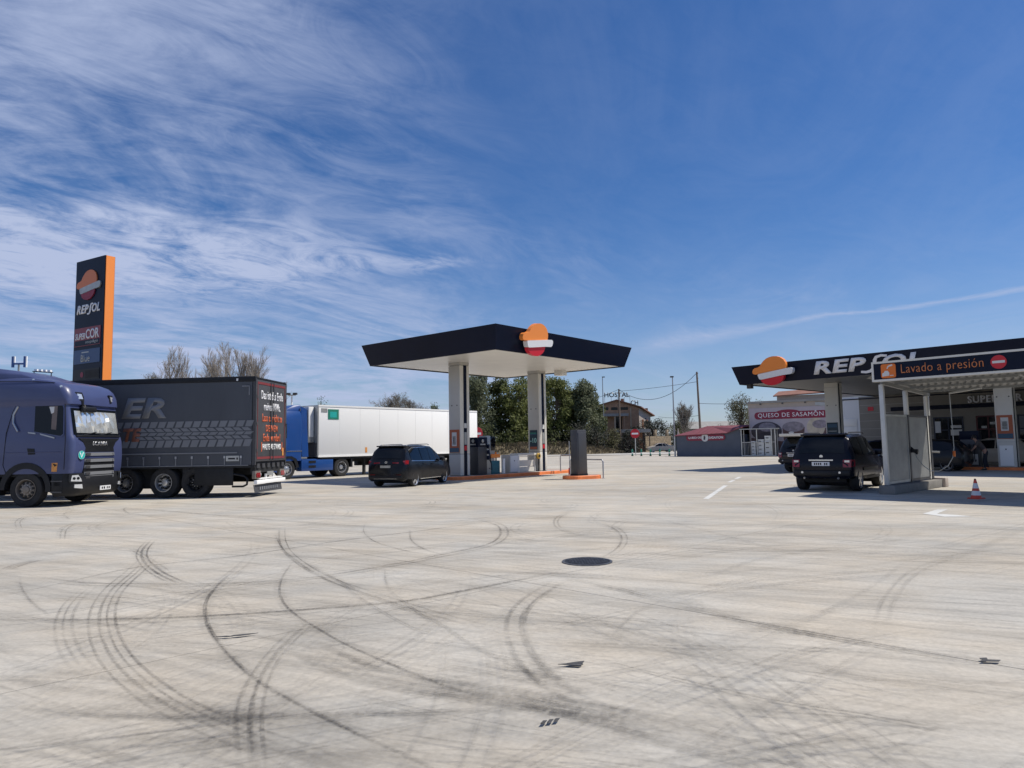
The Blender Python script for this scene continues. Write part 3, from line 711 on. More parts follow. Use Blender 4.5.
def island(label, loc, rot, L, Wd, z=KZ):
    t = thing('kerbed_island', label, 'kerbed island', loc, rot=rot, group='orange kerbed islands')
    r = min(L, Wd) * 0.46
    outer = rrect(0, L, 0, Wd, r, 6); inner = rrect(0.14, L - 0.14, 0.14, Wd - 0.14, max(0.05, r - 0.14), 6)
    n = len(outer); vs = [(*p, -0.02) for p in outer] + [(p[0] + (0.012 if p[0] < L / 2 else -0.012), p[1], z - 0.02) for p in outer] + [(*p, z) for p in [((a[0] * 0.85 + b[0] * 0.15), (a[1] * 0.85 + b[1] * 0.15)) for a, b in zip(outer, inner)]] + [(*p, z) for p in inner] + [(*p, z - 0.012) for p in inner]
    fs = []
    for k in range(4):
        for i in range(n): j = (i + 1) % n; fs.append((k * n + i, k * n + j, (k + 1) * n + j, (k + 1) * n + i))
    MB().add(vs, fs).build('kerb', 'kerb_orange', t)
    MB().prism(inner, -0.01, z - 0.006, 'z').build('paving', 'island_grey', t)
    return t
cr = rad(49.5)
def cw(x, y, z=0): # canopy-local to world
    return (-0.67 + x * math.cos(cr) - y * math.sin(cr), 29.3 + x * math.sin(cr) + y * math.cos(cr), z)
island('long island with orange kerb under the two canopy columns', cw(1.35, 3.72), cr, 9.5, 1.95)
isl2 = island('short island with orange kerb carrying the dark steel cabinet', (2.55, 31.75, 0), rad(26), 1.85, 1.1)

# dark steel cabinet on the short island
mono = thing('steel_cabinet', 'tall dark brushed steel cabinet on the short orange island', 'cabinet', (3.02, 32.6, KZ), rot=rad(36))
def mono_ring(z, k): return [(-0.30 * k, -0.25 * k, z), (0.30 * k, -0.25 * k, z), (0.30 * k, 0.25 * k, z), (-0.30 * k, 0.25 * k, z)]
MB().rings([mono_ring(0, 1.0), mono_ring(2.08, 0.94)]).build('body', 'dark_steel', mono, bevel=0.03)
MB().rings([[(p[0] * 1.02, p[1] * 1.02, p[2]) for p in mono_ring(0, 1.0)], [(p[0] * 1.02, p[1] * 1.02, p[2]) for p in mono_ring(0.08, 1.0)]]).build('plinth', 'black_plastic', mono)
box('door_panel', 'dark_steel', mono, -0.24, 0.24, -0.264, -0.22, 0.14, 1.95, 0.01)
box('front_strip', 'dark_steel', mono, 0.285, 0.312, -0.18, -0.13, 0.1, 2.0)

def rail(label, p0, p1, z0=0.0, h=0.86):
    t = thing('guard_rail', label, 'guard rail', (p0[0], p0[1], z0), group='hoop guard rails')
    d = (p1[0] - p0[0], p1[1] - p0[1])
    L = math.hypot(*d); u = (d[0] / L, d[1] / L)
    pts = [(0, 0, 0)] + [(u[0] * (0.12 - 0.12 * math.cos(rad(a))), u[1] * (0.12 - 0.12 * math.cos(rad(a))), h - 0.12 + 0.12 * math.sin(rad(a))) for a in (0, 30, 60, 90)]
    pts += [(u[0] * (L - 0.12 + 0.12 * math.sin(rad(a))), u[1] * (L - 0.12 + 0.12 * math.sin(rad(a))), h - 0.12 + 0.12 * math.cos(rad(a))) for a in (0, 30, 60, 90)] + [(d[0], d[1], 0)]
    MB().tube(pts, 0.032, 10).build('rail', 'steel', t, smooth=50)
    for p in ((0, 0), d): MB().lathe([(0.085, 0), (0.085, 0.012)], 12, 'z', (p[0], p[1], 0)).build('base_plate', 'steel', t)
rail('bent steel hoop rail right of the dark steel cabinet', (4.12, 32.6), (2.75, 34.3))
rail('bent steel hoop rail at the far end of the long island', (2.55, 38.4), (3.6, 37.1), KZ - 0.012)
hp = thing('hose_pole', 'thin pole with a red and black foot beside the dark steel cabinet', 'pole', (2.95, 37.2, 0))
MB().tube([(0, 0, 0), (0, 0, 1.75)], 0.022, 8).build('pole', 'steel', hp); MB().lathe([(0.07, 0), (0.06, 0.35)], 10).build('foot', 'red_sign', hp)

# things standing on the long island between the columns (canopy-local x, y)
def on_island(x, y=4.45): return cw(x, y, KZ)
pump = thing('fuel_pump', 'dark grey fuel pump with nozzle and screen next to the near canopy column', 'fuel pump', on_island(3.85, 4.30), rot=cr)
box('body', 'dark_steel', pump, -0.42, 0.22, 0, 0.62, 0.0, 1.82, 0.02)
box('head_panel', 'navy', pump, -0.44, 0.24, -0.012, 0.632, 1.36, 1.84, 0.01)
box('side_tower', 'zinc', pump, 0.24, 0.58, 0.08, 0.56, 0.0, 1.92, 0.02)
box('screen', 'glass_black', pump, 0.60, 0.98, 0.12, 0.5, 1.18, 1.86, 0.015)
box('screen_pedestal', 'steel', pump, 0.62, 0.96, 0.16, 0.48, 0.0, 1.17)
for fr, ww in ((frame((-0.442, 0.60, 1.46), (0, -1, 0)), 0.56), (frame((-0.38, -0.014, 1.46), (1, 0, 0)), 0.56)):
    disc('emblem', 'zinc', pump, fr @ Matrix.Translation((ww / 2, 0.20, 0)), 0.085, 0.012, 16)
    plate('name_strip', 'zinc', pump, fr, [(0.1, 0), (ww - 0.1, 0), (ww - 0.1, 0.06), (0.1, 0.06)], 0.012)
for k in range(3):
    nz = box('nozzle', 'dark_blue_paint', pump, 0.262, 0.33, -0.10 + 0.0, 0.06, 0.72 + 0.28 * k, 0.93 + 0.28 * k, 0.02)
    MB().tube([(0.30, -0.07, 0.74 + 0.28 * k), (0.36, -0.16, 0.5), (0.42, -0.14, 0.22), (0.36, 0.0, 0.30)], 0.018, 6).build('hose', 'rubber', nz, smooth=60)
tb = thing('wash_bin', 'teal bin with a salmon orange lid tray beside the fuel pump', 'bin', on_island(4.80, 4.42), rot=cr)
box('bin_body', 'teal_bin', tb, -0.28, 0.36, 0, 0.5, 0.0, 0.66, 0.02)
box('bin_tray', 'logo_orange', tb, -0.30, 0.38, -0.02, 0.52, 0.80, 1.0, 0.03)
for xx in (-0.24, 0.30): box('bin_post', 'black_plastic', tb, xx, xx + 0.04, 0.2, 0.26, 0.66, 0.80)
for k in range(5):
    box('bin_item', ('paper', 'lamp_red', 'zinc', 'logo_orange', 'paper')[k], tb, -0.26 + 0.12 * k, -0.18 + 0.12 * k, 0.06, 0.16, 1.0, 1.06 + 0.03 * (k % 2), 0.01)
wp = thing('white_post', 'short white square post between the teal bin and the grey cabinet', 'post', on_island(5.33, 4.35), rot=cr)
box('post_body', 'white_bright', wp, -0.07, 0.07, -0.07, 0.07, 0, 0.72, 0.015); box('post_cap', 'white_bright', wp, -0.08, 0.08, -0.08, 0.08, 0.722, 0.75, 0.01)
gc = thing('utility_cabinet', 'low grey and white air and water cabinet between the canopy columns', 'cabinet', on_island(6.25, 4.35), rot=cr)
box('cabinet_body', 'panel_grey', gc, -0.40, 0.28, 0, 0.6, 0, 0.92, 0.02)
box('cabinet_door', 'white_door', gc, -0.36, 0.24, -0.016, 0.02, 0.05, 0.88, 0.01); box('cabinet_side', 'white_paint', gc, 0.282, 0.40, 0.02, 0.58, 0, 0.90, 0.01)
disc('lock', 'dark_steel', gc, frame((-0.05, -0.016, 0.62), (1, 0, 0)), 0.03, 0.01, 8)
wt = thing('work_table', 'long white topped service table reaching the far canopy column', 'table', on_island(7.35, 4.5), rot=cr)
box('table_top', 'panel_light', wt, -0.70, 0.85, -0.05, 0.55, 0.86, 0.98, 0.02)
box('table_panel', 'panel_light', wt, -0.66, 0.78, 0.0, 0.03, 0.30, 0.62); box('table_panel', 'panel_light', wt, -0.66, 0.78, 0.01, 0.03, 0.02, 0.27)
for xx in (-0.66, 0.76):
    for yy in (0.02, 0.46): box('leg', 'white_paint', wt, xx, xx + 0.06, yy, yy + 0.06, 0, 0.86)
hr = thing('hose_reel', 'round brown and yellow reel hanging on the table end by the far column', 'reel', on_island(8.25, 4.36), rot=cr)
MB().lathe([(0.14, -0.05), (0.17, -0.02), (0.17, 0.03), (0.14, 0.06)], 18, 'y', (0, 0, 0.82)).build('reel_drum', 'yellow_paint', hr, smooth=40); MB().lathe([(0.07, -0.07), (0.07, 0.08)], 12, 'y', (0, 0, 0.82)).build('reel_hub', 'black_plastic', hr)
MB().tube([(0, 0.0, 0), (0, 0.0, 0.66)], 0.03, 8).build('reel_stand', 'black_plastic', hr)

# ------------------------------------------------------------------ vehicles
def truck_wheel(parent, x, y, r=0.52, w=0.30, side=-1, rim='rim_dusty', convex=True, name='wheel'):
    """side = sign of the outer face along y"""
    o0, o1 = (y, y + side * w)
    def yy(t): return (o1 - side * t)
    prof = [(r * 0.55, yy(w)), (r * 0.93, yy(w)), (r, yy(w - 0.05)), (r, yy(0.05)), (r * 0.95, yy(0.005)), (r * 0.72, yy(-0.006)), (r * 0.60, yy(0.012)), (r * 0.56, yy(0.03))]
    t = MB().lathe(prof, 36, 'y', (x, 0, r), cap=False).build(name, 'rubber', parent, smooth=35)
    rp = [(r * 0.57, yy(0.02)), (r * 0.60, yy(-0.008)), (r * 0.565, yy(-0.008)), (r * 0.53, yy(0.04)), (r * 0.505, yy(0.15)), (r * 0.46, yy(0.15)), (r * 0.44, yy(0.05 if convex else 0.15)), (r * 0.30, yy(0.03 if convex else 0.19)), (r * 0.22, yy(0.02 if convex else 0.20)), (r * 0.20, yy(-0.01 if convex else 0.06)), (r * 0.10, yy(-0.02 if convex else 0.05)), (0.002, yy(-0.02 if convex else 0.05))]
    rm = MB().lathe(rp, 32, 'y', (x, 0, r), cap=False).build('rim', rim, t, smooth=30)
    mb = MB()
    for k in range(10):
        a = 2 * math.pi * k / 10 + 0.2
        mb.lathe([(0.042, yy(0.062)), (0.042, yy(0.032 if convex else 0.142))], 8, 'y', (x + r * 0.375 * math.cos(a), 0, r + r * 0.375 * math.sin(a)))
    mb.build('hand_hole', 'chassis_black', t)
    mb = MB()
    for k in range(10):
        a = 2 * math.pi * k / 10
        mb.lathe([(0.014, yy(0.06)), (0.012, yy(0.012 if convex else 0.13))], 6, 'y', (x + r * 0.26 * math.cos(a), 0, r + r * 0.26 * math.sin(a)))
    mb.build('wheel_nut', 'steel', t)
    return t
def ring_at(z, xf, xb, hw, rf, rb=0.10, n=6):
    """closed horizontal ring of a cab at height z: front xf, back xb, half width hw, front and rear corner radius"""
    pts = arc(xf - rf, hw - rf, rf, 90, 0, n) + arc(xf - rf, -hw + rf, rf, 0, -90, n) + arc(xb + rb, -hw + rb, rb, -90, -180, 3) + arc(xb + rb, hw - rb, rb, 180, 90, 3)
    return [(p[0], p[1], z) for p in pts]

# --- violet blue tractor unit at the left edge
tr = thing('truck_tractor', 'violet blue truck cab with silver foil behind its windscreen, at the left edge', 'truck', (-14.40, 22.30, 0), az=93.5)
zs = [(0.98, 1.38, 1.25, .15), (1.15, 1.42, 1.25, .16), (1.5, 1.44, 1.25, .17), (1.9, 1.42, 1.25, .18), (2.06, 1.38, 1.245, .18), (2.12, 1.34, 1.24, .17), (2.95, 1.19, 1.22, .16), (3.02, 1.18, 1.22, .16), (3.06, 1.25, 1.23, .20), (3.30, 1.23, 1.228, .22), (3.52, 1.13, 1.222, .24), (3.66, 0.98, 1.20, .26), (3.76, 0.72, 1.16, .28), (3.84, 0.30, 1.10, .3), (3.88, -0.15, 1.03, .3)]
cab = MB().rings([ring_at(z, xf, -1.30, hw, rf) for z, xf, hw, rf in zs]).build('cab', 'truck_violet', tr, smooth=38)
# roof air deflector
MB().rings([[(-1.30, -1.12, 3.74), (0.30, -0.98, 3.76), (0.50, 0, 3.82), (0.30, 0.98, 3.76), (-1.30, 1.12, 3.74)], [(-1.30, -1.10, 4.06), (-0.45, -0.98, 4.00), (0.05, 0, 3.95), (-0.45, 0.98, 4.00), (-1.30, 1.10, 4.06)], [(-1.30, -0.98, 4.20), (-0.85, -0.86, 4.14), (-0.5, 0, 4.10), (-0.85, 0.86, 4.14), (-1.30, 0.98, 4.20)]]).build('roof_deflector', 'truck_violet', tr, smooth=50, bevel=0.04)
def cab_x(z):
    for a, b in zip(zs, zs[1:]):
        if a[0] <= z <= b[0]:
            t = (z - a[0]) / (b[0] - a[0]); return a[1] + t * (b[1] - a[1])
    return zs[-1][1]
# windscreen, lying on the raked front, bent round the corners
rows = []
for z in (2.135, 2.4, 2.7, 2.94):
    r = ring_at(z, cab_x(z) + 0.012, -0.98, 1.225 - (z - 2.13) * 0.02 + 0.005, .17)[5:9]
    rows.append(r)
MB().rings(rows, cap=False, closed=False).build('windscreen', 'glass_dark', tr, smooth=60)
# crinkled silver foil hung inside reads through the screen
rows = []
for k, z in enumerate((2.19, 2.36, 2.52, 2.70, 2.86)):
    row = []
    for i in range(19):
        y = 1.02 - 2.00 * i / 18; ed = (i in (0, 18)) or k in (0, 4)
        row.append((cab_x(z) + (0.022 if ed else 0.05 + 0.03 * (1 if (i + k // 2) % 2 else -1) * random.uniform(0.2, 1)), y + (0 if ed else random.uniform(-.035, .035)), z + (0 if ed else random.uniform(-.06, .06))))
    rows.append(row)
MB().rings(rows, cap=False, closed=False).build('foil_sun_shade', 'sun_shade_foil', tr)
box('wiper_tray', 'black_plastic', tr, 1.30, 1.41, -1.05, 1.05, 2.06, 2.125, 0.02)
for y0, y1 in ((-0.75, -0.1), (0.0, 0.65)):
    MB().tube([(1.40, y0, 2.12), (1.37, y1, 2.22)], 0.014, 6).build('wiper', 'black_plastic', tr)
# mirror arm at the near pillar
MB().tube([(1.20, -0.60, 3.08), (1.30, -0.60, 3.02), (1.34, -0.60, 2.92)], 0.035, 8).build('mirror_arm', 'black_plastic', tr, smooth=60)
MB().rings([ring_at(z, 1.36 + dx, 1.20, 0.32, .08, 0.05) for z, dx in ((2.84, -0.02), (2.87, 0.0), (2.97, 0.0), (3.0, -0.03))], mtx=Matrix.Translation((0, -0.38, 0))).build('kerb_mirror', 'black_plastic', tr, smooth=50)
box('camera_arm', 'black_plastic', tr, 1.22, 1.29, -0.68, -0.60, 2.92, 3.18, 0.02)
# roof lamps in the visor
for y, a in ((-0.74, -0.16), (0.80, 0.20)):
    fr = frame((1.20, y, 3.30), (-a, 1, 0.0), (-0.14, 0, 1)) 
    mt = fr @ Matrix.Translation((0, 0, -0.02))
    lp = plate('visor_lamp', 'black_plastic', tr, mt, [(-0.15, 0.13), (0.11, 0.13), (0.17, -0.02), (0.17, -0.14), (-0.11, -0.13)], 0.045)
    plate('lamp_lens', 'lamp_glass', lp, mt, [(-0.09, 0.08), (0.07, 0.07), (0.12, -0.08), (-0.06, -0.08)], 0.055)
for x in (0.02, 0.98): disc('marker_lamp', 'lamp_glass', tr, frame((x, -1.215 if x > 0.5 else -1.10, 3.58 if x > .5 else 3.80), (1, 0, 0)), 0.035, 0.03, 10)
# front face: grille block, slats, badge
fx = 1.40
gp_ = [(-0.98, 2.03), (0.98, 2.03), (0.78, 1.90), (0.68, 1.74), (0.72, 1.60), (0.74, 0.78), (-0.74, 0.78), (-0.72, 1.60), (-0.68, 1.74), (-0.78, 1.90)]
MB().prism([(a, b) for a, b in gp_], 1.36, 1.435, 'x').build('grille', 'black_plastic', tr, bevel=0.012)
text('lettering', 'SCANIA', 'steel', tr, frame((1.436, -0.36, 1.80), (0, 1, 0)), w=0.72, h=0.13, depth=0.012, bold=0.03, spacing=1.15)
for k, z in enumerate((1.50, 1.31, 1.12, 0.92, 0.80)):
    s_ = MB().rings([[(1.43, -0.715, z), (1.47, -0.69, z - 0.01), (1.47, 0.69, z - 0.01), (1.43, 0.715, z)], [(1.43, -0.715, z + 0.085), (1.455, -0.69, z + 0.085), (1.455, 0.69, z + 0.085), (1.43, 0.715, z + 0.085)]]).build('grille_slat', 'grille_grey', tr)
    for y in (-0.60, 0.62): box('slat_clip', 'steel' if y > 0 else 'dark_steel', s_, 1.474, 1.485, y - (0.10 if y < 0 else 0.025), y + (0.10 if y < 0 else 0.025), z + 0.005, z + 0.075)
# bumper with lamps
bz = [(0.30, 1.30, 1.20, .35), (0.40, 1.44, 1.25, .40), (0.62, 1.50, 1.255, .42), (0.80, 1.48, 1.255, .40), (0.98, 1.42, 1.252, .30)]
MB().rings([ring_at(z, xf, 0.78, hw, rf) for z, xf, hw, rf in bz]).build('bumper', 'black_plastic', tr, smooth=40)
for s in (-1, 1):
    fr = frame((1.385, s * 1.035, 0.70), (-0.62 * s, 1, 0) if s > 0 else (0.62, 1, 0))
    hl = plate('headlight', 'black_plastic', tr, fr, rrect(-0.20, 0.20, 0.0, 0.28, 0.06), 0.07)
    plate('headlight_lens', 'lamp_glass', hl, fr @ Matrix.Translation((0, 0, 0.07)), [(-0.15, 0.05), (0.16, 0.03), (0.13, 0.12), (0.05, 0.23), (-0.12, 0.22)], 0.012)
    for q, (a, b) in enumerate(((-0.06, 0.13), (0.05, 0.13))): disc('lamp_reflector', 'glass_dark', hl, fr @ Matrix.Translation((a, b, 0.083)), 0.042, 0.006, 14)
    plate('fog_lamp', 'lamp_glass', tr, frame((1.43, s * 0.98, 0.52), (-0.5 * s, 1, 0) if s > 0 else (0.5, 1, 0)), [(-0.12, 0.03), (0.12, 0.0), (0.10, 0.13), (-0.12, 0.13)], 0.06)
npl = box('number_plate', 'plate_white', tr, 1.495, 1.515, -0.05, 0.47, 0.42, 0.55)
for a, b in ((0.02, 0.08), (0.12, 0.19), (0.27, 0.32), (0.36, 0.42)): box('plate_mark', 'black_plastic', npl, 1.5155, 1.518, a, b, 0.45, 0.52)
# door, window, handles on the near side (y = -1.25)
ys = -1.252
mbd = MB()
def groove(pts, name='panel_gap', m='black_plastic', r=0.010, par=None):
    return MB().tube([(x, ys + (z - 2.13) * 0.045 * (z > 2.13), z) for x, z in pts], r, 6).build(name, m, par or tr)
groove([(-0.62, 1.02), (-0.72, 1.25), (-0.66, 2.2), (-0.50, 2.85), (-0.30, 3.28), (-0.15, 3.30), (0.95, 3.20)], 'door_gap')
groove([(1.12, 3.05), (1.17, 2.4), (1.19, 1.95), (1.18, 1.10)], 'door_gap')
groove([(-1.25, 3.78), (0.0, 3.76), (0.75, 3.70)], 'roof_seam')
groove([(-0.66, 1.62), (1.10, 1.62)], 'body_crease', 'truck_violet', 0.012)
def side_pane(name, m, poly, off, d=0.02, par=None):
    vs = [(x, ys + max(0, z - 2.08) * 0.045 - off, z) for x, z in poly]; vi = [(x, y + d, z) for x, y, z in vs]
    n = len(poly); fs = [tuple(range(n)), tuple(range(2 * n - 1, n - 1, -1))] + [(i, (i + 1) % n, n + (i + 1) % n, n + i) for i in range(n)]
    return MB().add(vs + vi, fs).build(name, m, par or tr)
side_pane('window_surround', 'truck_violet', [(-0.40, 2.98), (-0.34, 3.06), (1.08, 3.04), (1.11, 2.95), (1.15, 2.12), (1.08, 2.06), (0.05, 2.22), (-0.15, 2.36)], 0.008)
sw = side_pane('side_window', 'glass_black', [(0.20, 3.00), (1.04, 3.00), (1.07, 2.93), (1.11, 2.16), (1.04, 2.10), (0.22, 2.24)], 0.016)
side_pane('window_post', 'shirt_grey', [(0.66, 2.99), (0.90, 2.99), (0.90, 2.28), (0.74, 2.30), (0.74, 2.75)], 0.018, 0.006, sw)
side_pane('cab_light', 'paper', [(0.64, 2.97), (0.80, 2.97), (0.80, 2.80), (0.72, 2.76)], 0.022, 0.006, sw)
MB().tube([(-0.34, ys + 0.03, 3.0), (-0.47, ys + 0.02, 2.75), (-0.44, ys - 0.01, 2.5), (-0.28, ys - 0.02, 2.25)], 0.03, 8).build('grab_rail', 'steel', tr, smooth=60)
side_pane('door_handle', 'black_plastic', [(0.02, 1.74), (0.24, 1.73), (0.27, 1.56), (0.06, 1.55)], 0.01)
side_pane('window_trim', 'steel', [(0.02, 2.23), (0.26, 2.20), (0.26, 2.16), (0.04, 2.19)], 0.02)
side_pane('window_trim', 'steel', [(0.40, 2.18), (0.86, 2.06), (0.86, 2.02), (0.42, 2.14)], 0.02)
st = side_pane('sticker', 'sticker_orange', [(0.80, 1.30), (0.98, 1.30), (0.96, 1.04), (0.80, 1.04)], 0.006)
side_pane('sticker_mark', 'black_plastic', [(0.82, 1.29), (0.97, 1.24), (0.90, 1.19)], 0.010, 0.003, st)
fr = frame((1.435, -0.90, 1.52), (0.12, 0.99, 0)) @ Matrix.Translation((0, 0, 0.03))
rs_ = disc('round_sticker', 'teal', tr, fr, 0.118, 0.012, 24)
disc('sticker_rim', 'mint', rs_, fr @ Matrix.Translation((0, 0, 0.001)), 0.128, 0.010, 24)
MB().prism(stroke([(-0.06, 0.07), (-0.005, -0.07), (0.055, 0.08)], [0.03, 0.03, 0.03]), 0.012, 0.016, 'z', fr).build('sticker_mark', 'white_bright', rs_)
# wheel arch, steps, side panel
archp = arc(0, 0.52, 0.80, 180, -6, 18, 0.80) + arc(0, 0.52, 0.64, -6, 180, 18, 0.62)
MB().prism(archp, ys - 0.015, -0.75, 'y').build('wheel_arch', 'black_plastic', tr)
box('side_step', 'black_plastic', tr, 0.80, 1.16, -1.255, -0.85, 0.40, 0.98, 0.02)
for z in (0.42, 0.74): box('step_tread', 'dark_steel', tr, 0.80, 1.14, -1.272, -1.05, z, z + 0.035)
box('side_fairing', 'truck_violet', tr, -1.95, -1.32, -1.24, -1.18, 1.0, 3.75, 0.02)
box('side_skirt', 'black_plastic', tr, -3.3, -0.90, -1.245, -0.85, 0.34, 1.02, 0.03)
box('side_skirt', 'black_plastic', tr, -2.9, -0.90, 0.85, 1.245, 0.34, 1.02, 0.03)
box('chassis', 'chassis_black', tr, -4.6, 1.1, -0.42, 0.42, 0.62, 0.96)
box('cab_floor', 'chassis_black', tr, -0.95, 1.25, -1.18, 1.18, 0.90, 0.985)
box('fifth_wheel', 'chassis_black', tr, -4.1, -3.2, -0.45, 0.45, 0.96, 1.12)
box('engine', 'chassis_black', tr, -0.8, 0.7, -0.36, 0.36, 0.42, 0.70)
for s in (-1, 1):
    truck_wheel(tr, 0, s * 0.92, side=s, rim='rim_dusty'); truck_wheel(tr, -3.7, s * 0.60, w=0.62, side=s, rim='rim_dusty', convex=False)

# --- grey curtain-sided trailer behind it
ct = thing('curtain_trailer', 'dark grey curtain sided trailer with tyre tread print and lettered rear doors', 'trailer', (-8.60, 25.10, 0), az=-85.0)
ct.scale = (1, 1, 1.013)
HW = 1.27
box('bed', 'chassis_black', ct, 0.02, 13.6, -HW + 0.03, HW - 0.03, 1.0, 1.16)
def curtain(name, y, sgn):
    rows = []
    for z in (1.07, 1.5, 2.2, 3.0, 3.6, 3.9):
        rows.append([(0.10 + 13.4 * i / 60, y + sgn * 0.004 * math.sin(i * 1.3 + z * 0.8) * (1 if 1.1 < z < 3.8 else 0.2), z) for i in range(61)])
    return MB().rings(rows, cap=False, closed=False).build(name, 'curtain_grey', ct, smooth=60)
cu = curtain('side_curtain', HW, 1); curtain('side_curtain', -HW, -1)
box('top_rail', 'black_plastic', ct, 0.0, 13.6, HW - 0.09, HW + 0.014, 3.85, 4.03, 0.01); box('top_rail', 'black_plastic', ct, 0.0, 13.6, -HW - 0.014, -HW + 0.09, 3.85, 4.03, 0.01)
box('roof', 'black_plastic', ct, 0.0, 13.6, -HW + 0.09, HW - 0.09, 3.95, 4.01); box('headboard', 'dark_steel', ct, 13.5, 13.6, -HW, HW, 1.05, 3.85)
box('side_rail', 'chassis_black', ct, 0.0, 13.6, HW - 0.06, HW + 0.012, 0.98, 1.06); box('side_rail', 'chassis_black', ct, 0.0, 13.6, -HW - 0.012, -HW + 0.06, 0.98, 1.06)
box('curtain_band', 'print_grey', cu, 0.60, 13.3, HW + 0.012, HW + 0.022, 1.46, 1.50)
box('rail_highlight', 'print_grey', cu, 0.2, 13.4, HW + 0.014, HW + 0.024, 1.045, 1.075)
for k in range(22):
    x = 0.44 + 0.575 * k
    s_ = box('strap', 'print_grey', ct, x, x + 0.035, HW + 0.012, HW + 0.024, 1.04, 1.38); box('buckle', 'steel', s_, x - 0.012, x + 0.05, HW + 0.020, HW + 0.034, 1.30, 1.38)
pl_ = box('side_plate', 'zinc', ct, 0.52, 0.98, HW + 0.014, HW + 0.03, 1.20, 1.38); box('plate_mark', 'black_plastic', pl_, 0.66, 0.90, HW + 0.0305, HW + 0.034, 1.26, 1.31); box('plate_mark', 'black_plastic', pl_, 0.56, 0.61, HW + 0.0305, HW + 0.034, 1.25, 1.32)
# print on the near curtain: x of the trailer grows to the left seen from the camera
def tfr(xl, z): return frame((xl, HW + 0.010, z), (-1, 0, 0))
text('lettering', 'ER', 'print_grey', cu, tfr(4.75, 2.68), w=1.62, h=0.70, depth=0.004, shear=0.20, bold=0.04, spacing=1.04)
text('lettering', 'TE', 'print_orange', cu, tfr(4.68, 1.90) @ Matrix.Translation((0, 0, 0.004)), w=0.66, h=0.46, depth=0.006, shear=0.18, bold=0.05, spacing=1.06)
mb = MB()
for k in range(42):
    x0 = 0.06 + 0.31 * k
    for (z0, z1, off, w, sh, sgn) in ((2.35, 2.555, 0, 0.235, 0.045, 1), (2.215, 2.325, 0.10, 0.26, 0.075, -1), (2.085, 2.185, 0.02, 0.25, 0.06, 1), (1.955, 2.055, 0.13, 0.26, 0.075, -1), (1.69, 1.925, 0.06, 0.24, 0.05, 1)):
        a = x0 + off
        if 3.96 < a < 4.8 and 1.86 < (z0 + z1) / 2 < 2.4: continue
        mb.add([(a + sh * sgn, HW + 0.013, z0), (a + w + sh * sgn, HW + 0.013, z0), (a + w, HW + 0.013, z0 + (z1 - z0) * 0.6), (a + w - sh * sgn * 0.5, HW + 0.013, z1), (a - sh * sgn, HW + 0.013, z1)], [(0, 1, 2, 3, 4)])
stuff(mb.build('tread_print', 'print_grey', cu))
for z0, pts in ((0, [(0.18, 3.68), (0.46, 3.68), (0.46, 3.72), (0.22, 3.72), (0.22, 3.72)]), (0, [(0.18, 3.40), (0.22, 3.40), (0.22, 3.72), (0.18, 3.72)])):
    MB().prism(pts[:4], HW + 0.012, HW + 0.02, 'y').build('corner_mark', 'print_grey', cu)
box('rope_hook', 'plate_white', cu, 0.60, 0.66, HW + 0.016, HW + 0.03, 3.88, 3.96)
# rear doors with warning text
for y0, y1 in ((0.008, HW - 0.05), (-HW + 0.05, -0.008)):
    dr = box('rear_door', 'door_grey', ct, -0.03, 0.06, y0, y1, 1.17, 3.93, 0.012)
    for k in range(3): box('hinge', 'dark_steel', dr, -0.055, -0.02, (y1 - 0.05 if y0 > 0 else y0), (y1 if y0 > 0 else y0 + 0.05), 1.5 + 0.9 * k, 1.6 + 0.9 * k)
    MB().tube([(-0.05, 0.12 if y0 > 0 else -0.12, 1.2), (-0.05, 0.12 if y0 > 0 else -0.12, 3.9)], 0.016, 6).build('lock_rod', 'dark_steel', dr)
for y in (HW - 0.05, -HW): box('corner_post', 'door_grey', ct, -0.035, 0.08, y, y + 0.05, 1.06, 3.97)
dm = frame((-0.033, HW - 0.06, 1.2), (0, -1, 0))
for nm, m, a, b, c_, d_ in (('door_border', 'print_red_dark', 0.08, 2.58, 2.30, 2.66), ('door_border', 'print_red_dark', 0.08, 0.05, 2.30, 0.13), ('door_border', 'print_red_dark', 0.05, 0.05, 0.08, 2.66), ('door_border', 'print_red_dark', 2.30, 0.05, 2.33, 2.66)):
    plate(nm, m, ct, dm, [(a, b), (c_, b), (c_, d_), (a, d_)], 0.008)
for body, m, z, h, x0, w in (('Das ist das Ende', 'letter_white', 2.08, 0.30, 0.34, 1.78), ('meines LKWs.', 'letter_white', 1.70, 0.28, 0.55, 1.36), ('Lass es nicht zu', 'print_orange_bright', 1.32, 0.27, 0.44, 1.62), ('DEINEM', 'print_orange_bright', 0.98, 0.23, 0.72, 0.98), ('Ende werden!', 'print_orange_bright', 0.64, 0.27, 0.52, 1.40)):
    text('lettering', body, m, ct, dm @ Matrix.Translation((x0, z, 0)), w=w, h=h, depth=0.01, bold=0.015, spacing=1.1)
text('lettering', 'HALTE ABSTAND', 'white_bright', ct, dm @ Matrix.Translation((0.48, 0.36, 0)), w=1.52, h=0.20, depth=0.01, bold=0.015, spacing=1.1)
for xx in (0.38, 2.06): plate('bracket_mark', 'print_orange_bright', ct, dm, [(xx, 0.30), (xx + 0.05, 0.30), (xx + 0.05, 0.62), (xx, 0.62)], 0.008)
plate('reflector_strip', 'sticker_orange', ct, dm, [(2.12, 0.14), (2.22, 0.14), (2.22, 0.42), (2.12, 0.42)], 0.012)
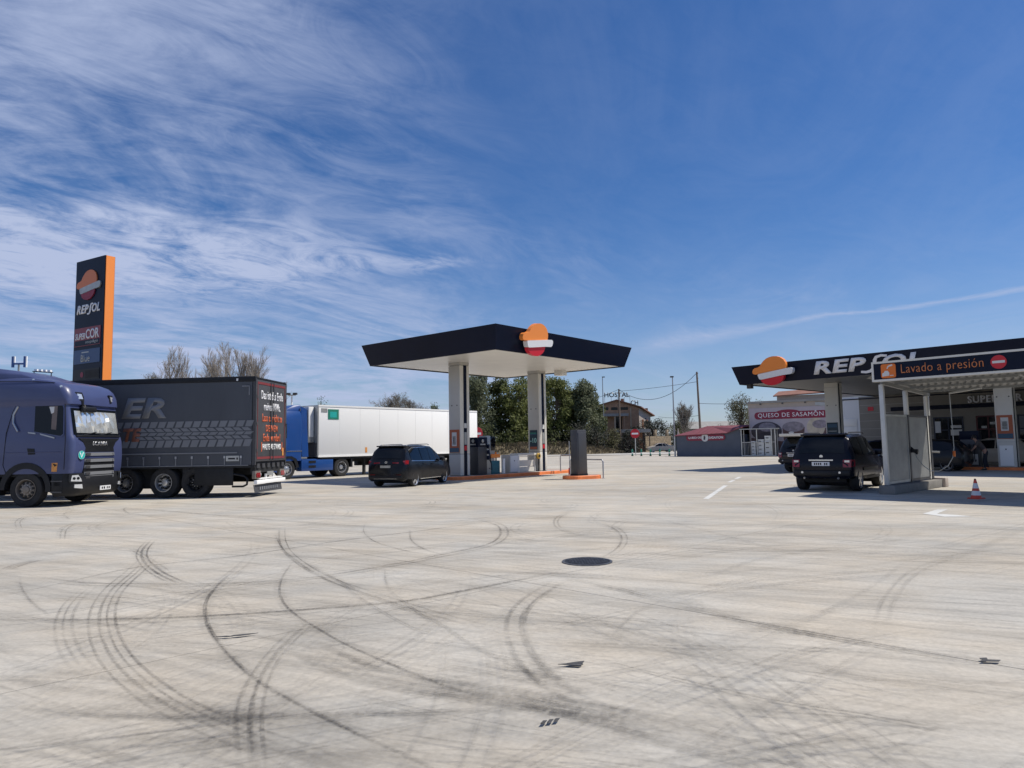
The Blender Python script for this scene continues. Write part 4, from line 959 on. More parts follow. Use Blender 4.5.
# under-structure
for y in (-0.5, 0.5): box('chassis_beam', 'chassis_black', ct, 0.3, 12.5, y - 0.06, y + 0.06, 0.72, 1.0)
box('rear_beam', 'chassis_black', ct, 0.0, 0.16, -1.2, 1.2, 0.80, 1.02)
for k in range(6): box('hinge_block', 'dark_steel', ct, -0.05, 0.02, -1.05 + 0.4 * k, -0.85 + 0.4 * k, 0.96, 1.10)
for y in (0.88, -1.12):
    lb = box('tail_lamp_box', 'rim_dusty', ct, -0.02, 0.10, y - 0.10, y + 0.34, 0.60, 0.86, 0.01)
    for q in (0.06, 0.20): disc('tail_lamp', 'lamp_red', lb, frame((-0.022, y + q, 0.72), (0, -1, 0)), 0.085, 0.02, 16)
    disc('tail_lamp', 'lamp_glass', lb, frame((-0.022, y - 0.04, 0.74), (0, -1, 0)), 0.05, 0.016, 12)
rb_ = box('number_plate', 'zinc', ct, -0.03, -0.01, -0.20, 0.30, 0.68, 0.82)
box('rear_bumper', 'white_bright', ct, -0.06, 0.06, -1.18, 1.16, 0.42, 0.55, 0.01)
box('bumper_strip', 'white_paint', ct, -0.02, 0.06, -1.0, 0.9, 0.57, 0.62)
for y in (-0.3, 0.3): box('bumper_bracket', 'white_paint', ct, 0.0, 0.05, y - 0.05, y + 0.05, 0.56, 0.74)
mfl = MB().rings([[(0.02, HW - 0.02, 0.40), (0.02, -0.95, 0.40)], [(-0.03, HW - 0.02, 0.14), (-0.03, -0.95, 0.14)], [(-0.02, HW - 0.02, 0.14), (-0.02, -0.95, 0.14)], [(0.035, HW - 0.02, 0.40), (0.035, -0.95, 0.40)]], cap=False, closed=False).build('mud_flap', 'door_grey', ct)
for k in range(9): box('flap_relief', 'print_grey', mfl, -0.035, -0.016, 0.80 - 0.17 * k, 0.90 - 0.17 * k, 0.22, 0.32)
for k, x in enumerate((2.08, 3.20, 4.60)):
    for s in (-1, 1):
        if k or s > 0: truck_wheel(ct, x, s * 0.86, r=0.51, w=0.385, side=s, rim='rim_alloy' if k else 'chassis_black', convex=False)
    MB().tube([(x, -1.0, 0.51), (x, 1.0, 0.51)], 0.07, 8).build('axle', 'chassis_black', ct)
for s in (-1, 1):
    ob = box('tool_box', 'chassis_black', ct, 0.74, 2.10, s * 1.24 - 0.02, s * 1.24 + 0.02, 0.40, 0.98, 0.01); box('mud_guard', 'chassis_black', ct, 2.30, 2.55, s * 1.1 - 0.14, s * 1.1 + 0.14, 0.45, 1.0, 0.03)
    box('tank', 'chassis_black', ct, 5.4, 7.6, s * 1.0 - 0.25, s * 1.0 + 0.22, 0.45, 0.95, 0.06); box('landing_leg', 'chassis_black', ct, 10.6, 10.75, s * 0.9 - 0.07, s * 0.9 + 0.07, 0.04, 0.95)
    MB().tube([(0.80, s * 1.22, 0.78), (0.36, s * 1.22, 0.70), (0.25, s * 1.22, 0.60), (0.27, s * 1.22, 0.42), (0.40, s * 1.22, 0.36), (0.78, s * 1.22, 0.36)], 0.035, 8).build('underrun_bar', 'black_plastic', ct, smooth=60)
    box('wheel_well', 'chassis_black', ct, 2.6, 5.3, s * 0.84 - 0.02, s * 0.84 + 0.02, 0.3, 1.0)

# --- white refrigerated trailer and its blue tractor, farther back
rt_az = 219
fwd = Vector((math.sin(rad(rt_az)), math.cos(rad(rt_az)))); lft = Vector((-fwd.y, fwd.x))
rt0 = Vector((-10.62, 38.5)) - fwd * 13.0 - lft * 1.28
rt = thing('refrigerated_trailer', 'long white box trailer with a green square, behind the black minivan', 'trailer', (rt0.x, rt0.y, 0), az=rt_az)
bx = box('box_body', 'white_bright', rt, 0.0, 13.0, -1.28, 1.28, 1.12, 3.95, 0.02)
for z0, z1 in ((1.10, 1.20), (3.87, 3.965)): box('edge_rail', 'white_bright', bx, 0.02, 12.98, 1.281, 1.30, z0, z1)
for k in range(1, 9): box('panel_joint', 'white_paint', bx, 13.0 * k / 9 - 0.006, 13.0 * k / 9 + 0.006, 1.281, 1.284, 1.21, 3.86)
box('front_edge', 'zinc', bx, 12.95, 13.03, -1.29, 1.29, 1.12, 3.95)
plate('green_sign', 'green_sign', bx, frame((12.35, 1.283, 3.18), (-1, 0, 0)), [(0, 0), (0.72, 0), (0.72, 0.56), (0, 0.56)], 0.015)
plate('sign_print', 'teal', bx, frame((12.22, 1.300, 3.28), (-1, 0, 0)), [(0, 0), (0.44, 0), (0.44, 0.32), (0, 0.32)], 0.004)
plate('plate_small', 'zinc', bx, frame((12.80, 1.283, 3.56), (-1, 0, 0)), [(0, 0), (0.4, 0), (0.4, 0.22), (0, 0.22)], 0.01)
plate('plate_small', 'sticker_orange', bx, frame((9.75, 1.283, 1.30), (-1, 0, 0)), [(0, 0), (0.14, 0), (0.14, 0.3), (0, 0.3)], 0.01)
fu = box('cooling_unit', 'zinc', rt, 13.03, 13.45, -0.95, 1.0, 1.9, 3.7, 0.05); box('unit_cover', 'white_paint', fu, 13.08, 13.42, 0.5, 1.015, 2.2, 3.86, 0.04)
box('headboard_low', 'dark_steel', rt, 13.02, 13.12, -1.2, 1.2, 1.15, 1.88)
for y in (-0.5, 0.5): box('chassis_beam', 'chassis_black', rt, 0.3, 12.4, y - 0.06, y + 0.06, 0.78, 1.11)
box('under_rail', 'chassis_black', rt, 0.1, 12.8, 1.16, 1.24, 0.98, 1.11)
for x in (2.2, 3.5, 4.8):
    for s in (-1, 1): truck_wheel(rt, x, s * 0.86, r=0.51, w=0.385, side=s, rim='rim_alloy', convex=False)
bt_ = MB().lathe([(0.12, 0.35), (0.15, 0.42), (0.15, 0.95), (0.10, 1.0)], 14, 'z', (9.0, 1.12, 0)).build('fire_extinguisher_box', 'red_sign', rt, smooth=40)
for s in (-1, 1):
    box('landing_leg', 'chassis_black', rt, 9.5, 9.64, s * 0.95 - 0.07, s * 0.95 + 0.07, 0.05, 1.1); box('pallet_box', 'chassis_black', rt, 5.8, 8.6, s * 1.0 - 0.2, s * 1.0 + 0.2, 0.5, 1.05, 0.03)
box('rear_bumper', 'zinc', rt, -0.05, 0.05, -1.2, 1.2, 0.45, 0.6); box('rear_lamp', 'lamp_red', rt, -0.05, 0.05, 0.9, 1.2, 0.7, 0.85)
bt = thing('truck_tractor', 'bright blue truck cab pulling the white box trailer', 'truck', (rt0.x, rt0.y, 0), az=rt_az)
bz2 = [(0.95, 16.0, 1.22, .2), (1.5, 16.05, 1.24, .25), (2.1, 16.0, 1.24, .26), (2.9, 15.8, 1.21, .25), (3.1, 15.85, 1.2, .3), (3.4, 15.6, 1.17, .4), (3.58, 15.2, 1.1, .4)]
MB().rings([ring_at(z, xf, 13.95, hw, rf) for z, xf, hw, rf in bz2]).build('cab', 'truck_blue', bt, smooth=38)
MB().rings([[(14.0, -1.05, 3.3), (15.2, -0.95, 3.5), (15.2, 0.95, 3.5), (14.0, 1.05, 3.3)], [(13.9, -1.0, 3.95), (14.3, -0.85, 3.92), (14.3, 0.85, 3.92), (13.9, 1.0, 3.95)]]).build('roof_deflector', 'truck_blue', bt, bevel=0.05)
MB().hexa([(13.55, 1.18, 1.15), (13.96, 1.20, 1.15), (13.96, 1.235, 1.15), (13.55, 1.215, 1.15)], [(13.6, 1.04, 3.7), (13.96, 1.05, 3.85), (13.96, 1.10, 3.85), (13.6, 1.09, 3.7)]).build('side_deflector', 'truck_blue', bt)
box('window', 'glass_black', bt, 14.9, 15.7, 1.20, 1.245, 2.15, 2.9, 0.01); box('window', 'glass_black', bt, 15.80, 16.02, -1.0, 1.0, 2.15, 2.85)
box('side_skirt', 'truck_blue', bt, 11.95, 14.0, 0.75, 1.24, 0.38, 1.02, 0.03); box('side_skirt', 'truck_blue', bt, 11.95, 14.0, -1.24, -0.75, 0.38, 1.02, 0.03)
for z in (0.55, 0.80): box('skirt_vent', 'black_plastic', bt, 13.1, 13.55, 1.235, 1.255, z, z + 0.13)
box('chassis', 'chassis_black', bt, 10.5, 15.8, -0.45, 0.45, 0.6, 1.0); box('bumper', 'truck_blue', bt, 15.3, 16.1, -1.24, 1.24, 0.35, 0.95, 0.08)
box('side_stripe', 'chrome', bt, 13.98, 14.9, 1.232, 1.25, 1.44, 1.48)
for x, rr_ in ((14.88, 0.92), (11.35, 0.6)):
    for s in (-1, 1): truck_wheel(bt, x, s * rr_, w=1.22 - rr_, side=s, rim='rim_alloy', convex=rr_ > 0.9)
MB().prism([(14.15, 0.6), (14.3, 1.05), (14.6, 1.2), (15.15, 1.2), (15.45, 1.05), (15.6, 0.6), (15.45, 0.6), (15.3, 0.95), (15.1, 1.08), (14.65, 1.08), (14.45, 0.95), (14.32, 0.6)], 0.8, 1.25, 'y').build('wheel_arch', 'black_plastic', bt)
box('mud_guard', 'black_plastic', bt, 10.6, 10.72, 0.6, 1.22, 0.5, 1.05)

# ------------------------------------------------------------------ cars
def lerp_tab(tab, x):
    if x <= tab[0][0]: return tab[0][1:]
    for a, b in zip(tab, tab[1:]):
        if a[0] <= x <= b[0]:
            t = (x - a[0]) / (b[0] - a[0]) if b[0] > a[0] else 0
            return tuple(p + (q_ - p) * t for p, q_ in zip(a[1:], b[1:]))
    return tab[-1][1:]
def car(label, loc, az, tab, paint, axles, wr, tw, sides, tops, rimm='rim_alloy', cat='car', name='parked_car'):
    """tab: stations from the rear bumper forward: x, z bottom, z belt, z top, half widths at sill, belt, roof edge."""
    t = thing(name, label, cat, (loc[0], loc[1], 0), az=az)
    rs = []
    for x, zb, zl, zt, wb, wl, wt in tab:
        zm = zb + (zl - zb) * 0.55; zr = max(zt - 0.08, zl + 0.015)
        h = [(0, zb), (wb * 0.85, zb), (wb, zb + 0.09), (max(wb, wl) + 0.015, zm), (wl, zl), (wt, zr), (wt - 0.12, zt), (wt * 0.5, zt + 0.02), (0, zt + 0.025)]
        rs.append([(x, y, z) for y, z in h] + [(x, -y, z) for y, z in h[-2:0:-1]])
    # wheel openings are cut out of the body, so the tyres sit in real arches
    bo = MB().rings(rs).build('body', paint, t, smooth=34)
    cut = MB()
    for ax in axles:
        for s in (-1, 1):
            cut.lathe([(wr + 0.055, s * 0.60), (wr + 0.055, s * 1.15)], 24, 'y', (ax, 0, wr))
    co = cut.build('cutter', paint)
    md = bo.modifiers.new('arch', 'BOOLEAN'); md.operation = 'DIFFERENCE'; md.object = co; md.solver = 'EXACT'
    dg = bpy.context.evaluated_depsgraph_get(); dg.update()
    nm = bpy.data.meshes.new_from_object(bo.evaluated_get(dg)); bo.modifiers.clear()
    if len(nm.polygons) > 50:
        bo.data = nm; nm.shade_smooth(); nm.set_sharp_from_angle(angle=rad(34))
    bpy.data.objects.remove(co)
    if not bo.data.materials: bo.data.materials.append(M[paint])
    def side_pt(x, z, off=0.008):
        zb, zl, zt, wb, wl, wt = lerp_tab(tab, x); zr = max(zt - 0.08, zl + 0.015)
        if z >= zl: k = min(1.15, (z - zl) / (zr - zl)); w = wl + (wt - wl) * k
        else:
            zm = zb + (zl - zb) * 0.55; wm = max(wb, wl) + 0.015
            k = (z - zm) / (zl - zm) if z > zm else 0; w = wm + (wl - wm) * k if z > zm else wm
        return w + off
    for s in (-1, 1):
        for nm_, m_, cols, off in sides:         # cols: (x, z low, z high)
            mb = MB(); rows = []
            xs = []
            for a, b in zip(cols, cols[1:]):
                for k in range(4): tt = k / 4; xs.append(tuple(p + (q_ - p) * tt for p, q_ in zip(a, b)))
            xs.append(cols[-1])
            for kz in range(5):
                rows.append([(x, s * side_pt(x, zl + (zh - zl) * kz / 4, off), zl + (zh - zl) * kz / 4) for x, zl, zh in xs])
            mb.rings(rows, cap=False, closed=False).build(nm_, m_, t, smooth=50)
    for nm_, m_, xa, xb, fr0, fr1, off in tops:  # patches lying on the upper surface
        rows = []
        for i in range(7):
            x = xa + (xb - xa) * i / 6; zb, zl, zt, wb, wl, wt = lerp_tab(tab, x)
            dx_ = 0.02; z2 = lerp_tab(tab, x + dx_)[2]; sl_ = math.atan2(z2 - zt, dx_)
            row = []
            for j in range(9):
                f = -1 + 2 * j / 8; f *= fr0 + (fr1 - fr0) * i / 6
                y = f * (wt - 0.12); zc = zt + (0.02 + 0.005 * (abs(f) < 0.5)) * (1 - max(0, (abs(y) - wt * 0.5) / max(0.05, wt * 0.5 - 0.12)) if abs(y) > wt * 0.5 else 1)
                row.append((x - math.sin(sl_) * off, y, zc + math.cos(sl_) * off))
            rows.append(row)
        MB().rings(rows, cap=False, closed=False).build(nm_, m_, t, smooth=50)
    for ax in axles:
        zb, zl, zt, wb, wl, wt = lerp_tab(tab, ax); w = max(wb, wl) + 0.005
        MB().tube([(ax, -w + 0.3, wr), (ax, w - 0.3, wr)], wr * 0.6, 10).build('wheel_well', 'chassis_black', t)
        for s in (-1, 1):
            o1 = s * w
            def yy(k): return o1 - s * k
            ty = MB().lathe([(wr * 0.6, yy(tw)), (wr * 0.95, yy(tw)), (wr, yy(tw - 0.03)), (wr, yy(0.03)), (wr * 0.95, yy(0.0)), (wr * 0.80, yy(0.0)), (wr * 0.77, yy(0.02)), (wr * 0.75, yy(0.10))], 28, 'y', (ax, 0, wr), cap=False).build('wheel', 'rubber', t, smooth=35)
            mb = MB().lathe([(wr * 0.78, yy(0.03)), (wr * 0.79, yy(-0.004)), (wr * 0.71, yy(0.010)), (wr * 0.69, yy(0.08))], 24, 'y', (ax, 0, wr), cap=False)
            mb.lathe([(wr * 0.16, yy(0.05)), (wr * 0.15, yy(0.008)), (wr * 0.02, yy(0.006))], 12, 'y', (ax, 0, wr))
            for k in range(5):
                a = 2 * math.pi * k / 5 + 0.3; ca, sa = math.cos(a), math.sin(a)
                def P(r_, wd, yv): return [(ax + r_ * ca - wd * sa, yv, wr + r_ * sa + wd * ca), (ax + r_ * ca + wd * sa, yv, wr + r_ * sa - wd * ca)]
                a0, a1 = P(wr * 0.12, wr * 0.10, yy(0.012)); b0, b1 = P(wr * 0.73, wr * 0.14, yy(0.012)); c0, c1 = P(wr * 0.12, wr * 0.10, yy(0.05)); d0, d1 = P(wr * 0.73, wr * 0.14, yy(0.05))
                mb.hexa([a0, a1, b1, b0], [c0, c1, d1, d0])
            mb.build('rim', rimm, ty, smooth=30)
            MB().lathe([(wr * 0.70, yy(0.12)), (wr * 0.70, yy(0.09))], 20, 'y', (ax, 0, wr)).build('brake_disc', 'chassis_black', ty)
    return t
# black minivan, seen from its rear right corner
mv_tab = [(0.0, 0.34, 0.80, 0.92, 0.80, 0.80, 0.78), (0.06, 0.26, 0.88, 1.00, 0.86, 0.86, 0.84), (0.14, 0.24, 0.98, 1.10, 0.90, 0.90, 0.86), (0.24, 0.24, 1.03, 1.32, 0.925, 0.915, 0.82), (0.36, 0.24, 1.05, 1.56, 0.935, 0.925, 0.76), (0.50, 0.22, 1.05, 1.665, 0.94, 0.93, 0.72), (0.95, 0.2, 1.04, 1.70, 0.94, 0.935, 0.71), (2.2, 0.2, 1.01, 1.72, 0.94, 0.935, 0.71), (3.0, 0.2, 0.99, 1.66, 0.94, 0.93, 0.70), (3.45, 0.2, 0.98, 1.46, 0.94, 0.925, 0.70), (3.95, 0.2, 0.97, 1.12, 0.94, 0.91, 0.74), (4.05, 0.2, 0.955, 1.06, 0.935, 0.90, 0.80), (4.5, 0.22, 0.86, 0.94, 0.90, 0.86, 0.78), (4.75, 0.25, 0.72, 0.82, 0.82, 0.80, 0.70), (4.85, 0.34, 0.60, 0.68, 0.70, 0.68, 0.60)]
def rear_axle(rr_loc, az, half, ax):
    """origin of a car from the contact point of its rear right wheel"""
    f = Vector((math.sin(rad(az)), math.cos(rad(az)))); l = Vector((-f.y, f.x))
    p = Vector(rr_loc) + l * half - f * ax; return (p.x, p.y)
mv = car('black minivan with red tail lamps parked beside the near canopy column', rear_axle((-3.98, 28.75), 20, 0.87, 0.86), 20, mv_tab, 'car_black', (0.92, 3.84), 0.335, 0.22,
    [('side_window', 'glass_dark', [(0.62, 1.10, 1.50), (0.95, 1.09, 1.60), (1.55, 1.08, 1.62)], 0.010), ('side_window', 'glass_dark', [(1.63, 1.08, 1.62), (2.35, 1.06, 1.62)], 0.010), ('side_window', 'glass_dark', [(2.43, 1.06, 1.62), (2.95, 1.05, 1.56), (3.30, 1.05, 1.38), (3.55, 1.05, 1.20)], 0.010),
     ('window_chrome', 'chrome', [(0.60, 1.065, 1.085), (2.3, 1.03, 1.05), (3.6, 1.01, 1.03)], 0.012), ('window_chrome', 'chrome', [(0.62, 1.50, 1.52), (0.95, 1.60, 1.62), (2.3, 1.63, 1.645)], 0.012),
     ('sill_trim', 'chrome', [(1.35, 0.29, 0.315), (3.4, 0.29, 0.315)], 0.012), ('door_gap', 'black_plastic', [(1.59, 0.35, 1.02), (1.60, 0.35, 1.02)], 0.006), ('door_gap', 'black_plastic', [(2.39, 0.35, 1.0), (2.40, 0.35, 1.0)], 0.006), ('door_handle', 'car_black', [(1.66, 0.90, 0.94), (1.86, 0.90, 0.94)], 0.03), ('door_handle', 'car_black', [(2.46, 0.89, 0.93), (2.66, 0.89, 0.93)], 0.03)],
    [('rear_window', 'glass_dark', 0.17, 0.42, 0.93, 0.95, 0.010), ('windscreen', 'glass_dark', 3.12, 3.90, 0.95, 0.98, 0.010)])
mv.scale = (0.93, 0.94, 0.965)
for s in (-1, 1):
    MB().tube([(0.62, s * 0.66, 1.70), (0.75, s * 0.66, 1.745), (2.6, s * 0.66, 1.765), (2.75, s * 0.66, 1.73)], 0.018, 8).build('roof_rail', 'steel', mv, smooth=60)
    MB().hexa([(0.055, s * 0.60, 0.93), (0.10, s * 0.89, 0.94), (0.30, s * 0.945, 0.95), (0.12, s * 0.60, 0.93)], [(0.12, s * 0.60, 1.06), (0.15, s * 0.885, 1.10), (0.34, s * 0.94, 1.10), (0.20, s * 0.60, 1.06)]).build('tail_lamp', 'lamp_red', mv)
    box('tail_lamp', 'lamp_red', mv, 0.035, 0.12, min(s * 0.30, s * 0.60), max(s * 0.30, s * 0.60), 0.94, 1.02, 0.01)
    lb = box('lamp_glint', 'lamp_glass', mv, 0.125, 0.155, s * 0.80 - 0.04, s * 0.80 + 0.04, 1.0, 1.06)
    MB().rings([ring_at(z, 3.46, 3.30, 0.10, 0.05, 0.03) for z in (1.03, 1.17)], mtx=Matrix.Translation((0, s * 1.03, 0))).build('door_mirror', 'car_black', mv, bevel=0.02)
    box('bumper_reflector', 'lamp_red', mv, 0.0, 0.05, s * 0.62 - 0.12, s * 0.62 + 0.12, 0.50, 0.54)
npm = box('number_plate', 'zinc', mv, -0.03, 0.07, -0.24, 0.24, 0.80, 0.90); 
disc('badge', 'chrome', mv, frame((0.075, 0.0, 1.02), (0, -1, 0)), 0.06, 0.05, 18)
box('rear_bumper', 'black_plastic', mv, -0.03, 0.08, -0.80, 0.80, 0.36, 0.48, 0.03)
box('bumper_chrome', 'chrome', mv, -0.035, 0.0, -0.55, 0.55, 0.345, 0.36)
box('wiper', 'black_plastic', mv, 0.13, 0.16, -0.32, 0.04, 1.13, 1.15); box('roof_spoiler', 'car_black', mv, 0.36, 0.62, -0.66, 0.66, 1.66, 1.715, 0.02)

# dark off-road wagon beside the wash bay
su_tab = [(0.0, 0.50, 0.80, 0.90, 0.78, 0.78, 0.78), (0.05, 0.42, 0.90, 1.00, 0.84, 0.84, 0.82), (0.10, 0.40, 1.02, 1.12, 0.88, 0.88, 0.84), (0.20, 0.40, 1.08, 1.38, 0.90, 0.90, 0.81), (0.34, 0.40, 1.10, 1.64, 0.91, 0.905, 0.76), (0.46, 0.38, 1.10, 1.73, 0.915, 0.91, 0.73), (0.85, 0.36, 1.10, 1.77, 0.92, 0.915, 0.72), (2.3, 0.34, 1.08, 1.78, 0.92, 0.915, 0.72), (2.75, 0.34, 1.07, 1.72, 0.92, 0.915, 0.71), (3.2, 0.34, 1.06, 1.42, 0.92, 0.91, 0.72), (3.5, 0.34, 1.05, 1.16, 0.92, 0.90, 0.76), (3.6, 0.34, 1.03, 1.12, 0.92, 0.89, 0.80), (4.3, 0.38, 0.94, 1.02, 0.90, 0.86, 0.78), (4.52, 0.42, 0.78, 0.90, 0.82, 0.80, 0.72), (4.6, 0.50, 0.68, 0.78, 0.74, 0.72, 0.64)]
def wagon(label, loc, az):
    t = car(label, loc, az, su_tab, 'car_navy', (0.85, 3.67), 0.37, 0.26,
        [('side_window', 'glass_dark', [(0.52, 1.15, 1.58), (0.9, 1.14, 1.67), (1.35, 1.13, 1.68)], 0.010), ('side_window', 'glass_dark', [(1.43, 1.13, 1.68), (2.2, 1.12, 1.68)], 0.010), ('side_window', 'glass_dark', [(2.28, 1.12, 1.68), (2.72, 1.11, 1.62), (3.2, 1.10, 1.33)], 0.010), ('side_trim', 'black_plastic', [(1.2, 0.62, 0.72), (3.2, 0.62, 0.72)], 0.016), ('sill_step', 'black_plastic', [(1.3, 0.36, 0.44), (3.2, 0.36, 0.44)], 0.05), ('door_gap', 'black_plastic', [(2.24, 0.45, 1.08), (2.25, 0.45, 1.08)], 0.006), ('door_gap', 'black_plastic', [(1.39, 0.6, 1.1), (1.40, 0.6, 1.1)], 0.006)],
        [('rear_window', 'glass_dark', 0.12, 0.40, 0.95, 0.95, 0.010), ('windscreen', 'glass_dark', 2.85, 3.45, 0.95, 0.98, 0.010)])
    for s in (-1, 1):
        MB().tube([(0.6, s * 0.68, 1.76), (0.7, s * 0.68, 1.825), (2.4, s * 0.68, 1.84), (2.55, s * 0.68, 1.79)], 0.016, 8).build('roof_rail', 'black_plastic', t, smooth=60)
        tl = MB().hexa([(-0.025, s * 0.64, 0.76), (0.01, s * 0.86, 0.76), (0.24, s * 0.935, 0.78), (0.10, s * 0.64, 0.76)], [(0.02, s * 0.64, 0.99), (0.05, s * 0.875, 0.99), (0.30, s * 0.93, 0.99), (0.16, s * 0.64, 0.99)]).build('tail_lamp', 'lamp_red', t)
        box('lamp_clear', 'lamp_glass', tl, 0.0, 0.12, s * 0.75 - 0.08, s * 0.75 + 0.06, 0.91, 0.97)
        MB().rings([ring_at(z, 3.10, 2.94, 0.10, 0.05, 0.03) for z in (1.08, 1.24)], mtx=Matrix.Translation((0, s * 1.02, 0))).build('door_mirror', 'car_navy', t, bevel=0.02)
        MB().tube([(0.0, s * 0.5, 0.44), (-0.06, s * 0.5, 0.42)], 0.03, 8).build('exhaust', 'steel', t)
    npw = box('number_plate', 'plate_white', t, -0.03, 0.045, -0.26, 0.26, 0.80, 0.92)
    for k in range(7):
        if k != 4: box('plate_mark', 'black_plastic', npw, -0.033, -0.0302, 0.16 - 0.06 * k, 0.195 - 0.06 * k, 0.825, 0.895)
    box('chrome_bar', 'chrome', t, 0.0, 0.08, -0.36, 0.36, 0.955, 0.995)
    disc('badge', 'chrome', t, frame((0.095, 0.0, 1.09), (0, -1, 0)), 0.05, 0.03, 18)
    for a, b in ((0.36, 0.62), (-0.62, -0.46)): box('model_badge', 'chrome', t, 0.09, 0.10, a, b, 1.06, 1.085)
    box('rear_bumper', 'black_plastic', t, -0.06, 0.10, -0.84, 0.84, 0.50, 0.66, 0.03)
    for yy in (-0.55, 0.55): disc('bumper_lamp', 'lamp_glass', t, frame((-0.062, yy, 0.60), (0, -1, 0)), 0.035, 0.01, 10)
    box('rear_axle_beam', 'chassis_black', t, 0.7, 1.0, -0.7, 0.7, 0.24, 0.42); box('under_body', 'chassis_black', t, 0.4, 4.2, -0.62, 0.62, 0.28, 0.40)
    box('spoiler', 'car_navy', t, 0.34, 0.6, -0.68, 0.68, 1.735, 1.80, 0.02)
    return t
wagon('dark navy off-road wagon with a white number plate beside the wash bay panels', rear_axle((10.82, 22.15), 39, 0.93, 0.85), 39)
w2 = wagon('black wagon with a pale panel standing for sun glare on its rear glass, half hidden behind the navy wagon', (13.75, 34.9), 60)
MB().hexa([(0.50, -0.68, 1.78), (-0.12, -0.66, 1.80), (-0.12, 0.66, 1.80), (0.50, 0.68, 1.78)], [(0.48, -0.68, 1.84), (-0.12, -0.66, 1.93), (-0.12, 0.66, 1.93), (0.48, 0.68, 1.84)]).build('tailgate_glare', 'panel_light', w2, bevel=0.02)  # added panel; its pale colour stands for sun glare on the tailgate glass
# silver saloon far across the road
sa_tab = [(0.0, 0.40, 0.78, 0.90, 0.72, 0.74, 0.66), (0.10, 0.25, 0.88, 1.02, 0.84, 0.84, 0.74), (0.35, 0.22, 0.93, 1.06, 0.87, 0.87, 0.72), (0.75, 0.2, 0.95, 1.09, 0.88, 0.88, 0.68), (1.15, 0.2, 0.96, 1.32, 0.88, 0.88, 0.60), (1.6, 0.2, 0.95, 1.43, 0.88, 0.88, 0.58), (2.2, 0.2, 0.94, 1.45, 0.88, 0.88, 0.58), (2.7, 0.2, 0.92, 1.36, 0.88, 0.87, 0.60), (3.3, 0.2, 0.90, 1.02, 0.88, 0.86, 0.70), (3.9, 0.22, 0.80, 0.90, 0.86, 0.82, 0.70), (4.25, 0.26, 0.68, 0.76, 0.78, 0.76, 0.64), (4.35, 0.35, 0.58, 0.64, 0.66, 0.64, 0.56)]
sa = car('silver saloon parked in front of the stone wall behind the green bollards', (26.1, 115.5), -92, sa_tab, 'car_silver', (0.85, 3.45), 0.32, 0.2,
    [('side_window', 'glass_dark', [(0.95, 1.0, 1.10), (1.3, 0.99, 1.33), (1.85, 0.99, 1.38)], 0.01), ('side_window', 'glass_dark', [(1.93, 0.98, 1.38), (2.5, 0.97, 1.36), (3.05, 0.97, 1.08)], 0.01), ('sill_trim', 'black_plastic', [(1.2, 0.22, 0.30), (3.0, 0.22, 0.30)], 0.01)],
    [('rear_window', 'glass_dark', 0.80, 1.45, 0.95, 0.95, 0.01), ('windscreen', 'glass_dark', 2.62, 3.22, 0.95, 0.98, 0.01)])
for s in (-1, 1): box('tail_lamp', 'lamp_red', sa, 0.0, 0.2, s * 0.7 - 0.14, s * 0.7 + 0.14, 0.74, 0.86, 0.01)

# ------------------------------------------------------------------ filling station on the right
STR = rad(-47.5)
SO = (13.03, 40.25)
def sw_(x, y, z=0):      # station-local to world
    return (SO[0] + x * math.cos(STR) - y * math.sin(STR), SO[1] + x * math.sin(STR) + y * math.cos(STR), z)
SZ = 4.80
sc = thing('station_canopy', 'large navy edged filling station canopy with white lettering on its front edge', 'canopy', (SO[0], SO[1], 0), rot=STR)
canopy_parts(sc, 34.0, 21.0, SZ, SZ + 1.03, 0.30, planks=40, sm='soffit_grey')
logo(sc, frame((1.10, -0.10, 4.63), (1, 0, 0)) @ Matrix.Rotation(rad(5), 4, 'X') @ Matrix.Translation((0, 0, 0.12)), 2.34, 1.58, 0.22)
brand_word(sc, frame((4.37, -0.075, 5.03), (1, 0, 0), (0, -0.28, 1)) @ Matrix.Translation((0, 0, 0.015)), 5.25, 0.69, 'letter_white', 0.06)
KS = 0.14
for cx in (3.05, 11.33, 19.6):
    c = box('column', 'panel_light', sc, cx, cx + 0.76, 4.03, 4.62, KS, SZ + 0.05, 0.01)
    box('edge_recess', 'navy', c, cx + 0.762, cx + 0.775, 4.12, 4.24, KS, SZ)
    box('cap_panel', 'panel_grey', c, cx - 0.012, cx + 0.772, 4.018, 4.632, SZ - 0.22, SZ - 0.20)
    box('lower_seam', 'zinc', c, cx - 0.004, cx + 0.764, 4.024, 4.60, 1.34, 1.36)
    for xx in (0.13, 0.63): disc('bolt', 'dark_steel', c, frame((cx + xx, 4.03, 3.55), (1, 0, 0)), 0.035, 0.012, 8)
    fr = frame((cx + 0.05, 4.03, 1.5), (1, 0, 0))
    if cx > 5:
        poster(c, fr, 0.66, 1.15, 'poster_orange', [('poster_sheet', 'paper', 0.26, 0.34, 0.74, 0.90), ('poster_print', 'zinc', 0.33, 0.40, 0.67, 0.74), ('poster_strip', 'poster_blue', 0.03, 0.02, 0.97, 0.22)])
        poster(c, frame((cx + 0.1, 4.0, 0.2), (1, 0, 0)), 0.56, 0.98, 'white_bright', [('panel_lock', 'dark_steel', 0.42, 0.78, 0.52, 0.84)])
    else:
        poster(c, frame((cx + 0.06, 4.03, 1.95), (1, 0, 0)), 0.62, 0.62, 'poster_dark', [('poster_strip', 'poster_blue', 0.08, 0.55, 0.92, 0.85), ('poster_line', 'zinc', 0.12, 0.18, 0.88, 0.24)])
box('end_lamp', 'dark_steel', sc, 0.3, 0.55, 0.25, 0.55, SZ - 0.22, SZ + 0.05)
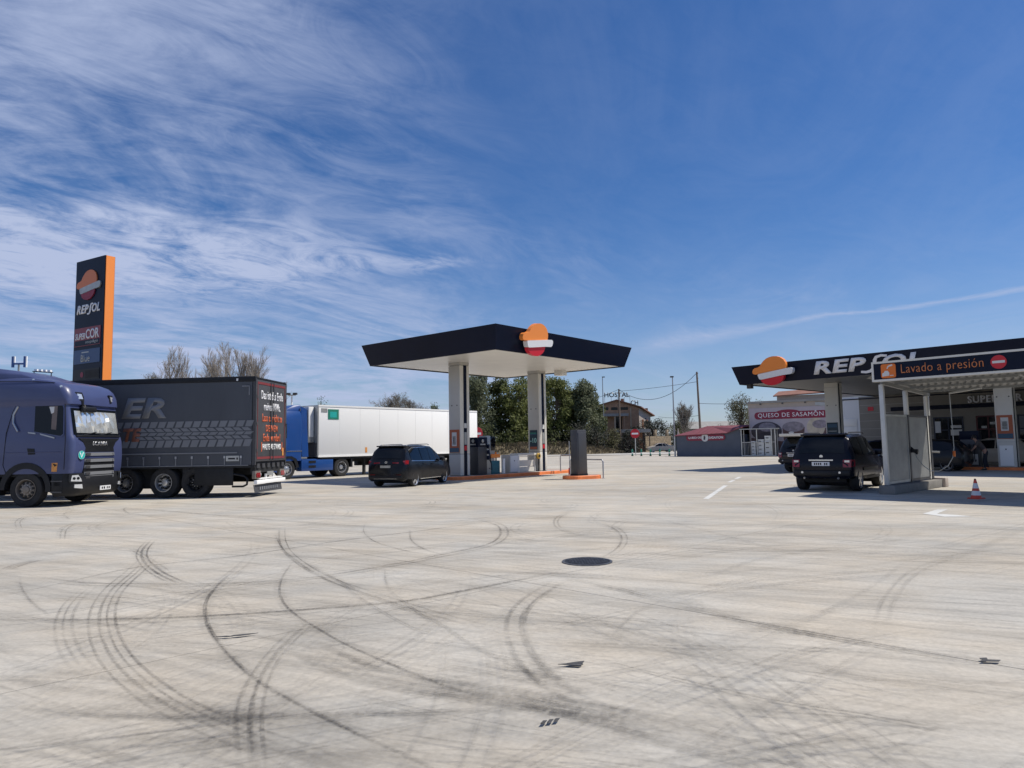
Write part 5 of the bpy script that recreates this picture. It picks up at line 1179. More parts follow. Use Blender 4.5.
# orange kerbed islands under it
for k, (x0, lab) in enumerate(((9.2, 'orange kerbed pump island at the foot of the posted station column'), (1.2, 'orange kerbed pump island behind the navy wagon'))):
    p = sw_(x0, 3.55); island(lab, (p[0], p[1], 0), STR, 5.4, 1.6, KS)
# shop under the canopy
sh = thing('shop', 'cream station shop with dark windows and lettering above its doors', 'shop', (SO[0], SO[1], 0), rot=STR)
YS = 19.5
wx = [(-3.2, -1.10), (-1.10, 3.97), (5.84, 6.60), (8.0, 8.95), (11.4, 12.6), (15.0, 24.0)]
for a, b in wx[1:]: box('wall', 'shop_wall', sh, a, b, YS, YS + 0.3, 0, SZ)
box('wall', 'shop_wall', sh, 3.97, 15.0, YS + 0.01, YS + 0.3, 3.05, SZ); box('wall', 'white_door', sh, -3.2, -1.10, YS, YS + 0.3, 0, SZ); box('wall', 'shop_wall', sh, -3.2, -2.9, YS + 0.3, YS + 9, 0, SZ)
box('interior_back', 'shirt_grey', sh, -2.9, 24, YS + 5, YS + 5.2, 0, SZ); box('shop_roof', 'zinc', sh, -3.2, 24, YS + 0.3, YS + 9, SZ - 0.02, SZ + 0.10)
box('interior_floor', 'island_grey', sh, -2.9, 24, YS + 0.3, YS + 5, 0.0, 0.05)
box('fascia_band', 'navy', sh, 1.2, 24, YS - 0.12, YS - 0.002, 3.62, 3.90)
box('top_trim', 'navy', sh, -3.2, 24, YS - 0.05, YS - 0.002, 4.62, 4.70)
text('lettering', 'SUPERCOR', 'letter_white', sh, frame((6.2, YS - 0.03, 3.95), (1, 0, 0)), w=3.15, h=0.50, depth=0.06, bold=0.03, spacing=1.1)
for a, b, fm in ((3.97, 5.84, 'dark_blue_paint'), (6.6, 8.0, 'maroon_frame'), (8.95, 11.4, 'dark_blue_paint'), (12.6, 15.0, 'dark_blue_paint')):
    fo = MB().box(a, b, YS - 0.04, YS + 0.1, 2.97, 3.05).box(a, a + 0.09, YS - 0.04, YS + 0.1, 0, 2.97).box(b - 0.09, b, YS - 0.04, YS + 0.1, 0, 2.97).box((a + b) / 2 - 0.04, (a + b) / 2 + 0.04, YS - 0.02, YS + 0.08, 0, 2.97).box(a + 0.09, b - 0.09, YS - 0.02, YS + 0.08, 2.1, 2.17).build('window_frame', fm, sh)
    box('pane', 'glass_dark', fo, a + 0.09, b - 0.09, YS + 0.02, YS + 0.035, 0.05, 2.96)
for x0, x1, z0, z1 in ((5.02, 5.72, 1.75, 2.15), (5.05, 5.70, 2.25, 2.45)): box('window_notice', 'paper', sh, x0, x1, YS - 0.035, YS - 0.022, z0, z1)
box('window_notice', 'white_door', sh, 4.05, 4.42, YS - 0.035, YS - 0.022, 1.95, 2.75)
for x0 in (6.9, 7.4): box('window_notice', 'zinc', sh, x0, x0 + 0.3, YS - 0.035, YS - 0.022, 2.2 + 0.25 * (x0 > 7), 2.36 + 0.25 * (x0 > 7))
box('wall_sign', 'red_sign', sh, -0.45, -0.05, YS - 0.03, YS - 0.002, 3.72, 4.02)
for k in range(5): box('door_panel', 'white_paint', sh, -2.9, -1.3, YS - 0.03, YS - 0.002, 0.1 + 0.62 * k, 0.69 + 0.62 * k, 0.004)
MB().tube([(-2.4, YS - 0.06, 1.0), (-2.4, YS - 0.06, 1.9), (-2.2, YS - 0.06, 2.1), (-2.0, YS - 0.06, 1.9), (-2.0, YS - 0.06, 1.0)], 0.03, 8).build('door_rail', 'black_plastic', sh)
for k in range(7): box('wall_joint', 'panel_grey', sh, -1.05, 3.95, YS - 0.006, YS + 0.01, 0.55 + 0.6 * k, 0.565 + 0.6 * k)
# cars and a person in the shade under the canopy
hb_tab = [(0.0, 0.36, 0.74, 0.86, 0.74, 0.74, 0.70), (0.08, 0.24, 0.88, 1.02, 0.84, 0.84, 0.78), (0.20, 0.22, 0.94, 1.20, 0.86, 0.86, 0.72), (0.45, 0.2, 0.95, 1.44, 0.87, 0.87, 0.62), (1.0, 0.2, 0.95, 1.52, 0.87, 0.87, 0.60), (1.9, 0.2, 0.94, 1.52, 0.87, 0.87, 0.60), (2.4, 0.2, 0.93, 1.40, 0.87, 0.86, 0.62), (3.0, 0.2, 0.92, 1.06, 0.87, 0.85, 0.70), (3.6, 0.22, 0.82, 0.92, 0.85, 0.81, 0.70), (3.95, 0.28, 0.68, 0.76, 0.76, 0.74, 0.62), (4.05, 0.36, 0.58, 0.64, 0.64, 0.62, 0.54)]
def hatch(label, loc, az, paint):
    return car(label, loc, az, hb_tab, paint, (0.72, 3.2), 0.31, 0.2, rimm='rim_dusty', sides=
        [('side_window', 'glass_dark', [(0.5, 1.02, 1.32), (0.85, 1.0, 1.42), (1.45, 0.99, 1.44)], 0.01), ('side_window', 'glass_dark', [(1.53, 0.99, 1.44), (2.2, 0.98, 1.42), (2.8, 0.97, 1.10)], 0.01)],
        tops=[('rear_window', 'glass_dark', 0.14, 0.42, 0.92, 0.94, 0.01), ('windscreen', 'glass_dark', 2.35, 2.95, 0.95, 0.98, 0.01)])
p = sw_(10.6, 2.1); hatch('black hatchback at the pumps under the station canopy, behind the hanging hose', (p[0], p[1]), -42.5, 'car_black')
p = sw_(11.9, 8.4); hatch('pale hatchback in the shade left of the posted station column', (p[0], p[1]), -42.5, 'car_silver')
p = sw_(2.6, 10.2); hatch('dark blue hatchback in deep shade behind the wash bay posts', (p[0], p[1]), 137.5, 'dark_blue_paint')
for i, (px0, lab) in enumerate(((10.15, 'grey fuel pump standing beside the posted station column'), (2.0, 'grey fuel pump under the station canopy behind the navy wagon'))):
    p = sw_(px0, 4.05, KS)
    fp = thing('fuel_pump', lab, 'fuel pump', p, rot=STR, group='fuel pumps under the station canopy')
    box('body', 'dark_steel', fp, -0.40, 0.40, 0, 0.5, 0, 1.75, 0.02); box('head_panel', 'navy', fp, -0.42, 0.42, -0.01, 0.51, 1.35, 1.78, 0.01); box('pump_door', 'panel_grey', fp, -0.34, 0.34, -0.012, 0.02, 0.1, 0.62, 0.01)
    for k in range(3):
        nz = box('nozzle', 'black_plastic', fp, -0.30 + 0.24 * k, -0.20 + 0.24 * k, -0.10, 0.02, 0.85, 1.12, 0.02)
        MB().tube([(-0.25 + 0.24 * k, -0.06, 0.86), (-0.25 + 0.24 * k, -0.20, 0.45), (-0.22 + 0.24 * k, -0.12, 0.25), (-0.22 + 0.24 * k, 0, 0.35)], 0.018, 6).build('hose', 'rubber', nz, smooth=60)

# ------------------------------------------------------------------ pressure wash bay
WO = (10.84, 20.81)
wb = thing('wash_bay', 'open car wash bay with grey metal side panels and a corrugated roof', 'wash bay', (WO[0], WO[1], 0), rot=STR)
box('plinth', 'concrete_plinth', wb, -0.10, 0.34, -0.16, 4.02, 0, 0.25, 0.015)
p2_ = box('plinth', 'plaster_cream', wb, -0.10, 0.42, 4.04, 4.35, 0, 0.30, 0.02)
posts = [(0.0, 0.0), (0.0, 1.92), (0.0, 3.86), (6.9, 0.0), (6.9, 3.86), (0.55, 3.3)]
for k, (x, y) in enumerate(posts[:5]):
    if k in (1, 2): box('post_base', 'dark_steel', wb, x + 0.01, x + 0.11, y + 0.01, y + 0.11, 0.26, 2.34)
    box('post', 'galv_post', wb, x, x + 0.12, y, y + 0.12, 2.342 if k in (1, 2) else 0.26 if k == 0 else 0, 3.21 - 0.056 * y, 0.006)
for k, (y0, y1) in enumerate(((0.15, 1.87), (1.97, 3.70))):
    pn = box('side_panel', 'panel_zinc', wb, 0.035, 0.085, y0 + 0.03, y1 - 0.03, 0.36, 2.27)
    MB().box(0.02, 0.10, y0, y1, 0.28, 0.355).box(0.02, 0.10, y0, y1, 2.275, 2.33).box(0.02, 0.10, y0 - 0.02, y0 + 0.028, 0.356, 2.274).box(0.02, 0.10, y1 - 0.028, y1 + 0.02, 0.356, 2.274).build('panel_frame', 'dark_steel' if k else 'zinc', pn)
box('end_panel', 'panel_light', wb, 0.03, 0.09, 3.70, 3.85, 0.28, 2.98)
box('panel_edge', 'dark_steel', wb, 0.01, 0.11, 3.985, 4.02, 0.28, 2.97)
# sign box along the front
sg = box('sign_box', 'navy', wb, 0.01, 6.95, -0.30, -0.10, 3.33, 3.79)
MB().box(-0.05, 7.0, -0.315, -0.09, 3.792, 3.85).box(-0.05, 7.0, -0.315, -0.09, 3.27, 3.328).box(-0.05, 0.008, -0.315, -0.09, 3.3285, 3.7915).box(6.952, 7.0, -0.315, -0.09, 3.3285, 3.7915).build('sign_frame', 'panel_light', sg)
sf = frame((0.05, -0.302, 3.325), (1, 0, 0))
ic = plate('sign_icon', 'wash_orange', sg, sf, rrect(0.16, 0.56, 0.03, 0.44, 0.06), 0.012)
sf0 = sf; sf = sf @ Matrix.Translation((0.09, 0, 0)) @ Matrix.Diagonal((0.92, 1, 1, 1))
MB().prism(stroke([(0.26, 0.30), (0.30, 0.37), (0.42, 0.40)], [0.03, 0.04, 0.045]), 0.012, 0.018, 'z', sf).prism([(0.11, 0.08), (0.11, 0.17), (0.16, 0.19), (0.19, 0.24), (0.28, 0.24), (0.32, 0.18), (0.32, 0.10)], 0.012, 0.018, 'z', sf).prism([(0.34, 0.09), (0.44, 0.09), (0.44, 0.11), (0.34, 0.11)], 0.012, 0.018, 'z', sf).build('icon_mark', 'paper', ic); sf = sf0
text('lettering', 'Lavado a presión', 'wash_letter', sg, sf @ Matrix.Translation((0.70, 0.06, 0)), w=2.02, h=0.33, depth=0.012, bold=-0.008, spacing=1.06)
ne = disc('no_entry_mark', 'red_sign', sg, sf @ Matrix.Translation((3.06, 0.235, 0)), 0.18, 0.014, 28)
plate('no_entry_bar', 'paper', ne, sf, [(2.92, 0.205), (3.20, 0.205), (3.20, 0.27), (2.92, 0.27)], 0.019)
# corrugated roof on purlins, falling to the back
rows = []
for y, z in ((-0.08, 3.44), (4.3, 3.20)): rows.append([(-0.3 + 7.3 * i / 146, y, z + 0.022 * (1 if (i // 2) % 2 else -1)) for i in range(147)])
MB().rings(rows, cap=False, closed=False).build('roof_sheet', 'panel_zinc', wb)
for y in (0.02, 1.3, 2.6, 3.9): box('purlin', 'panel_zinc', wb, -0.0, 6.95, y, y + 0.07, 3.33 - 0.055 * y, 3.405 - 0.055 * y)
for x in (0.0, 3.4, 6.9): MB().hexa([(x, 0.13, 3.22), (x + 0.08, 0.13, 3.22), (x + 0.08, 4.2, 3.0), (x, 4.2, 3.0)], [(x, 0.13, 3.318), (x + 0.08, 0.13, 3.318), (x + 0.08, 4.2, 3.095), (x, 4.2, 3.095)]).build('rafter', 'panel_zinc', wb)
MB().tube([(1.0, 3.0, 3.00), (2.0, 2.5, 3.08)], 0.03, 8).build('boom', 'galv_post', wb)
hs_ = MB().tube([(1.0, 3.0, 2.99), (1.01, 3.0, 2.2), (1.02, 3.0, 1.3), (0.98, 2.97, 1.0), (0.86, 2.88, 0.74), (0.66, 2.72, 0.58), (0.46, 2.55, 0.58), (0.32, 2.35, 0.76), (0.22, 2.15, 1.02), (0.18, 2.06, 1.22)], 0.013, 8).build('wash_hose', 'zinc', wb, smooth=60)
box('hose_clip', 'wash_orange', hs_, 0.98, 1.05, 2.96, 3.03, 1.02, 1.20, 0.015)
gn = box('gun_holder', 'black_plastic', wb, -0.02, 0.30, 1.98, 2.12, 1.16, 1.27, 0.02); MB().tube([(-0.02, 2.08, 1.40), (0.12, 2.06, 1.30), (0.28, 2.05, 1.12)], 0.035, 8).build('spray_gun', 'black_plastic', gn)
for yy in (0.0,): MB().tube([(-0.12, 0.3, 1.12), (0.02, 0.3, 1.12)], 0.02, 6).build('side_peg', 'panel_light', wb)
MB().tube([(0.1, 3.95, 1.15), (0.32, 4.02, 1.14)], 0.03, 8).build('side_arm', 'zinc', wb)
# traffic cone
cn_ = thing('traffic_cone', 'red and white traffic cone standing in the shade of the wash bay', 'traffic cone', (12.13, 18.70, 0), rot=0.5)
box('cone_base', 'cone_red', cn_, -0.165, 0.165, -0.165, 0.165, 0, 0.035, 0.01)
for k, (z0, z1) in enumerate(((0.035, 0.10), (0.10, 0.22), (0.22, 0.29), (0.29, 0.43), (0.43, 0.52))):
    r0, r1 = 0.145 * (1 - z0 / 0.66), 0.145 * (1 - z1 / 0.66)
    MB().lathe([(r0, z0), (r1, z1)], 20).build('cone_band', 'cone_white' if k % 2 else 'cone_red', cn_, smooth=60)
MB().lathe([(0.03, 0.52), (0.025, 0.55)], 14).build('cone_tip', 'black_plastic', cn_); cn_.scale = (0.92, 0.92, 0.95)

# ------------------------------------------------------------------ person leaning at the pumps
def skinned(name, m, chains, parent, sub=2):
    bm = bmesh.new(); ly = bm.verts.layers.skin.verify(); cache = {}
    first = True
    for ch in chains:
        prev = None
        for p, r in ch:
            key = tuple(round(c, 4) for c in p)
            v = cache.get(key)
            if v is None:
                v = bm.verts.new(p); cache[key] = v
                v[ly].radius = (r, r) if not isinstance(r, tuple) else r
                if first: v[ly].use_root = True; first = False
            if prev is not None and prev is not v:
                try: bm.edges.new((prev, v))
                except ValueError: pass
            prev = v
    me = bpy.data.meshes.new(name); bm.to_mesh(me); bm.free()
    o = bpy.data.objects.new(name, me); C.objects.link(o)
    o.modifiers.new('skin', 'SKIN'); sb = o.modifiers.new('sub', 'SUBSURF'); sb.levels = sub; sb.render_levels = sub
    dg = bpy.context.evaluated_depsgraph_get(); dg.update()
    nm = bpy.data.meshes.new_from_object(o.evaluated_get(dg)); o.modifiers.clear(); o.data = nm
    nm.materials.clear(); nm.materials.append(M[m]); nm.shade_smooth(); o.parent = parent
    return o
pp = sw_(10.95, 3.55)
pr = thing('person', 'person in a grey brown top bending beside the pumps, left of the posted column', 'person', (pp[0], pp[1], 0.0), rot=STR + rad(200))
pel = (0, 0, 0.90); ches = (0.20, 0, 1.22); shd = (0.30, 0, 1.36); nk = (0.37, 0, 1.43); hd = (0.44, 0, 1.53)
def leg(s, fx):
    return [(pel, 0.12), ((0.0, s * 0.10, 0.84), 0.095), ((fx * 0.5 + 0.05, s * 0.11, 0.48), 0.062), ((fx, s * 0.12, 0.10), 0.042), ((fx + 0.13, s * 0.13, 0.035), 0.034)]
def arm(s, ex, hx):
    e = (shd[0] + ex, s * 0.24, 1.10); h = (shd[0] + hx, s * 0.20, 0.90)
    ch = [(shd, 0.10), ((shd[0], s * 0.19, 1.33), 0.058), (e, 0.042), (h, 0.030), ((h[0] + 0.05, s * 0.195, h[2] - 0.05), 0.034)]
    palm = ch[-1][0]; fin = []
    for k in range(4):
        q = (palm[0] + 0.045, palm[1] + s * (0.024 - 0.016 * k), palm[2] - 0.03)
        fin.append([(palm, 0.034), (q, 0.010), (tuple((q[0] + 0.03, q[1], q[2] - 0.03 - 0.004 * (k in (1, 2)))), 0.009)])
    th = (palm[0] + 0.02, palm[1] - s * 0.035, palm[2] - 0.005)
    fin.append([(palm, 0.034), (th, 0.011), ((th[0] + 0.03, th[1] - s * 0.01, th[2] - 0.015), 0.009)])
    return [ch] + fin
body = [[(pel, 0.12), (ches, 0.125), (shd, 0.10), (nk, 0.052), (hd, 0.088), ((0.47, 0, 1.62), 0.075)]] + arm(-1, 0.12, 0.30) + arm(1, 0.16, 0.34) + [leg(-1, -0.06), leg(1, 0.08)]
pb = skinned('body', 'skin', body, pr)
skinned('shirt', 'shirt_dark', [[((0, 0, 0.88), (0.15, 0.13)), ((0.10, 0, 1.05), (0.155, 0.13)), (ches, (0.165, 0.135)), (shd, 0.115), ((0.34, 0, 1.40), 0.07)], [(shd, 0.115), ((shd[0], -0.19, 1.33), 0.074), ((shd[0] + 0.09, -0.23, 1.16), 0.06)], [(shd, 0.115), ((shd[0], 0.19, 1.33), 0.074), ((shd[0] + 0.12, 0.23, 1.16), 0.06)]], pr)
skinned('trousers', 'trousers', [[((0.02, 0, 0.93), (0.14, 0.125)), (pel, 0.135), ((0.0, -0.10, 0.84), 0.108), ((-0.06 * 0.5 + 0.05, -0.11, 0.48), 0.078), ((-0.06, -0.12, 0.09), 0.06)], [(pel, 0.135), ((0.0, 0.10, 0.84), 0.108), ((0.08 * 0.5 + 0.05, 0.11, 0.48), 0.078), ((0.08, 0.12, 0.09), 0.06)]], pr)
for fx, s in ((-0.06, -1), (0.08, 1)): MB().rings([[(fx - 0.07, s * 0.12 - 0.045, 0), (fx + 0.20, s * 0.13 - 0.05, 0), (fx + 0.22, s * 0.13 + 0.03, 0), (fx - 0.07, s * 0.12 + 0.045, 0)], [(fx - 0.06, s * 0.12 - 0.04, 0.09), (fx + 0.10, s * 0.13 - 0.04, 0.075), (fx + 0.10, s * 0.13 + 0.03, 0.075), (fx - 0.06, s * 0.12 + 0.04, 0.09)]]).build('shoe', 'black_plastic', pr, bevel=0.015)
MB().rings([[(0.465 + r * math.cos(a) - 0.03, r * math.sin(a), z) for a in [2 * math.pi * k / 12 for k in range(12)]] for r, z in ((0.098, 1.54), (0.108, 1.60), (0.095, 1.66), (0.05, 1.70), (0.01, 1.71))]).build('hair', 'hair', pr, smooth=60)
MB().rings([[(0.545, -0.012, 1.535), (0.575, -0.016, 1.525), (0.575, 0.016, 1.525), (0.545, 0.012, 1.535)], [(0.535, -0.008, 1.58), (0.545, -0.008, 1.578), (0.545, 0.008, 1.578), (0.535, 0.008, 1.58)]]).build('nose', 'skin', pr)
for s in (-1, 1):
    MB().lathe([(0.0001, -0.006), (0.011, 0), (0.0001, 0.006)], 8, 'x', (0.542, s * 0.034, 1.575)).build('eye', 'black_plastic', pr)
    MB().lathe([(0.0001, -0.01), (0.026, 0), (0.0001, 0.01)], 8, 'y', (0.455, s * 0.092, 1.555)).build('ear', 'skin', pr)
box('mouth', 'lamp_red', pr, 0.535, 0.549, -0.02, 0.02, 1.492, 1.500)

# ------------------------------------------------------------------ price totem at the left
to = thing('price_totem', 'tall dark station totem with orange side and emblem, behind the dark curtain trailer', 'totem sign', (-18.73, 32.0, 0), rot=rad(180 - (90 - 59.5) ) )
# local x runs from the near right corner to the far left corner, the lettered face looks to -y side; built in world-aligned form
to.rotation_euler = (0, 0, rad(149.5))
TW, TT, TH = 2.42, 0.46, 10.68
box('core', 'dark_steel', to, 0.04, TW - 0.04, -TT + 0.04, -0.04, 0.0, TH - 0.02)
tf = box('lettered_face', 'navy', to, 0.0, TW, -0.04, 0.0, 0.25, TH); box('rear_face', 'navy', to, 0.0, TW, -TT, -TT + 0.04, 0.25, TH)
box('orange_side', 'logo_orange', to, -0.04, 0.0, -TT + 0.03, -0.03, 0.25, TH - 0.01); box('orange_side', 'logo_orange', to, TW, TW + 0.04, -TT + 0.03, -0.03, 0.25, TH - 0.01)
fm = frame((TW, 0.004, 0), (-1, 0, 0))
logo(to, fm @ Matrix.Translation((0.16, 8.72, 0)), 2.02, 1.42, 0.05, ('totem_logo_orange', 'zinc', 'maroon'))
brand_word(to, fm @ Matrix.Translation((0.20, 8.10, 0)), 1.95, 0.42, 'letter_white', 0.02)
sp_ = plate('brand_panel', 'totem_red', tf, fm, [(0.10, 6.55), (2.26, 6.55), (2.26, 7.42), (0.10, 7.42)], 0.02)
plate('panel_foot', 'navy', sp_, fm @ Matrix.Translation((0, 0, 0.021)), [(0.14, 6.58), (2.22, 6.58), (2.22, 6.82), (0.14, 6.82)], 0.004)
text('lettering', 'SUPER', 'letter_white', sp_, fm @ Matrix.Translation((0.18, 6.87, 0.022)), w=0.85, h=0.30, depth=0.01, bold=0.02, shear=0.15)
text('lettering', 'COR', 'letter_white', sp_, fm @ Matrix.Translation((1.06, 6.87, 0.022)), w=1.10, h=0.46, depth=0.01, bold=0.02)
text('lettering', 'stop&go', 'zinc', sp_, fm @ Matrix.Translation((1.05, 6.62, 0.026)), w=1.05, h=0.17, depth=0.006, shear=0.2)
bp_ = plate('blue_panel', 'totem_blue', tf, fm, [(0.10, 5.72), (2.26, 5.72), (2.26, 6.38), (0.10, 6.38)], 0.02)
text('lettering', 'Blue', 'zinc', bp_, fm @ Matrix.Translation((0.72, 5.80, 0.022)), w=0.74, h=0.34, depth=0.01, bold=0.01)
plate('panel_line', 'zinc', bp_, fm @ Matrix.Translation((0, 0, 0.021)), [(0.75, 6.22), (1.35, 6.22), (1.35, 6.27), (0.75, 6.27)], 0.004)
pp_ = plate('price_strip', 'black_plastic', tf, fm, [(0.10, 4.95), (2.26, 4.95), (2.26, 5.45), (0.10, 5.45)], 0.015)
disc('price_mark', 'maroon', pp_, fm @ Matrix.Translation((0.82, 5.2, 0.016)), 0.13, 0.006, 14); plate('price_window', 'chassis_black', pp_, fm @ Matrix.Translation((0, 0, 0.016)), [(1.1, 5.02), (2.2, 5.02), (2.2, 5.38), (1.1, 5.38)], 0.004)

# blue H on a mast, seen over the violet truck
hh = thing('letter_sign', 'blue letter H on a mast showing above the violet truck roof', 'sign', (-42.2, 60, 0))
MB().box(-0.62, -0.46, -0.08, 0.08, 8.9, 9.85).box(0.40, 0.56, -0.08, 0.08, 8.9, 9.85).box(-0.46, 0.40, -0.08, 0.08, 9.14, 9.28).build('letter', 'truck_blue', hh)
MB().box(0.57, 0.66, -0.05, 0.05, 8.9, 9.85).box(-0.45, -0.36, -0.05, 0.05, 9.30, 9.85).build('letter_edge', 'white_bright', hh)
MB().tube([(-0.1, 0.1, 0), (-0.1, 0.1, 9.2)], 0.08, 8).build('mast', 'lamp_pole', hh)
wl_ = thing('lamp_bar', 'row of small white lamps on a bar above the violet truck roof', 'lamp bar', (-15.45, 22.3, 0), rot=0)
for k in range(4): box('lamp', 'white_bright', wl_, 0.28 + 0.14 * k, 0.37 + 0.14 * k, -0.05, 0.05, 4.20 - 0.012 * k, 4.26 - 0.012 * k)
MB().tube([(0.2, 0, 4.19), (0.85, 0, 4.14)], 0.015, 6).build('bar', 'dark_steel', wl_); MB().tube([(0.25, 0, 3.90), (0.25, 0, 4.19)], 0.015, 6).build('bracket', 'dark_steel', wl_); MB().tube([(0.8, 0, 3.80), (0.8, 0, 4.14)], 0.015, 6).build('bracket', 'dark_steel', wl_)

# floodlight mast behind the blue cab
fl = thing('floodlight_mast', 'mast with two floodlights rising behind the bright blue truck cab', 'street lamp', (-23.5, 75, 0))
MB().tube([(0, 0, 0), (0, 0, 7.2)], [0.12, 0.08], 8).build('mast', 'white_paint', fl); MB().tube([(-0.42, 0, 7.25), (0.42, 0, 7.25)], 0.05, 6).build('cross_arm', 'lamp_pole', fl)
for s in (-1, 1): box('floodlight', 'dark_steel', fl, s * 0.36 - 0.22, s * 0.36 + 0.22, -0.2, 0.1, 7.28, 7.50, 0.03)

def street_lamp(label, x, y, h, arm, r=0.09):
    t = thing('street_lamp', label, 'street lamp', (x, y, 0), group='slim street lamps by the road')
    MB().tube([(0, 0, 0), (0, 0, h)], [r, r * 0.55], 10).build('pole', 'lamp_pole', t, smooth=60); MB().tube([(0, 0, h - 0.03), (arm, 0, h + 0.03)], 0.05, 6).build('arm', 'lamp_pole', t)
    box('lamp_head', 'dark_steel', t, min(arm, arm * 0.2) - 0.12, max(arm, arm * 0.2) + 0.16, -0.12, 0.12, h - 0.03, h + 0.13, 0.03)
street_lamp('slim street lamp standing in front of the dark trees', 15.6, 121, 12.9, 0.25, 0.11)
street_lamp('slim street lamp standing at the corner of the grey shed', 18.4, 80.5, 9.0, -0.15, 0.10)
def wood_pole(label, x, y, h, tilt=0.0):
    t = thing('utility_pole', label, 'utility pole', (x, y, 0), group='wooden utility poles')
    MB().tube([(0, 0, 0), (tilt, 0, h)], [0.19, 0.12], 10).build('pole', 'wood_pole', t, smooth=60)
    for z in (h - 0.2, h - 0.9): MB().lathe([(0.03, 0), (0.05, 0.08), (0.03, 0.16)], 8, 'z', (tilt + 0.14, 0, z - 0.1)).build('insulator', 'wire', t)
    return t
wood_pole('wooden utility pole in front of the brick hostal', 17.9, 118, 10.6)
wood_pole('wooden utility pole rising behind the grey shed', 26.6, 100, 11.5, -0.25)
def cable(label, a, b, sag, r=0.028):
    o = thing('overhead_cable', label, 'cable', a)
    d = Vector(b) - Vector(a)
    MB().tube([tuple(d * t + Vector((0, 0, -4 * sag * t * (1 - t)))) for t in [i / 16 for i in range(17)]], r, 5).build('cable', 'wire', o)
P1, P2 = (17.9, 118, 10.55), (26.4, 100, 11.4)
cable('sagging thick cable strung between the two wooden poles', P1, P2, 2.7, 0.035)
cable('thin upper cable strung above the sagging one between the poles', (17.9, 118, 10.25), (26.4, 100, 10.1), 0.15)
cable('cable running left from the hostal pole into the trees', P1, (8, 125, 8.6), 0.6)
cable('low cable from the hostal roof corner to the shed pole', (31.0, 150, 7.0), (26.5, 100, 5.3), 0.3)
cable('cable running right from the shed pole to the cream building', (26.45, 100, 7.0), (33.5, 90, 6.6), 0.2)

def no_entry(label, x, y, az, d, zc):
    t = thing('no_entry_sign', label, 'road sign', (x, y, 0), rot=rad(az), group='round no entry signs')
    MB().tube([(0, 0.05, 0), (0, 0.05, zc + d * 0.4)], 0.05, 8).build('post', 'galv_post', t)
    f = frame((0, 0, zc), (1, 0, 0)); dd = disc('sign_disc', 'red_sign', t, f, d / 2, 0.02, 28)
    plate('sign_bar', 'white_bright', dd, f, [(-d * 0.36, -d * 0.09), (d * 0.36, -d * 0.09), (d * 0.36, d * 0.09), (-d * 0.36, d * 0.09)], 0.026)
no_entry('round no entry sign on a post behind the green bollards', 14.95, 86.5, -25, 1.12, 2.70)
no_entry('round no entry sign beside the rear end of the white trailer', -2.72, 55.0, -40, 1.0, 2.5)
b0 = thing('bollard', 'green bollard, leftmost of the five by the no entry sign', 'bollard', (14.35, 85.3, 0), group='green bollards by the road')
MB().lathe([(0.10, 0), (0.10, 0.55), (0.12, 0.57), (0.12, 0.64), (0.09, 0.66), (0.09, 0.78), (0.05, 0.83)], 14).build('bollard_body', 'green_sign', b0, smooth=40); MB().lathe([(0.106, 0.30), (0.106, 0.42)], 14).build('bollard_band', 'white_bright', b0)
MB().lathe([(0.13, 0), (0.13, 0.10)], 14).build('bollard_foot', 'chassis_black', b0)
for k, w in enumerate(('second', 'middle', 'fourth', 'rightmost')):
    dup(b0, (14.35 + 0.92 * (k + 1), 85.3 - 0.88 * (k + 1), 0), label='green bollard, %s of the five between the no entry sign and the grey shed' % w)

# ------------------------------------------------------------------ grey shed with red roof
shd_ = thing('shed', 'low grey shed with a red roof and a dark red name board', 'shed', (18.09, 78.28, 0), rot=rad(-44))
wp_ = [(0, 0), (7.5, 0), (7.5, 2.95), (6.0, 2.45), (0, 2.30)]
MB().prism(wp_, 0, 0.2, 'y').build('front_wall', 'shed_grey', shd_); box('side_wall', 'shed_grey', shd_, 0, 0.2, 0.2, 5, 0, 2.3); box('side_wall', 'shed_grey', shd_, 7.3, 7.5, 0.2, 5, 0, 2.3); box('rear_wall', 'shed_grey', shd_, 0.2, 7.3, 4.8, 5, 0, 2.3)
MB().add([(-0.15, -0.2, 2.30), (6.1, -0.2, 2.47), (7.7, -0.2, 3.02), (7.7, 2.6, 3.30), (2.4, 2.6, 3.30), (-0.15, 5.2, 2.30), (7.7, 5.2, 2.30),
          (-0.15, -0.2, 2.22), (6.1, -0.2, 2.39), (7.7, -0.2, 2.94), (7.7, 2.6, 3.2), (2.4, 2.6, 3.2), (-0.15, 5.2, 2.22), (7.7, 5.2, 2.22)],
         [(0, 1, 2, 3, 4), (0, 4, 5), (4, 3, 6, 5), (7, 11, 10, 9, 8), (7, 12, 11), (11, 12, 13, 10), (0, 7, 8, 1), (1, 8, 9, 2), (2, 9, 10, 3), (3, 10, 13, 6), (6, 13, 12, 5), (5, 12, 7, 0)]).build('roof', 'roof_red', shd_)
for k in range(6): MB().tube([(2.5 + 0.6 * k, -0.2, 2.385 + 0.017 * k), (2.5 + 0.6 * k, 2.58, 3.31)], 0.018, 4).build('roof_seam', 'roof_red', shd_)
f = frame((1.25, -0.005, 1.70), (1, 0, 0))
sb_ = plate('name_board', 'maroon', shd_, f, rrect(0, 4.6, 0, 0.62, 0.30, 6), 0.05)
text('lettering', 'QUESO DE', 'letter_white', sb_, f @ Matrix.Translation((0.25, 0.17, 0.05)), w=1.55, h=0.28, depth=0.01, bold=0.04); text('lettering', 'SASAMON', 'letter_white', sb_, f @ Matrix.Translation((2.72, 0.17, 0.05)), w=1.65, h=0.28, depth=0.01, bold=0.04)
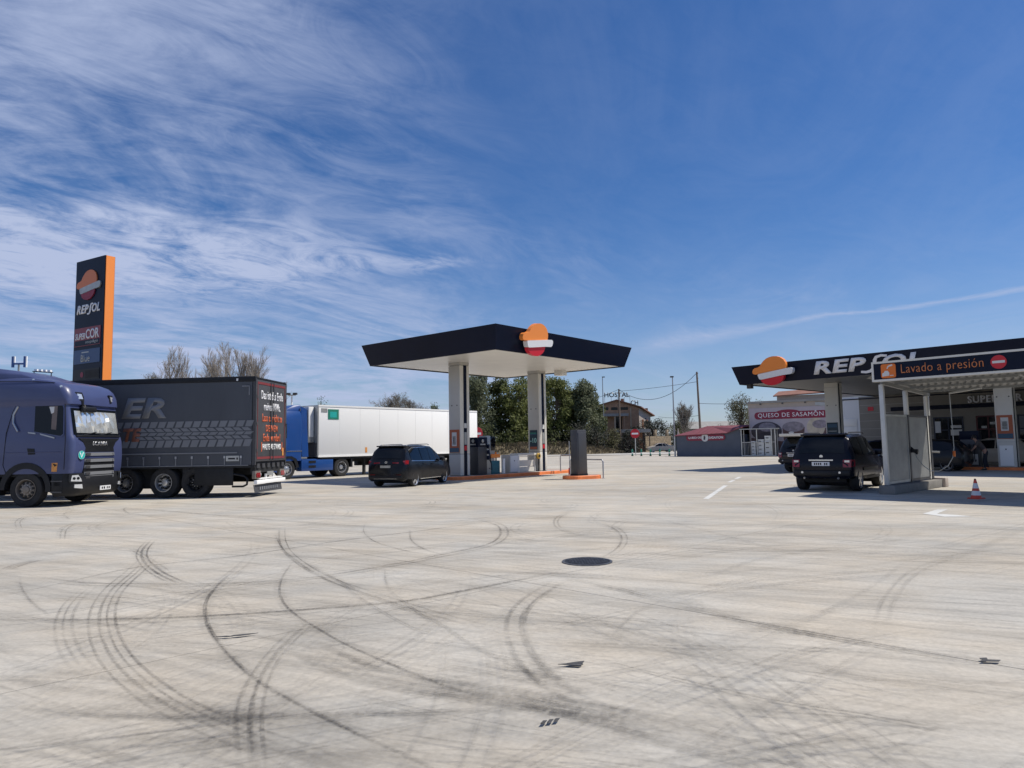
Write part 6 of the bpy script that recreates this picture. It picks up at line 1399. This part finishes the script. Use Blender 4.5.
rd = disc('round_badge', 'paper', sb_, f @ Matrix.Translation((2.26, 0.31, 0.04)), 0.42, 0.03, 24); plate('badge_mark', 'cheese_dark', rd, f @ Matrix.Translation((2.2, 0.31, 0.07)), [(-0.1, -0.2), (0.08, -0.25), (0.14, 0.05), (0.0, 0.24), (-0.08, 0.1)], 0.006)
MB().lathe([(0.16, 2.3), (0.02, 3.15)], 8, 'z', (-0.35, 1.0, 0)).build('vent_cone', 'plaster_cream', shd_); box('gutter_post', 'galv_post', shd_, -0.25, -0.15, -0.1, 0.0, 0, 2.3)

# ------------------------------------------------------------------ cream building with the cheese banner
cb = thing('cream_building', 'cream building carrying a large cheese banner, behind the station canopy', 'building', (24.75, 74.0, 0), rot=rad(-34))
box('wall', 'plaster_cream', cb, 0, 13, 0, 0.3, 0, 5.45); box('wall', 'plaster_cream', cb, 0, 0.3, 0.3, 9, 0, 5.45); box('wall', 'plaster_cream', cb, 12.7, 13, 0.3, 9, 0, 5.45)
box('roof', 'fibre_roof', cb, -0.15, 13.15, -0.15, 9.1, 5.45, 5.60); box('parapet', 'plaster_cream', cb, 0.0, 13, -0.03, 0.3, 5.602, 5.68)
for k in range(6): box('wall_hook', 'dark_steel', cb, 1.2 + 2.2 * k, 1.35 + 2.2 * k, -0.12, 0.0, 5.3, 5.44)
MB().rings([[(1.6, 4.0, 6.3), (13, 4.0, 6.6), (13, 6.5, 7.2), (1.6, 6.5, 6.9)], [(1.6, 4.0, 6.42), (13, 4.0, 6.72), (13, 6.5, 7.32), (1.6, 6.5, 7.02)]]).build('tile_roof', 'roof_tile', cb); box('upper_wall', 'plaster_cream', cb, 1.9, 12.8, 4.4, 6.4, 5.6, 6.38)
bn = box('banner', 'banner_lilac', cb, 0.12, 7.85, -0.03, -0.002, 0.12, 4.95)
f = frame((0, -0.031, 0), (1, 0, 0))
pill = plate('banner_ribbon', 'maroon', bn, f, rrect(0.62, 7.70, 3.78, 4.52, 0.34, 6), 0.02); MB().prism([(3.95 + 1.25 * math.cos(2 * math.pi * k / 24), 4.36 + 0.36 * math.sin(2 * math.pi * k / 24)) for k in range(24)], 0, 0.016, 'z', f).build('banner_crest', 'maroon', bn)
text('lettering', 'QUESO DE SASAMON', 'letter_white', bn, f @ Matrix.Translation((0.98, 3.90, 0.021)), w=6.35, h=0.50, depth=0.01, bold=0.0, spacing=1.1)
plate('accent', 'letter_white', bn, f @ Matrix.Translation((0, 0, 0.021)), [(6.45, 4.43), (6.62, 4.43), (6.72, 4.52), (6.58, 4.52)], 0.01)
def ell(cx, cz, rx, rz, n=24): return [(cx + rx * math.cos(2 * math.pi * k / n), cz + rz * math.sin(2 * math.pi * k / n)) for k in range(n)]
plate('cheese_picture', 'cheese_dark', bn, f, ell(1.75, 2.55, 1.55, 1.0), 0.006); plate('cheese_picture', 'cheese_top', bn, f @ Matrix.Translation((0, 0, 0.006)), ell(1.85, 2.98, 0.85, 0.48), 0.005)
plate('cheese_picture', 'cheese_brown', bn, f, [(3.35, 2.9), (3.45, 1.6), (3.9, 1.2), (5.0, 1.2), (5.4, 1.6), (5.5, 2.9)], 0.004); plate('cheese_picture', 'cheese_top', bn, f @ Matrix.Translation((0, 0, 0.004)), ell(4.42, 2.95, 1.05, 0.52), 0.005); plate('cheese_label', 'paper', bn, f @ Matrix.Translation((0, 0, 0.009)), ell(4.2, 2.35, 0.26, 0.12), 0.004)
plate('cheese_picture', 'cheese_cream', bn, f, ell(6.55, 2.85, 0.85, 0.95), 0.007); plate('cheese_picture', 'cheese_top', bn, f @ Matrix.Translation((0, 0, 0.007)), ell(6.95, 3.15, 0.72, 0.42), 0.005); plate('cheese_picture', 'cheese_brown', bn, f, [(0.2, 0.2), (7.75, 0.2), (7.75, 1.7), (6.2, 2.2), (4.8, 1.5), (3.2, 1.5), (0.2, 1.9)], 0.003); plate('cheese_picture', 'cheese_brown', bn, f, ell(7.3, 2.2, 0.40, 0.6), 0.005)
plate('roof_sign', 'zinc', cb, f, [(6.6, 5.02), (8.1, 4.86), (8.1, 5.2), (6.6, 5.36)], 0.05)
# rack of white crates in front of it
def cb_w(x, y, z=0):
    a = rad(-34); return (24.75 + x * math.cos(a) - y * math.sin(a), 74 + x * math.sin(a) + y * math.cos(a), z)
rk = thing('storage_rack', 'pale metal rack holding white crates in front of the cheese banner', 'rack', cb_w(-0.35, -1.9), rot=rad(-34))
for x in (0.0, 3.35):
    for y in (0.0, 0.9): box('rack_post', 'galv_post', rk, x, x + 0.08, y, y + 0.08, 0, 2.75)
box('rack_roof', 'zinc', rk, -0.1, 3.7, -0.1, 1.1, 2.752, 2.83); box('rack_base', 'galv_post', rk, 0.085, 3.345, 0.0, 0.98, 0.05, 0.12); box('rack_rail', 'galv_post', rk, 0.085, 3.345, 0.02, 0.06, 1.42, 1.47); box('rack_side', 'dark_steel', rk, 3.10, 3.33, 0.1, 0.9, 0.13, 2.7)
for k in range(8): MB().tube([(0.12 + 0.15 * k, 0.03, 0.13), (0.12 + 0.15 * k, 0.03, 1.42)], 0.012, 4).build('rack_bar', 'galv_post', rk)
box('rack_post', 'galv_post', rk, 1.55, 1.63, 0.0, 0.08, 0.13, 2.75); box('rack_post', 'galv_post', rk, 3.0, 3.08, 0.0, 0.08, 0.13, 2.75)
rdc = box('box_body', 'crate_white', None, 0, 1, 0, 1, 0, 1); bpy.data.objects.remove(rdc)
for col, (x0, x1, hh_, wd) in enumerate(((1.00, 1.40, 0.36, 'narrow left'), (1.66, 2.22, 0.40, 'middle'), (2.34, 2.98, 0.49, 'tall right'))):
    proto = None
    for lv in range(4):
        lab = 'white crate, %s of the %s stack in the metal rack' % (('bottom', 'second', 'third', 'topmost')[lv], wd)
        pos = cb_w(-0.35 + x0, -1.9 + 0.12, 0.125 + lv * hh_)
        if proto is None:
            proto = thing('crate', lab, 'crate', pos, rot=rad(-34), group='white crates in the metal rack')
            W_ = x1 - x0
            box('crate_body', 'crate_white', proto, 0, W_, 0, 0.6, 0, hh_ - 0.09, 0.015); box('crate_lid', 'white_paint', proto, -0.015, W_ + 0.015, -0.015, 0.615, hh_ - 0.088, hh_ - 0.012, 0.012)
            box('crate_grip', 'dark_steel', proto, W_ * 0.15, W_ * 0.6, -0.012, 0.0, (hh_ - 0.09) * 0.55, (hh_ - 0.09) * 0.8)
        else: dup(proto, pos, label=lab)

# ------------------------------------------------------------------ brick hostal, carport, stone wall, far sheds
ho = thing('brick_hostal', 'brick hostal with a gabled roof and large roof lettering, far beyond the road', 'building', (0, 150, 0))
MB().prism([(18.4, 0), (26.9, 0), (26.9, 8.9), (22.2, 10.5), (18.4, 9.5)], 0, 0.4, 'y').build('front_wall', 'brick', ho)
MB().hexa([(26.9, 0.0, 0), (30.2, 4.5, 0), (29.9, 4.8, 0), (26.6, 0.3, 0)], [(26.9, 0.0, 8.9), (30.2, 4.5, 7.8), (29.9, 4.8, 7.8), (26.6, 0.3, 8.9)]).build('side_wall', 'plaster_cream', ho)
MB().add([(18.0, -0.5, 9.45), (22.2, -0.5, 10.6), (22.2, 9, 10.6), (18.0, 9, 9.45), (18.0, -0.5, 9.65), (22.2, -0.5, 10.82), (22.2, 9, 10.82), (18.0, 9, 9.65)], [(0, 3, 2, 1), (4, 5, 6, 7), (0, 1, 5, 4), (1, 2, 6, 5), (2, 3, 7, 6), (3, 0, 4, 7)]).build('roof_slope', 'roof_tile', ho)
MB().add([(22.2, -0.5, 10.58), (27.4, -0.5, 9.0), (31.2, 4.6, 7.3), (31.2, 9, 7.3), (22.2, 9, 10.58), (22.2, -0.5, 10.80), (27.4, -0.5, 9.22), (31.2, 4.6, 7.52), (31.2, 9, 7.52), (22.2, 9, 10.80)], [(0, 4, 3, 2, 1), (5, 6, 7, 8, 9), (0, 1, 6, 5), (1, 2, 7, 6), (2, 3, 8, 7), (3, 4, 9, 8), (4, 0, 5, 9)]).build('roof_slope', 'roof_tile', ho)
box('chimney', 'brick', ho, 23.5, 24.1, 2, 2.6, 10.2, 11.1); box('chimney', 'brick', ho, 28.9, 29.4, 3, 3.5, 8.0, 9.0)
for a, b in ((18.9, 20.4), (21.0, 22.4), (23.0, 24.6)): box('window', 'glass_black', ho, a, b, -0.03, 0.02, 8.55, 9.15)
box('porch_roof', 'fibre_roof', ho, 19.2, 24.4, -1.8, -0.02, 7.2, 7.75); box('porch_recess', 'glass_black', ho, 21.7, 23.2, -0.04, 0.02, 3.4, 7.1); box('porch_post', 'brick', ho, 23.3, 23.7, -1.6, -1.3, 0, 7.2)
for x in (19.6, 21.4): box('porch_post', 'brick_trim', ho, x, x + 0.3, -1.6, -1.3, 0, 7.2)
box('drain_pipe', 'brick_trim', ho, 25.0, 25.25, -0.1, -0.01, 0.2, 9.0)
for k in range(2): box('side_window', 'wood_door', ho, 0, 0.8, -0.05, 0.05, 4.5 + 0 * k, 6.2, mtx=Matrix.Translation((27.7 + 1.2 * k, 0.93 + 1.64 * k, 0.3)) @ Matrix.Rotation(rad(53.7), 4, 'Z'))
for body, x, z, w, h in (('HOSTAL', 19.7, 11.35, 5.4, 1.0), ('CH', 25.3, 9.6, 1.6, 1.0)):
    text('lettering', body, 'dark_steel', ho, frame((x, 0.6, z), (1, 0, 0)), w=w, h=h, depth=0.15, bold=0.02)
for x in (19.8, 21.2, 22.6, 24.0, 25.2): MB().tube([(x, 0.8, 9.6 if x < 20.5 else 9.9), (x, 0.8, 11.4)], 0.035, 5).build('sign_stay', 'dark_steel', ho)
cp = thing('carport', 'low dark carport with a pale flat roof behind the no entry sign', 'carport', (18.3, 119, 0))
box('roof', 'fibre_roof', cp, 0, 4.9, 0, 6, 3.3, 3.85); box('rear_wall', 'shirt_grey', cp, 0.1, 4.8, 4.6, 4.8, 0, 3.29); box('door', 'wood_door', cp, 2.9, 3.7, 1.0, 1.2, 0, 3.28); box('side_wall', 'shirt_grey', cp, 0.1, 0.3, 0.3, 4.59, 0, 3.29)
for x in (0.15, 2.6, 4.65): box('post', 'wood_pole', cp, x, x + 0.15, 0.15, 0.3, 0, 3.29)
sw2 = thing('stone_wall', 'sunlit tan stone wall with square piers behind the silver saloon', 'wall', (22.6, 120.6, 0), rot=rad(28))
random.seed(3)
mb = MB(); z = 0.0; row = 0
while z < 2.45:
    hh_ = 0.30 + 0.06 * (row % 2); x = -0.3 * (row % 2)
    while x < 5.6:
        w = random.uniform(0.35, 0.7); mb.box(max(0, x) + 0.012, min(5.6, x + w) - 0.012, -0.03 * random.random(), 0.38, z + 0.012, z + hh_ - 0.012); x += w
    z += hh_; row += 1
stuff(mb.build('stone_courses', 'stone', sw2)); box('mortar_core', 'concrete_plinth', sw2, 0, 5.6, 0.03, 0.35, 0, 2.4)
for x in (2.1, 4.7): box('pier', 'stone', sw2, x, x + 0.38, 0.0, 0.38, 2.53, 3.75, 0.02)
gp2 = thing('gate_panel', 'dark green gate panel between the stone wall and the grey shed', 'gate', (26.6, 117, 0))
box('panel', 'dark_green_panel', gp2, 0, 1.1, 0, 0.08, 0.15, 2.6); 
for x in (-0.1, 1.1): box('gate_post', 'dark_green_panel', gp2, x, x + 0.1, -0.02, 0.1, 0, 2.7)
def far_shed(label, x, y, w, d, h, rh, wm, rm):
    t = thing('far_building', label, 'building', (x, y, 0))
    box('wall', wm, t, 0, w, 0, d, 0, h); MB().prism([(-0.3, h), (d + 0.3, h), (d / 2, h + rh)], -0.3, w + 0.3, 'x').build('roof', rm, t)
    for k in range(int(w // 4)): box('window', 'glass_black', t, 1 + 4 * k, 2.2 + 4 * k, -0.03, 0.02, h * 0.4, h * 0.75)
far_shed('long low grey roofed hall seen between the bare tree and the green tree', 42, 165, 26, 12, 4.4, 2.0, 'plaster_cream', 'fibre_roof')
far_shed('small pale house roof just left of the shed pole', 36.5, 150, 5, 6, 4.3, 1.4, 'plaster_cream', 'fibre_roof')

# pavement and road beyond the yard
sheet('road', 'asphalt', [(-110, 102), (75, 91), (140, 120), (140, 145), (-110, 145)], -0.03)
sheet('pavement', 'pavement', [(-110, 98.5), (75, 90), (75, 96), (14, 101), (-110, 106)], 0.05)
sheet('crossing_paint', 'road_white', [(8.0, 112.5), (17.0, 104.2), (19.5, 104.6), (13.0, 112.6)], -0.022)
sheet('drive', 'pavement', [(15, 104), (30, 96), (30, 125), (24, 125), (20, 112)], -0.024)

# ------------------------------------------------------------------ vegetation
def leaf_mat(name, c1, c2, trans=0.35):
    m = bpy.data.materials.new(name); m.use_nodes = True; nt = m.node_tree; N = nt.nodes.new; Lk = nt.links.new; nt.nodes.clear()
    tcx = N('ShaderNodeTexCoord'); n = N('ShaderNodeTexNoise'); Lk(tcx.outputs['Object'], n.inputs['Vector']); n.inputs['Scale'].default_value = 0.9; n.inputs['Detail'].default_value = 6; n.inputs['Roughness'].default_value = 0.7
    r = N('ShaderNodeMapRange'); Lk(n.outputs[0], r.inputs[0]); r.inputs[1].default_value = 0.36; r.inputs[2].default_value = 0.64
    mx = N('ShaderNodeMix'); mx.data_type = 'RGBA'; Lk(r.outputs[0], mx.inputs['Factor']); mx.inputs['A'].default_value = (*c1, 1); mx.inputs['B'].default_value = (*c2, 1)
    d = N('ShaderNodeBsdfPrincipled'); Lk(mx.outputs['Result'], d.inputs['Base Color']); d.inputs['Roughness'].default_value = 0.6; d.inputs['Specular IOR Level'].default_value = 0.25
    t = N('ShaderNodeBsdfTranslucent'); Lk(mx.outputs['Result'], t.inputs['Color'])
    ms = N('ShaderNodeMixShader'); ms.inputs[0].default_value = trans; Lk(d.outputs[0], ms.inputs[1]); Lk(t.outputs[0], ms.inputs[2])
    o = N('ShaderNodeOutputMaterial'); Lk(ms.outputs[0], o.inputs[0]); M[name] = m
leaf_mat('leaf_dark', (0.040, 0.054, 0.018), (0.135, 0.155, 0.050))
leaf_mat('leaf_mid', (0.058, 0.078, 0.022), (0.21, 0.23, 0.066))
leaf_mat('leaf_grey', (0.066, 0.082, 0.046), (0.18, 0.20, 0.11))
leaf_mat('leaf_olive', (0.060, 0.062, 0.026), (0.13, 0.125, 0.055))
leaf_mat('bud_grey', (0.10, 0.09, 0.06), (0.19, 0.18, 0.115))
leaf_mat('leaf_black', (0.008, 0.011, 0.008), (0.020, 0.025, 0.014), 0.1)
leaf_mat('dry_grass', (0.075, 0.065, 0.036), (0.25, 0.20, 0.13), 0.15)
def branch_set(R, h, spread, levels, up, n0=7, thick=0.16, trunk_frac=0.3):
    segs = []
    def grow(p, d, L, r, lv):
        pts = [p]; q = p; dd = d.copy()
        for k in range(4 if lv < 3 else 2):
            dd = (dd + Vector((R.gauss(0, .10), R.gauss(0, .10), up * 0.10 + R.gauss(0, .05)))).normalized()
            q = q + dd * L / (4 if lv < 3 else 2); pts.append(q)
        segs.append((pts, r, max(r * 0.45, 0.006), lv))
        if lv < levels:
            n = n0 if lv == 0 else R.choice((5, 6, 6))
            for k in range(n):
                t = (trunk_frac if lv == 0 else 0.25) + (1 - (trunk_frac if lv == 0 else 0.25)) * (k + R.random() * 0.8) / n
                t = min(0.99, t); ns = len(pts) - 1; i = min(ns - 1, int(t * ns)); b = pts[i].lerp(pts[i + 1], t * ns - i)
                a = R.random() * 6.283; tilt = R.uniform(0.35, 0.85) * spread
                ax = dd.orthogonal().normalized(); side = Matrix.Rotation(a, 3, dd) @ ax
                nd = (dd * math.cos(tilt) + side * math.sin(tilt)).normalized()
                grow(b, nd, L * R.uniform(0.45, 0.70) * (1.15 - 0.45 * t), r * 0.5, lv + 1)
    grow(Vector((0, 0, 0)), Vector((R.gauss(0, .03), R.gauss(0, .03), 1)).normalized(), h * 0.80, thick, 0)
    return segs
def bare_tree(label, loc, h, seed, spread=0.8, up=1.0, levels=5, n0=10, m='bark_pale', twig='bark_pale', buds=None, group=None, thick=0.13, tr_=0.005):
    R = random.Random(seed); t = thing('bare_tree', label, 'tree', loc, group=group)
    segs = branch_set(R, h, spread, levels, up, n0, thick)
    zmax = max(p.z for s in segs for p in s[0]); k = h / zmax
    a, b = MB(), MB()
    for pts, r0, r1, lv in segs:
        pts = [p * k for p in pts]; n = len(pts)
        (a if lv < 2 else b).tube([tuple(p) for p in pts], [max(tr_, r0 + (r1 - r0) * i / (n - 1)) for i in range(n)], 6 if lv < 2 else 3)
    a.build('trunk', m, t, smooth=60); b.build('crown', twig, t)
    if buds:
        c = MB()
        for pts, r0, r1, lv in segs:
            if lv >= levels - 1:
                for q in range(buds[1]):
                    p = (pts[0].lerp(pts[-1], R.random())) * k + Vector((R.gauss(0, .12), R.gauss(0, .12), R.gauss(0, .12)))
                    leaf(c, R, p, buds[2])
        c.build('buds', buds[0], t)
    return t
def leaf(mb, R, p, s):
    u = Vector((R.gauss(0, 1), R.gauss(0, 1), R.gauss(0, 1))).normalized(); v = u.orthogonal().normalized() * s * R.uniform(0.5, 0.9); u = u * s * R.uniform(0.7, 1.3)
    mb.add([p - u, p + v * 0.6, p + u, p - v * 0.6], [(0, 1, 2, 3)])
def leafy(label, loc, h, w, seed, m='leaf_dark', n=5200, base=0.06, name='leafy_tree', cat='tree', s=0.20, group=None, conic=0.0):
    """crown from many leaf sprays gathered into uneven clumps along real limbs"""
    R = random.Random(seed); t = thing(name, label, cat, loc, group=group)
    tr = MB(); cl = []
    hb = h * base
    tr.tube([(0, 0, -0.1), (R.gauss(0, .1), R.gauss(0, .1), h * 0.4), (R.gauss(0, .2), R.gauss(0, .2), h * 0.88)], [0.02 * h + 0.05, 0.012 * h + 0.03, 0.02], 8)
    nc = int(34 + w * 7)
    for k in range(nc):
        zf = R.random() ** 0.85; z = hb + (h * 0.97 - hb) * zf
        prof = max(0.0, math.sin(math.pi * min(1, zf * 0.74 + 0.24))) ** 0.55 * (1 - conic * zf)
        a = R.random() * 6.283; rr_ = w / 2 * prof * math.sqrt(R.uniform(0.05, 1.0)) * R.choice((0.85, 1.0, 1.0, 1.22)); z += h * 0.05 * R.gauss(0, 1) * (zf > 0.7)
        c = Vector((rr_ * math.cos(a), rr_ * math.sin(a), z)); cl.append((c, R.uniform(0.5, 1.2) * (0.055 * h + 0.12 * w * 0.6 + 0.18)))
        st = Vector((0, 0, max(0.2, z * R.uniform(0.45, 0.8))))
        tr.tube([tuple(st), tuple(st.lerp(c, 0.5) + Vector((0, 0, 0.08 * h * R.random()))), tuple(c)], [0.05 + 0.003 * h, 0.04, 0.012], 4)
    tr.build('trunk', 'bark', t, smooth=60)
    mb = MB()
    for q in range(n):
        c, r = cl[int(R.random() * nc)]
        d = Vector((R.gauss(0, 1), R.gauss(0, 1), R.gauss(0, 0.8))).normalized() * r * R.uniform(0.25, 1.0) ** 0.5 * (1.25 if R.random() < 0.08 else 1)
        leaf(mb, R, c + d, s)
    mb.build('crown', m, t)
    return t
# dark belt behind the pump canopy
G = 'dark leafy trees behind the pump canopy'
Y = 118
for lab, x, y, h, w, seed, m in (
    ('tall grey green tree just right of the near canopy column', -5.8, 116, 13.4, 5.5, 1, 'leaf_grey'),
    ('dark pointed tree left of centre behind the pump canopy', -2.2, 120, 12.9, 5.6, 2, 'leaf_dark'),
    ('broad mid green tree in the middle of the belt behind the canopy', 1.2, 117, 11.9, 6.6, 3, 'leaf_mid'),
    ('mid green tree behind the far canopy column', 4.6, 121, 12.6, 5.6, 4, 'leaf_mid'),
    ('bright edged tree right of the far canopy column', 7.4, 117, 12.2, 6.0, 5, 'leaf_mid'),
    ('lower rounded tree between the column and the steel cabinet', 9.8, 119, 10.0, 5.0, 6, 'leaf_dark'),
    ('grey green bushy tree left of the slim street lamp', 11.9, 117, 11.3, 5.6, 7, 'leaf_grey'),
    ('dark tree partly hidden behind the slim street lamp', 14.0, 122, 9.0, 4.2, 8, 'leaf_dark')):
    leafy(lab, (x, y, 0), h, w, seed, m, n=int(3300 + 85 * h * w), group=G, s=0.235)
G2 = 'dark shrubs at the foot of the tree belt'
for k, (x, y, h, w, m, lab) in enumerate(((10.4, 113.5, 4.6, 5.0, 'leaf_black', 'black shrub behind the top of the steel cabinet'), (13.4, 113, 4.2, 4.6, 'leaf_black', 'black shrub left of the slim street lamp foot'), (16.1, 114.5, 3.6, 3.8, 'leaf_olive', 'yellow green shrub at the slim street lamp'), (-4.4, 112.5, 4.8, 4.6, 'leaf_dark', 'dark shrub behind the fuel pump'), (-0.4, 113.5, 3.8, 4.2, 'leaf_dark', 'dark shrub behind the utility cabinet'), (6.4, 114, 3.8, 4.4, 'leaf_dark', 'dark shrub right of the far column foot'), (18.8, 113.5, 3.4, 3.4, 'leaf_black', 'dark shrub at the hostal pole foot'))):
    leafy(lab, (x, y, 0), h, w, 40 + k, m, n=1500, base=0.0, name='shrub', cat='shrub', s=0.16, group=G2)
# dry grassy bank under the trees
rows = []
for j, (yy, zz_) in enumerate(((108.5, 0.0), (109.6, 0.7), (111.0, 1.25), (112.6, 1.55), (116.0, 1.7), (125, 1.6), (128, 0.0))):
    rows.append([(x, yy + 0.4 * mnoise.noise(Vector((x * 0.4, j, 0))), max(0, zz_ * (1 - max(0, (x - 11) / 6)) + (0.35 * mnoise.noise(Vector((x * 0.5, yy * 0.6, 3))) if 0 < j < 6 else 0)) - 0.05) for x in [-26 + 0.9 * i for i in range(50)]])
ground_mat('dry_bank', (0.15, 0.125, 0.08), 0.3, 0, scale=1.5, rough=0.95)
struct(MB().rings(rows, cap=False, closed=False).build('bank', 'dry_bank', smooth=60))
R_ = random.Random(5); mb = MB()
for k in range(5200):
    x = R_.uniform(-25, 17); j = R_.random(); y = 108.7 + 5.5 * j; z = (0.2 + 1.4 * min(1, j * 1.6)) * (1 - max(0, (x - 11) / 6))
    s_ = R_.uniform(0.10, 0.30); a = R_.uniform(-0.6, 0.6)
    mb.add([(x - 0.05, y, z - 0.15), (x + 0.05, y, z - 0.15), (x + 0.05 + a * s_, y + R_.uniform(-.2, .2), z + s_ * 1.6), (x - 0.03 + a * s_, y, z + s_ * 1.5)], [(0, 1, 2, 3)])
stuff(mb.build('dry_grass_tufts', 'dry_grass'))
# trees left, behind the trailers
GB = 'leafless trees behind the curtain trailer'
bare_tree('low bushy budding tree nearest the totem, behind the trailer', (-36.2, 70, 0), 10.8, 11, 0.95, 0.7, 4, 13, buds=('bud_grey', 2, 0.055), group=GB)
bare_tree('thin open bare tree, second from the totem', (-33.2, 71, 0), 12.2, 12, 0.55, 1.3, 4, 11, group=GB)
bare_tree('slender bare tree in the middle of the row behind the trailer', (-31.2, 72, 0), 10.6, 16, 0.5, 1.3, 4, 10, group=GB)
bare_tree('pointed bare tree third from the totem', (-29.0, 71, 0), 12.6, 13, 0.55, 1.3, 4, 13, group=GB)
bare_tree('rounded bare tree above the trailer rear doors', (-26.3, 70, 0), 12.0, 14, 0.62, 1.3, 4, 13, group=GB)
bare_tree('bare tree at the right end of the row behind the trailer', (-24.9, 71.5, 0), 11.2, 17, 0.6, 1.2, 4, 10, group=GB)
bare_tree('wide rounded budding tree above the white trailer', (-18.6, 110, 0), 10.2, 21, 1.0, 0.7, 4, 22, buds=('bud_grey', 1, 0.08))
bare_tree('rounded budding tree beside the dark conifer above the white trailer', (-15.6, 112, 0), 9.2, 25, 1.0, 0.7, 4, 18, buds=('bud_grey', 1, 0.08))
leafy('small dark conifer above the roof of the white trailer', (-12.2, 110, 0), 8.4, 2.2, 22, 'leaf_dark', 1800, conic=0.8, name='conifer', s=0.14)
leafy('low dark shrub above the front end of the white trailer roof', (-25.8, 95, 0), 7.6, 2.6, 23, 'leaf_dark', 900, name='shrub', cat='shrub', s=0.13)
# trees right of the hostal
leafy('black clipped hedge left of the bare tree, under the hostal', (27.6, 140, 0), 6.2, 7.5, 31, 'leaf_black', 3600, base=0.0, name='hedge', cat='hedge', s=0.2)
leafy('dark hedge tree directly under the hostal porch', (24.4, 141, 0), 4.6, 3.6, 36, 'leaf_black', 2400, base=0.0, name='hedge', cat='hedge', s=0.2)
leafy('olive green hedge between the stone wall and the bare tree', (33.0, 142, 0), 5.4, 7.0, 32, 'leaf_olive', 3000, base=0.0, name='hedge', cat='hedge', s=0.2)
bare_tree('bare grey tree standing behind the left end of the red roof', (28.4, 115, 0), 8.3, 33, 0.6, 1.2, 4, 22, buds=('bud_grey', 1, 0.06))
leafy('fresh green tree left of the cream building', (38.2, 118, 0), 8.8, 6.0, 34, 'leaf_olive', 4200, s=0.15)
leafy('green tree top just behind the corner of the cream building', (42.2, 122, 0), 8.4, 5.0, 35, 'leaf_mid', 3000, s=0.16)
